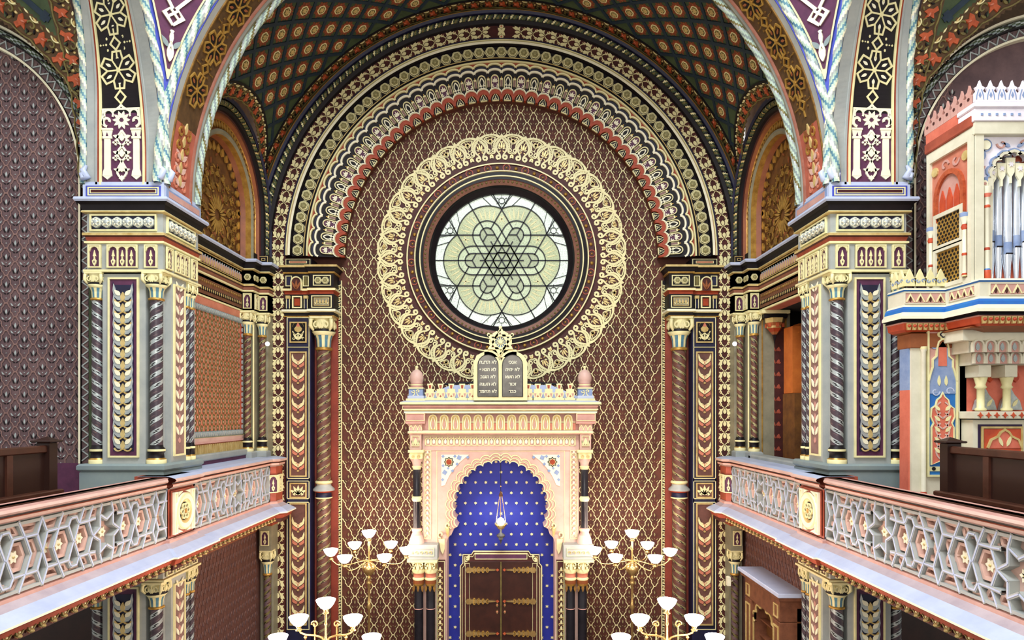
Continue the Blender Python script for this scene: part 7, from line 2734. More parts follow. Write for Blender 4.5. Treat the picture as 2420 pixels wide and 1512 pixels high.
for i in range(9):
    g = G(); g.box(5.36, 5.5, ya, yb, -4.25 - 0.33 * i, -4.22 - 0.33 * i, 'carved_wood'); g.build('slat', fp)
m = M()
for u in (y0 + 0.05, y1 - 0.29):
    m.frame(u, u + 0.24, -7.2, -3.95, 0.03, 0.02, 'pale_gold'); m.frame(u + 0.02, u + 0.22, -3.8, -3.55, 0.02, 0.02, 'pale_gold')
g = G(); g.place(m, lambda u, v, h: np.stack([xf - h, u, v], -1), [(0, 0, 0, 1, 1)]); g.build('gilt_fillets', fp)

# ================================================================== candelabra
def bowl(g, c, r):
    g.lathe(c, [(r * 0.32, 0.0), (r * 0.5, r * 0.10), (r * 0.82, r * 0.5), (r * 1.0, r * 0.92), (r * 0.97, r * 0.95), (r * 0.8, r * 0.9), (r * 0.3, r * 0.86), (0.0, r * 0.85)], 'lamp_glass', 20)


def holder(g, c, r):
    g.lathe(c, [(0.012, -r * 0.55), (0.05, -r * 0.5), (0.05, -r * 0.4), (0.025, -r * 0.34), (r * 0.3, -r * 0.1), (r * 0.34, 0.01)], 'brass', 14)


def lampset(par, c, r, energy, pts, rad=0.012):
    g = G(); g.tube(pts, rad, 'brass', 8); arm = g.build('arm', par)
    g = G(); holder(g, c, r); g.build('lamp_holder', arm)
    g = G(); bowl(g, c, r); g.build('lamp_bowl', arm)
    if energy:
        d = bpy.data.lights.new('lamp_light', 'POINT'); d.energy = energy; d.color = (1.0, 0.72, 0.54); d.shadow_soft_size = r
        o = bpy.data.objects.new('lamp_light', d); o.location = (c[0], c[1], c[2] + r * 1.4 + EYE); col.objects.link(o); put(o, par)


def cand_rear(mir):
    side = 'right' if mir else 'left'
    s = 1 if mir else -1
    px = 1494 if mir else 872
    Y = 13.8
    X = 0.25 + (px - 1210) * Y / FOC
    zf = lambda py: (976 - py) * Y / FOC
    t = thing('candelabrum', (X, Y, -7.4), label=f'brass seven-lamp standing candelabrum {"right" if mir else "left"} of the ark, farther from the viewer', cat='candelabrum', group='brass candelabra before the ark')
    g = G()
    g.lathe((X, Y, 0), [(0.35, -7.4), (0.3, -7.3), (0.08, -7.2), (0.03, -7.0), (0.028, zf(1440)), (0.06, zf(1434)), (0.03, zf(1425)), (0.025, zf(1385)), (0.05, zf(1380)), (0.06, zf(1376)), (0.03, zf(1370)), (0.05, zf(1367)), (0.03, zf(1362)), (0.03, zf(1358))], 'brass', 16)
    g.build('stem', t)
    g = G(); g.lathe((X, Y, 0), [(0.06, zf(1359)), (0.09, zf(1354)), (0.135, zf(1346)), (0.13, zf(1338)), (0.08, zf(1332)), (0.03, zf(1329)), (0.03, zf(1322))], 'brass', 20); g.build('knob', t)
    zt = zf(1270)
    r = 0.15
    lampset(t, (X, Y, zt), r, 20, [(X, Y, zf(1322)), (X, Y, zt - 0.08)], 0.02)
    zr = zf(1312)
    for k in range(6):
        a_ = (PI - (k * PI / 3 + 0.09)) if mir else (k * PI / 3 + 0.09)
        R_ = 0.78
        ex, ey = X + R_ * math.cos(a_), Y + R_ * math.sin(a_)
        pts = [(X, Y, zf(1325))] + bez((X + 0.1 * math.cos(a_), Y + 0.1 * math.sin(a_), 0)[:2], (X + 0.4 * math.cos(a_), Y + 0.4 * math.sin(a_)), (X + 0.7 * math.cos(a_), Y + 0.7 * math.sin(a_)), (ex, ey), 8)
        zz = np.array([zf(1325), zf(1325), zf(1328), zf(1332), zf(1334), zf(1334), zf(1332), zf(1325), zf(1320)])
        P = [(p[0], p[1], zz[i]) for i, p in enumerate(pts)]
        lampset(t, (ex, ey, zr), r, 16, P)
    return t


def cand_front(mir):
    side = 'right' if mir else 'left'
    px = 1576.5 if mir else 770
    Y = 10.05
    X = 0.25 + (px - 1210) * Y / FOC
    zf = lambda py: (976 - py) * Y / FOC
    t = thing('candelabrum', (X, Y, -7.4), label=f'brass candelabrum with scrolled arms {"right" if mir else "left"} of the ark, nearest the viewer', cat='candelabrum', group='brass candelabra before the ark')
    g = G(); g.lathe((X, Y, 0), [(0.3, -7.4), (0.28, -7.3), (0.06, -7.2), (0.03, -7.0), (0.03, -3.7), (0.09, -3.62), (0.06, -3.55), (0.03, -3.48), (0.02, -3.4), (0.018, zf(1478)), (0.028, zf(1474)), (0.018, zf(1470)), (0.018, zf(1452))], 'brass', 14); g.build('stem', t)
    r = 0.148
    lampset(t, (X, Y, zf(1438)), r, 20, [(X, Y, zf(1480)), (X, Y, zf(1446))], 0.018)
    for s2 in (1, -1):
        ex = X + s2 * 64 * Y / FOC
        yy = Y - 0.0
        z0, z1 = zf(1512), zf(1478)
        P = [(X, yy, zf(1518)), (X + s2 * 0.06, yy, zf(1506)), (X + s2 * 0.16, yy, zf(1501)), (X + s2 * 0.30, yy, zf(1500)), (ex - s2 * 0.03, yy, zf(1495)), (ex, yy, zf(1486)), (ex, yy, z1)]
        lampset(t, (ex, yy, z1), r, 20, P, 0.017)
        sc = X + s2 * 26 * Y / FOC
        q = [(sc, yy, zf(1520)), (sc, yy, zf(1475))] + [(sc + s2 * (0.055 - p[0]) * 1.0, yy, zf(1475) + p[1]) for p in spiral(0.055, 0.0, 0.055, 0.015, PI, PI - 7.5, 20)]
        g = G(); g.tube([(a_[0] + (s2 * 0.11 * 0), a_[1], a_[2]) for a_ in q], 0.012, 'brass', 6); g.build('scroll', t)
        g = G(); g.lathe((X + s2 * 48 * Y / FOC, yy, 0), [(0.0, zf(1514)), (0.02, zf(1508)), (0.03, zf(1505)), (0.0, zf(1500))], 'brass', 8); g.build('drop', t)
        # lower, wider tier reaching into the picture at its foot
        ex2 = X + s2 * 110 * Y / FOC
        lampset(t, (ex2, yy - 0.05, zf(1521)), r, 20, [(X, yy, zf(1560)), (X + s2 * 0.4, yy, zf(1556)), (ex2, yy - 0.05, zf(1545)), (ex2, yy - 0.05, zf(1528))], 0.017)
        lampset(t, (X + s2 * 0.42, yy - 0.5, zf(1540) - 0.1), r, 17, [(X, yy, zf(1560)), (X + s2 * 0.3, yy - 0.35, zf(1572)), (X + s2 * 0.42, yy - 0.5, zf(1560))], 0.017)
    return t


for mir in (False, True):
    cand_rear(mir)
    cand_front(mir)

# ================================================================== pews on the galleries
def pew(mir):
    side = 'right' if mir else 'left'
    S_ = 1 if mir else -1
    X, ye = -6.1, (9.15 if not mir else 8.95)
    t = thing('pew', (S_ * 6.1, 7.0, -2.02), label=f'dark wooden pew with panelled back on the {side} gallery', cat='pew')
    zt = -0.42
    g = G()
    g.box(X - 0.13, X + 0.05, ye - 0.16, ye, -2.02, zt + 0.02, 'pew_wood', 0.012)
    g.build('end_post', t, mir)
    g = G()
    g.box(X - 0.18, X + 0.10, ye - 0.21, ye + 0.05, zt + 0.02, zt + 0.05, 'pew_wood', 0.01)
    g.add([(X - 0.15, ye - 0.18, zt + 0.05), (X + 0.07, ye - 0.18, zt + 0.05), (X + 0.07, ye + 0.02, zt + 0.05), (X - 0.15, ye + 0.02, zt + 0.05), (X - 0.04, ye - 0.08, zt + 0.10)], [(0, 1, 4), (1, 2, 4), (2, 3, 4), (3, 0, 4)], 'pew_wood')
    g.build('post_cap', t, mir)
    g = G(); g.box(X - 0.06, X + 0.02, 2.0, ye - 0.14, zt - 0.12, zt - 0.02, 'pew_edge', 0.015); g.build('top_rail', t, mir)
    y = ye - 0.16
    k = 0
    while y > 4.5:
        g = G(); g.box(X - 0.05, X - 0.02, y - 0.62, y, -1.06, zt - 0.12, 'pew_wood'); g.build('back_panel', t, mir)
        g = G(); g.box(X - 0.05, X + 0.01, y - 0.70, y - 0.60, -1.06, zt - 0.11, 'pew_edge', 0.008); g.build('stile', t, mir)
        y -= 0.70
    g = G(); g.box(X - 0.2, X + 0.12, 2.0, ye + 0.03, -1.12, -1.05, 'pew_edge', 0.015); g.build('lower_rail', t, mir)
    g = G(); g.box(X - 0.08, X + 0.06, 2.0, ye - 0.02, -2.02, -1.12, 'pew_wood'); g.build('seat_box', t, mir)
    g = G(); g.box(X - 0.62, X - 0.05, 2.0, ye - 0.03, -1.62, -1.56, 'pew_wood', 0.01); g.build('seat', t, mir)


pew(False)
pew(True)

# ================================================================== the organ
og = thing('organ', (7.8, 9.8, -2.02), label='richly painted white, red and blue organ case with silver pipes in the right gallery', cat='organ')
OX, OY = 6.78, 9.30
oz = lambda py, Y=OY: (976 - py) * Y / FOC
ox = lambda px, Y=OY: 0.25 + (px - 1210) * Y / FOC
g = G()
g.box(OX, 9.8, OY + 0.25, 10.34, 1.86, 4.36, 'organ_coral')
g.build('upper_case', og)
# front frame posts, fascia
g = G()
zt_, zb_ = 4.36, 1.86
g.box(OX, OX + 0.12, OY, OY + 0.3, zb_, 4.12, 'organ_cream', 0.015)
g.box(OX - 0.02, 9.8, OY - 0.02, OY + 0.3, 3.92, 4.10, 'organ_cream', 0.01)
g.box(OX - 0.04, 9.8, OY - 0.04, OY + 0.3, 4.10, 4.28, 'organ_white', 0.01)
g.box(OX - 0.06, 9.8, OY - 0.07, OY + 0.3, 4.28, 4.36, 'organ_white', 0.015)
g.build('front_fascia', og)
g = G()
g.box(OX - 0.055, OX + 0.1, OY + 0.02, 10.36, 4.05, 4.20, 'terracotta', 0.01); g.box(OX - 0.035, OX + 0.1, OY + 0.02, 10.36, 4.20, 4.36, 'organ_coral', 0.01); g.box(OX - 0.027, OX + 0.1, OY + 0.02, 10.36, 3.92, 4.05, 'organ_cream', 0.01)
g.build('side_fascia', og)
sq = M().rect(-0.016, 0.016, -0.016, 0.016, 0.01, 'organ_steel').me('fascia_square')
for i in range(14):
    piece('fascia_square', sq, og, (OX + 0.06 + 0.105 * i, OY - 0.04, 4.19), (1, 0, 0), (0, 0, 1))
cr = M()
cr.poly(ccw([(-0.075, 0), (0.075, 0), (0.075, 0.12), (0.045, 0.15), (0.07, 0.2), (0.03, 0.22), (0.0, 0.30), (-0.03, 0.22), (-0.07, 0.2), (-0.045, 0.15), (-0.075, 0.12)]), 0.03, 'organ_white')
cr.poly([(0, 0.05), (0.02, 0.09), (0, 0.14), (-0.02, 0.09)], 0.035, 'organ_steel', 0.03)
for sx in (1, -1):
    cr.stroke([(sx * 0.05, 0.03), (sx * 0.045, 0.09), (sx * 0.02, 0.17)], 0.012, 0.035, 'organ_steel', h0=0.03)
cr_me = cr.me('cresting_palmette')
for i in range(18):
    piece('cresting_palmette', cr_me, og, (OX + 0.02 + 0.152 * i, OY - 0.03, 4.36), (1, 0, 0), (0, 0, 1))
cr2 = M()
cr2.poly(ccw([(-0.075, 0), (0.075, 0), (0.075, 0.12), (0.045, 0.15), (0.07, 0.2), (0.03, 0.22), (0.0, 0.30), (-0.03, 0.22), (-0.07, 0.2), (-0.045, 0.15), (-0.075, 0.12)]), 0.03, 'rose_stone')
cr2.disc((0, 0.1), 0.025, 0.035, 'maroon', 8, 0.03)
cr2_me = cr2.me('cresting_palmette')
for i in range(7):
    piece('cresting_palmette', cr2_me, og, (OX + 0.0, OY + 0.1 + 0.155 * i, 4.36), (0, -1, 0), (0, 0, 1))
# front arched bay
bx = 7.37
zs_ = oz(420)
m = M()
hw2 = 0.46
inner_ = []
for i in range(7):
    t0 = PI - i * PI / 7; t1 = PI - (i + 1) * PI / 7
    mid = (t0 + t1) / 2
    c = (bx + 0.26 * math.cos(mid), zs_ + 0.02 + 0.30 * math.sin(mid))
    inner_ += [(c[0] + 0.085 * math.cos(q), c[1] + 0.085 * math.sin(q)) for q in np.linspace(mid + 1.2, mid - 1.2, 5)]
opening = [(bx - 0.34, zb_), (bx - 0.34, zs_)] + inner_ + [(bx + 0.34, zs_), (bx + 0.34, zb_)]
plate = [(OX + 0.1, zb_), (OX + 0.1, 3.94), (bx + 0.50, 3.94), (bx + 0.50, zb_)]
m.poly(ccw([(OX + 0.1, zb_)] + opening + [(bx + 0.5, zb_), (bx + 0.5, 3.94), (OX + 0.1, 3.94)]), 0.0, 'organ_white', -0.08)
m.stroke(opening, 0.035, 0.03, 'organ_cream')
m.stroke([(bx + (x - bx) * 1.16, z + 0.03) for x, z in opening], 0.022, 0.025, 'organ_steel')
for sx in (1, -1):
    m.disc((bx + sx * 0.40, 3.80), 0.065, 0.03, 'cream_white', 14); m.stroke(arc(bx + sx * 0.40, 3.80, 0.085, 0, 2 * PI, 14)[:-1], 0.014, 0.02, 'organ_steel', True)
    m.stroke(spiral(bx + sx * 0.17, 3.82, 0.07, 0.02, PI, PI - sx * 5, 12), 0.022, 0.02, 'rose_stone'); m.stroke(spiral(bx + sx * 0.44, 3.5, 0.06, 0.02, PI / 2, PI / 2 - sx * 5, 12), 0.02, 0.02, 'rose_stone')
    m.leaf((bx + sx * 0.05, 3.78), PI / 2 - sx * 1.1, 0.12, 0.05, 0.02, 'organ_steel'); m.leaf((bx + sx * 0.42, 3.6), PI / 2, 0.14, 0.05, 0.02, 'organ_steel')
    m.disc((bx + sx * 0.42, 3.25), 0.05, 0.03, 'cream_white', 12); m.disc((bx + sx * 0.42, 3.25), 0.022, 0.036, 'rose_stone', 8, 0.03)
g = G(); g.place(m, wall_y(OY + 0.08), [(0, 0, 0, 1, 1)]); g.build('arched_front', og)
# pointed pendants inside the arch
m = M()
for dx_ in (-0.26, -0.13, 0, 0.13, 0.26):
    z1 = zs_ + 0.33 - abs(dx_) * 0.6; z0 = zs_ + 0.02 - abs(dx_) * 0.35
    m.poly(ccw([(bx + dx_ - 0.066, z1), (bx + dx_ + 0.066, z1), (bx + dx_ + 0.05, z0 + 0.10), (bx + dx_ + 0.015, z0 + 0.04), (bx + dx_ + 0.015, z0 - 0.05), (bx + dx_ - 0.015, z0 - 0.05), (bx + dx_ - 0.015, z0 + 0.04), (bx + dx_ - 0.05, z0 + 0.10)]), 0.0, 'cream_white', -0.03)
    m.star((bx + dx_, (z1 + z0) / 2 + 0.06), 0.045, 0.02, 6, 0.012, 'organ_white')
g = G(); g.place(m, wall_y(OY + 0.12), [(0, 0, 0, 1, 1)]); g.build('stalactite_fringe', og)
g = G(); g.box(bx - 0.4, bx + 0.5, OY + 0.32, OY + 0.34, zb_, 3.94, 'violet_dark'); g.build('bay_back', og)
# pipes
for i, (dx_, r, zm, zt2) in enumerate(((-0.235, 0.046, 2.47, 3.42), (-0.13, 0.052, 2.40, 3.6), (0.0, 0.062, 2.30, 3.78), (0.13, 0.052, 2.40, 3.6), (0.235, 0.046, 2.47, 3.42), (0.345, 0.046, 2.55, 3.3))):
    c = (bx + dx_, OY + 0.2)
    g = G(); g.lathe((c[0], c[1], 0), [(r, zm), (r, zt2), (0.0, zt2)], 'pipe_metal', 18); ppo = g.build('pipe', og)
    g = G(); g.lathe((c[0], c[1], 0), [(0.018, zb_), (r * 0.95, zm - 0.10), (r, zm)], 'pipe_metal', 18); g.build('pipe_foot', ppo)
    g = G(); g.lathe((c[0], c[1], 0), [(r * 1.02, zm - 0.02), (r * 1.06, zm), (r * 1.06, zm + 0.09), (r * 1.02, zm + 0.15)], 'organ_steel', 12, True, 'z', PI + 0.35, 2 * PI - 0.35); g.box(c[0] - r * 0.75, c[0] + r * 0.75, c[1] - r * 1.05, c[1] - r * 0.5, zm - 0.025, zm - 0.005, 'near_black'); g.build('pipe_mouth', ppo)
for dx_ in (-0.18, -0.065, 0.065, 0.18):
    g = G(); g.lathe((bx + dx_, OY + 0.24, 0), [(0.012, zb_), (0.022, 2.05), (0.024, 2.08), (0.022, 2.4)], 'pipe_metal', 10); g.build('small_pipe', og)
# slender post with painted rings between side and bay
g = G()
prof = [(0.03, zb_), (0.05, zb_ + 0.02), (0.05, 2.02), (0.035, 2.04), (0.035, 2.3), (0.04, 2.32), (0.035, 2.34), (0.035, 2.9), (0.045, 2.92), (0.035, 2.94), (0.035, 3.05), (0.06, 3.1), (0.06, 3.2)]
g.lathe((OX + 0.19, OY + 0.04, 0), prof, ['cream', 'organ_red', 'organ_blue', 'organ_cream', 'organ_red', 'organ_red', 'organ_cream', 'organ_red', 'organ_red', 'organ_cream', 'organ_coral', 'organ_cream'], 14)
g.build('ringed_post', og)
# side face (x = OX) towards the hall
fo = lambda u, v, h: np.stack([OX - h, u, v], -1)
m = M()
ys0, ys1 = OY + 0.02, 10.32
m.rect(ys0, ys1, zb_, 3.94, 0.006, 'salmon')
m.frame(ys0, ys1, zb_, 3.94, 0.075, 0.05, 'organ_cream')
g = G(); g.place(m, fo, [(0, 0, 0, 1, 1)]); g.build('side_frame', og)
m = M()
yc = (ys0 + ys1) / 2
o2 = [(yc - 0.30, 2.9), (yc - 0.30, 3.25)] + [(yc + 0.30 * math.cos(t), 3.25 + 0.34 * math.sin(t)) for t in np.linspace(PI, 0, 13)][1:-1] + [(yc + 0.30, 3.25), (yc + 0.30, 2.9)]
m.poly(ccw(o2), 0.01, 'rose_stone'); m.stroke(o2, 0.07, 0.05, 'orange_leaf')
for dy in (-0.16, 0, 0.16):
    m.poly(ccw([(yc + dy - 0.06, 2.95), (yc + dy + 0.06, 2.95), (yc + dy + 0.06, 3.2), (yc + dy, 3.36), (yc + dy - 0.06, 3.2)]), 0.03, 'organ_red')
for sx in (1, -1):
    m.disc((yc + sx * 0.34, 3.7), 0.07, 0.03, 'pale_gold', 10, ry=0.07)
    m.stroke(spiral(yc + sx * 0.12, 3.72, 0.09, 0.02, PI, PI - sx * 5, 12), 0.03, 0.02, 'rose_stone')
g = G(); g.place(m, fo, [(0, 0, 0, 1, 1)]); g.build('side_arch', og)
for (za, zb2) in ((2.52, 2.98), (1.92, 2.46)):
    m = M(); m.rect(yc - 0.27, yc + 0.27, za, zb2, 0.03, 'gold')
    m.frame(yc - 0.33, yc + 0.33, za - 0.04, zb2 + 0.04, 0.06, 0.06, 'organ_cream')
    g = G(); g.place(m, fo, [(0, 0, 0, 1, 1)]); lt = g.build('lattice_screen', og)
    m = M()
    for j in range(int((zb2 - za) / 0.055)):
        for i in range(7):
            m.disc((yc - 0.235 + 0.076 * i + (0.038 if j % 2 else 0), za + 0.035 + 0.055 * j), 0.024, 0.034, 'near_black', 6, 0.03)
    g = G(); g.place(m, fo, [(0, 0, 0, 1, 1)]); g.build('screen_hole_discs', lt, kind='stuff')  # near-black discs on the solid plate paint the dark inside the openings
for y in (ys0 + 0.12, ys1 - 0.12):
    g = G()
    g.lathe((OX - 0.06, y, 0), [(0.03, 1.95), (0.04, 1.97), (0.03, 2.0), (0.03, 2.25), (0.036, 2.27), (0.03, 2.29), (0.03, 2.62), (0.045, 2.66), (0.03, 2.7), (0.06, 2.8), (0.06, 2.86)], ['cream', 'organ_red', 'organ_cream', 'organ_red', 'organ_red', 'cream_white', 'organ_red', 'organ_red', 'organ_cream', 'organ_steel'], 12)
    g.build('side_colonnette', og)
# heavy cornice between upper and lower case
cpath = [(6.12, 10.3), (6.12, 9.88), (6.74, 9.88), (6.74, 9.16), (9.8, 9.16)]
g = G()
g.sweep(cpath, [(-0.6, 1.87), (0.0, 1.87), (0.02, 1.84), (0.0, 1.82), (0.0, 1.62), (0.02, 1.60), (0.03, 1.585), (0.05, 1.55), (0.06, 1.50), (0.10, 1.44), (0.10, 1.40), (0.04, 1.385), (0.05, 1.355), (0.02, 1.34), (0.0, 1.25), (-0.06, 1.22), (-0.3, 1.16)],
        ['organ_cream', 'organ_cream', 'organ_blue', 'organ_cream', 'organ_cream', 'organ_cream', 'organ_blue', 'organ_blue', 'organ_cream', 'cream_white', 'near_black', 'near_black', 'rose_stone', 'organ_red', 'organ_red', 'ochre_stone'])
g.build('main_cornice', og)
bf = M(); bf.rect(-0.3, 0.3, -0.075, 0.075, 0.008, 'rose_stone'); bf.frame(-0.31, 0.31, -0.085, 0.085, 0.012, 0.015, 'organ_cream')
for i in range(4):
    x = -0.225 + 0.15 * i
    bf.stroke([(x - 0.06, -0.06), (x, 0.05), (x + 0.06, -0.06)], 0.018, 0.02, 'cream'); bf.leaf((x, -0.06), PI / 2, 0.09, 0.035, 0.018, 'maroon')
bf_me = bf.me('frieze_panel')
piece('frieze_panel', bf_me, og, (6.43, 9.88, 1.72), (1, 0, 0), (0, 0, 1))
piece('frieze_panel', bf_me, og, (7.18, 9.16, 1.72), (1, 0, 0), (0, 0, 1))
piece('frieze_panel', bf_me, og, (6.74, 9.52, 1.72), (0, -1, 0), (0, 0, 1), scale=0.9)
piece('frieze_panel', bf_me, og, (7.85, 9.16, 1.72), (1, 0, 0), (0, 0, 1))
# crest on the low shoulder
cs = M()
cs.poly(ccw([(-0.07, 0), (0.07, 0), (0.085, 0.10), (0.05, 0.12), (0.03, 0.17), (0, 0.23), (-0.03, 0.17), (-0.05, 0.12), (-0.085, 0.10)]), 0.03, 'cream')
for sx in (1, -1):
    cs.stroke(spiral(sx * 0.035, 0.07, 0.028, 0.008, 0, sx * 5, 9), 0.012, 0.036, 'organ_steel', h0=0.03)
cs_me = cs.me('crest_leaf')
for i in range(4):
    piece('crest_leaf', cs_me, og, (6.2 + 0.155 * i, 9.9, 1.90), (1, 0, 0), (0, 0, 1), scale=1.12)
for i in range(2):
    piece('crest_leaf', cs_me, og, (6.14, 9.96 + 0.15 * i, 1.90), (0, -1, 0), (0, 0, 1), scale=1.12)
# red dentils under the cornice
dn = M(); dn.poly(ccw([(-0.035, 0.05), (0.035, 0.05), (0.02, -0.05), (-0.02, -0.05)]), 0.035, 'pale_gold'); dn.dome((0, 0.01), 0.028, 0.06, 'organ_red', 8, 0.03)
dn_me = dn.me('dentil')
for i in range(8):
    piece('dentil', dn_me, og, (6.17 + 0.082 * i, 9.87, 1.29), (1, 0, 0), (0, 0, 1))
for i in range(20):
    piece('dentil', dn_me, og, (6.78 + 0.082 * i, 9.15, 1.29), (1, 0, 0), (0, 0, 1))
# lower case: left block
g = G()
g.box(6.27, 7.10, 9.95, 10.24, -1.35, 1.2, 'organ_cream')
g.box(6.25, 6.27, 9.99, 10.22, -1.2, 0.35, 'organ_coral')
g.box(6.25, 6.27, 9.99, 10.22, 0.35, 1.0, 'organ_steel')
g.box(6.24, 7.12, 9.92, 10.26, 0.98, 1.2, 'ochre_stone', 0.01)
g.box(6.2, 7.16, 9.88, 10.28, -1.35, -1.27, 'organ_red', 0.01)
g.box(6.22, 7.14, 9.90, 10.27, -2.02, -1.35, 'near_black', 0.02)
g.build('lower_case', og)
g = G(); g.lathe((6.44, 9.93, 0), [(0.035, -1.27), (0.045, -1.2), (0.035, -1.18), (0.035, 0.92), (0.05, 0.96), (0.05, 1.0)], ['organ_red', 'organ_red', 'organ_cream', 'organ_cream', 'cream'], 12); g.build('thin_column', og)
# tall painted panel: blue and coral flame design
lx0, lx1 = ox(2192, 9.95), ox(2258, 9.95)
lz = lambda py: (976 - py) * 9.95 / FOC
lc = (lx0 + lx1) / 2
W2 = (lx1 - lx0) / 2
m = M()
m.rect(lx0, lx1, lz(1122), lz(782), 0.012, 'organ_blue')
m.frame(lx0 - 0.02, lx1 + 0.02, lz(1126), lz(778), 0.03, 0.035, 'cream')
m.rect(lx0 + 0.01, lx1 - 0.01, lz(890), lz(783), 0.016, 'rose_stone')
st_ = [(-1, 900), (-0.85, 880), (-0.72, 868), (-0.72, 850), (-0.45, 842), (-0.4, 822), (-0.3, 808)]
o3 = [(lc + x * W2, lz(y)) for x, y in st_] + [(lc, lz(800))] + [(lc - x * W2, lz(y)) for x, y in st_[::-1]]
m.poly(ccw(o3 + [(lc + W2, lz(930)), (lc - W2, lz(930))]), 0.022, 'organ_steel'); m.stroke(o3, 0.022, 0.04, 'cream')
m.poly(ccw([(lc - 0.3 * W2, lz(865)), (lc + 0.3 * W2, lz(865)), (lc + 0.28 * W2, lz(820)), (lc, lz(806)), (lc - 0.28 * W2, lz(820))]), 0.03, 'organ_coral', 0.02)
m.poly(lobed(0.085, 4, 0.3, 24, 0, (lc, lz(791))), 0.035, 'cream'); m.poly(lobed(0.05, 4, 0.3, 24, 0, (lc, lz(791))), 0.045, 'navy', 0.035); m.poly(lobed(0.032, 4, 0.3, 24, 0, (lc, lz(791))), 0.05, 'cream_white', 0.045)
cor = [(-0.8, 1098), (-0.8, 1010), (-0.65, 1000), (-0.85, 985), (-0.8, 965), (-0.5, 958), (-0.4, 945), (-0.15, 938), (0, 928)]
o4 = [(lc + x * W2, lz(y)) for x, y in cor] + [(lc - x * W2, lz(y)) for x, y in cor[::-1][1:]] + [(lc, lz(1086))]
m.poly(ccw(o4), 0.025, 'organ_coral'); m.stroke(o4, 0.018, 0.035, 'cream', True)
for k, py in enumerate((1070, 1045, 1020, 995, 970)):
    for sx in (1, -1):
        m.stroke(bez((lc, lz(py + 18)), (lc + sx * 0.5 * W2, lz(py + 10)), (lc + sx * 0.7 * W2, lz(py - 10)), (lc + sx * 0.15 * W2, lz(py - 20)), 9), 0.022, 0.034, 'pink_stone', h0=0.025)
        m.leaf((lc + sx * 0.2 * W2, lz(py)), PI / 2 - sx * 0.8, 0.12, 0.05, 0.036, 'cream', 0, 0.025)
for sx in (1, -1):
    m.leaf((lc + sx * 0.25 * W2, lz(912)), PI / 2, 0.16, 0.05, 0.03, 'cream', 0, 0.02); m.stroke(spiral(lc + sx * 0.5 * W2, lz(925), 0.07, 0.02, 0, sx * 5, 10), 0.016, 0.026, 'pale_blue_stone', h0=0.012)
    m.stroke(spiral(lc + sx * 0.6 * W2, lz(815), 0.07, 0.02, 0, sx * 5, 10), 0.018, 0.026, 'organ_steel', h0=0.016)
m.rect(lx0 + 0.02, lx1 - 0.02, lz(1113), lz(1102), 0.02, 'cream'); 
for i in range(3):
    m.disc((lx0 + 0.08 + 0.13 * i, lz(1107)), 0.03, 0.026, 'near_black', 8, 0.02)
g = G(); g.place(m, wall_y(9.95), [(0, 0, 0, 1, 1)]); g.build('painted_panel', og)
# recess behind the corbels and console
g = G()
g.box(7.08, 9.8, 10.0, 10.3, -2.0, 1.2, 'organ_blue'); g.box(7.0, 7.10, 9.95, 10.4, -1.3, 1.2, 'organ_cream')
g.build('blue_recess', og)
rz = lambda py: (976 - py) * 9.5 / FOC
rx = lambda px: 0.25 + (px - 1210) * 9.5 / FOC
g = G(); g.box(rx(2276), 9.8, 9.5, 10.4, rz(805), rz(775), 'organ_cream', 0.01); g.box(rx(2270), 9.8, 9.3, 10.4, rz(775), 1.2, 'ochre_stone', 0.01); g.build('corbel_beam', og)
cell_ = M(); cell_.poly(ccw([(-0.085, 0), (0.085, 0), (0.085, 0.10)] + arc(0, 0.10, 0.085, 0, PI, 7)[1:-1] + [(-0.085, 0.10)]), 0.02, 'rose_stone'); cell_.stroke([(-0.075, 0), (-0.075, 0.10)] + arc(0, 0.10, 0.075, PI, 0, 7)[1:-1] + [(0.075, 0.10), (0.075, 0)], 0.025, 0.05, 'organ_cream'); cell_.leaf((0, 0.02), PI / 2, 0.12, 0.06, 0.03, 'silver_leaf')
cell_me = cell_.me('stalactite_cell')
for j, (py, d) in enumerate(((832, 9.52), (858, 9.62))):
    for i in range(7):
        piece('stalactite_cell', cell_me, og, (rx(2310 + 29 * i + 14 * j), d, rz(py)), (1, 0, 0), (0, 0, 1))
g = G()
g.box(rx(2296), 9.8, 9.56, 10.4, rz(832), rz(805), 'organ_cream'); g.box(rx(2314), 9.8, 9.66, 10.4, rz(860), rz(832), 'organ_cream'); g.build('stalactite_core', og)
for i, px in enumerate((2343, 2406)):
    g = G()
    c = (rx(px), 9.72)
    g.box(c[0] - 0.09, c[0] + 0.09, c[1] - 0.09, c[1] + 0.2, rz(890), rz(860), 'organ_cream', 0.01)
    g.lathe((c[0], c[1], 0), [(0.07, rz(970)), (0.08, rz(966)), (0.05, rz(962)), (0.05, rz(918)), (0.08, rz(914)), (0.06, rz(908)), (0.09, rz(890))], 'cream', 12)
    g.build('arcade_column', og)
g = G(); g.box(rx(2326), 9.8, 9.95, 10.4, rz(972), rz(860), 'organ_coral'); g.build('arcade_back', og)
m = M()
for px in (2375, 2438):
    c = rx(px)
    m.poly(ccw([(c - 0.17, rz(968)), (c + 0.17, rz(968)), (c + 0.13, rz(945)), (c + 0.05, rz(930)), (c, rz(915)), (c - 0.05, rz(930)), (c - 0.13, rz(945))]), 0.05, 'silver_leaf')
    for sx in (1, -1):
        m.leaf((c + sx * 0.02, rz(960)), PI / 2 - sx * 0.6, 0.14, 0.05, 0.06, 'cream', 0, 0.05)
        m.leaf((c + sx * 0.09, rz(900)), PI / 2, 0.2, 0.1, 0.03, 'organ_red')
g = G(); g.place(m, wall_y(9.94), [(0, 0, 0, 1, 1)]); g.build('silver_palmettes', og)
g = G()
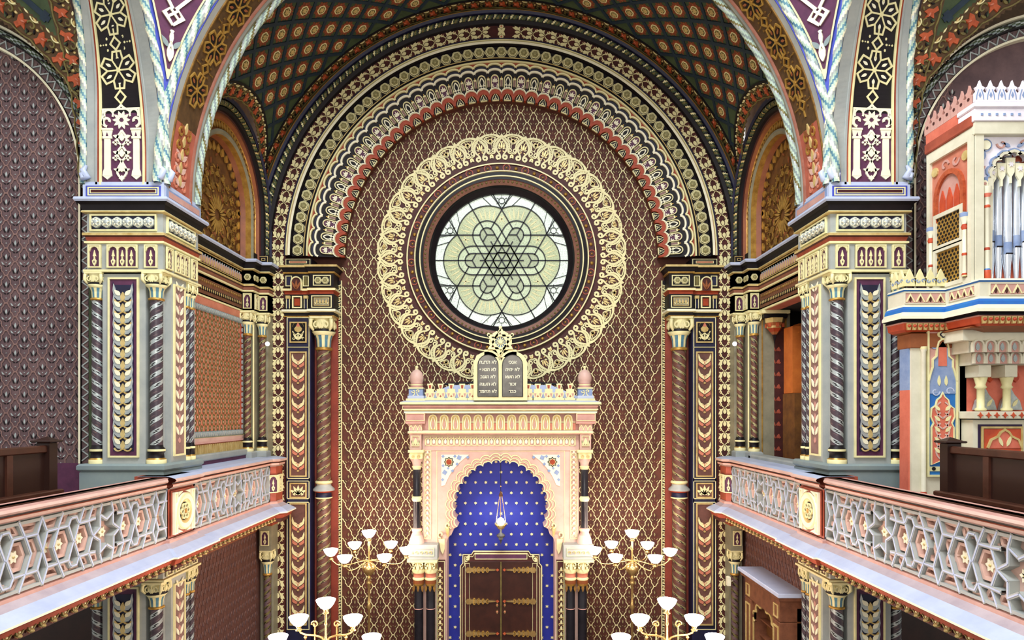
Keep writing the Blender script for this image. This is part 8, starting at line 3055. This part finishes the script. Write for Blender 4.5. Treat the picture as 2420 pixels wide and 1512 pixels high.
g.box(rx(2314), 9.8, 9.6, 10.4, rz(990), rz(972), 'organ_cream', 0.01); g.box(rx(2322), 9.8, 9.7, 10.4, -2.0, rz(992), 'organ_cream')
g.build('console', og)
m = M()
m.rect(rx(2334), rx(2440), rz(1080), rz(1003), 0.01, 'violet_dark'); m.frame(rx(2340), rx(2440), rz(1080), rz(1008), 0.03, 0.03, 'pale_gold'); m.rect(rx(2347), rx(2440), rz(1080), rz(1014), 0.02, 'organ_red')
c = rx(2395)
o5 = [(c - 0.25, rz(1060)), (c - 0.2, rz(1040)), (c - 0.1, rz(1032)), (c - 0.06, rz(1022)), (c, rz(1016)), (c + 0.06, rz(1022)), (c + 0.1, rz(1032)), (c + 0.2, rz(1040)), (c + 0.25, rz(1060))]
m.poly(ccw(o5), 0.03, 'organ_coral', 0.02); m.stroke(o5, 0.03, 0.045, 'pale_gold')
for sx in (1, -1):
    m.leaf((c + sx * 0.03, rz(1056)), PI / 2 - sx * 0.4, 0.18, 0.05, 0.04, 'cream', 0, 0.03)
g = G(); g.place(m, wall_y(9.7), [(0, 0, 0, 1, 1)]); g.build('console_panel', og)
m = M()
for i in range(9):
    m.star((rx(2328) + 0.12 * i, rz(981)), 0.045, 0.02, 4, 0.015, 'organ_red')
g = G(); g.place(m, wall_y(9.6), [(0, 0, 0, 1, 1)]); g.build('console_frieze', og)

# gilt crest of the organ's rear tier, seen under the arm arch
rc = thing('organ_rear_crest', (9.4, 10.9, 4.6), label='gilded crenellated crest high behind the organ under the right arch', cat='organ crest')
g = G()
g.add([(8.0, 11.0, 4.9), (9.9, 10.2, 5.9), (9.9, 10.2, 5.0), (8.0, 11.0, 4.3)], [(0, 1, 2, 3)], 'moss_gold')
g.add([(8.0, 11.05, 4.9), (9.9, 10.25, 5.9), (9.9, 10.25, 5.0), (8.0, 11.05, 4.3)], [(3, 2, 1, 0)], 'moss_gold')
g.build('crest_board', rc)
mt = M(); mt.poly([(-0.035, 0), (0.035, 0), (0.035, 0.09), (0, 0.15), (-0.035, 0.09)], 0.03, 'pale_gold').me('x')
mt_me = mt.me('crest_tooth')
for i in range(12):
    k = i / 11
    piece('crest_tooth', mt_me, rc, (8.0 + 1.6 * k, 11.0 - 0.68 * k - 0.01, 4.9 + 0.85 * k), (0.92, -0.39, 0), (0, 0, 1))
    piece('crest_tooth', mt_me, rc, (8.05 + 1.6 * k, 11.0 - 0.7 * k - 0.05, 4.72 + 0.85 * k), (0.92, -0.39, 0), (0, 0, 1), scale=0.9)
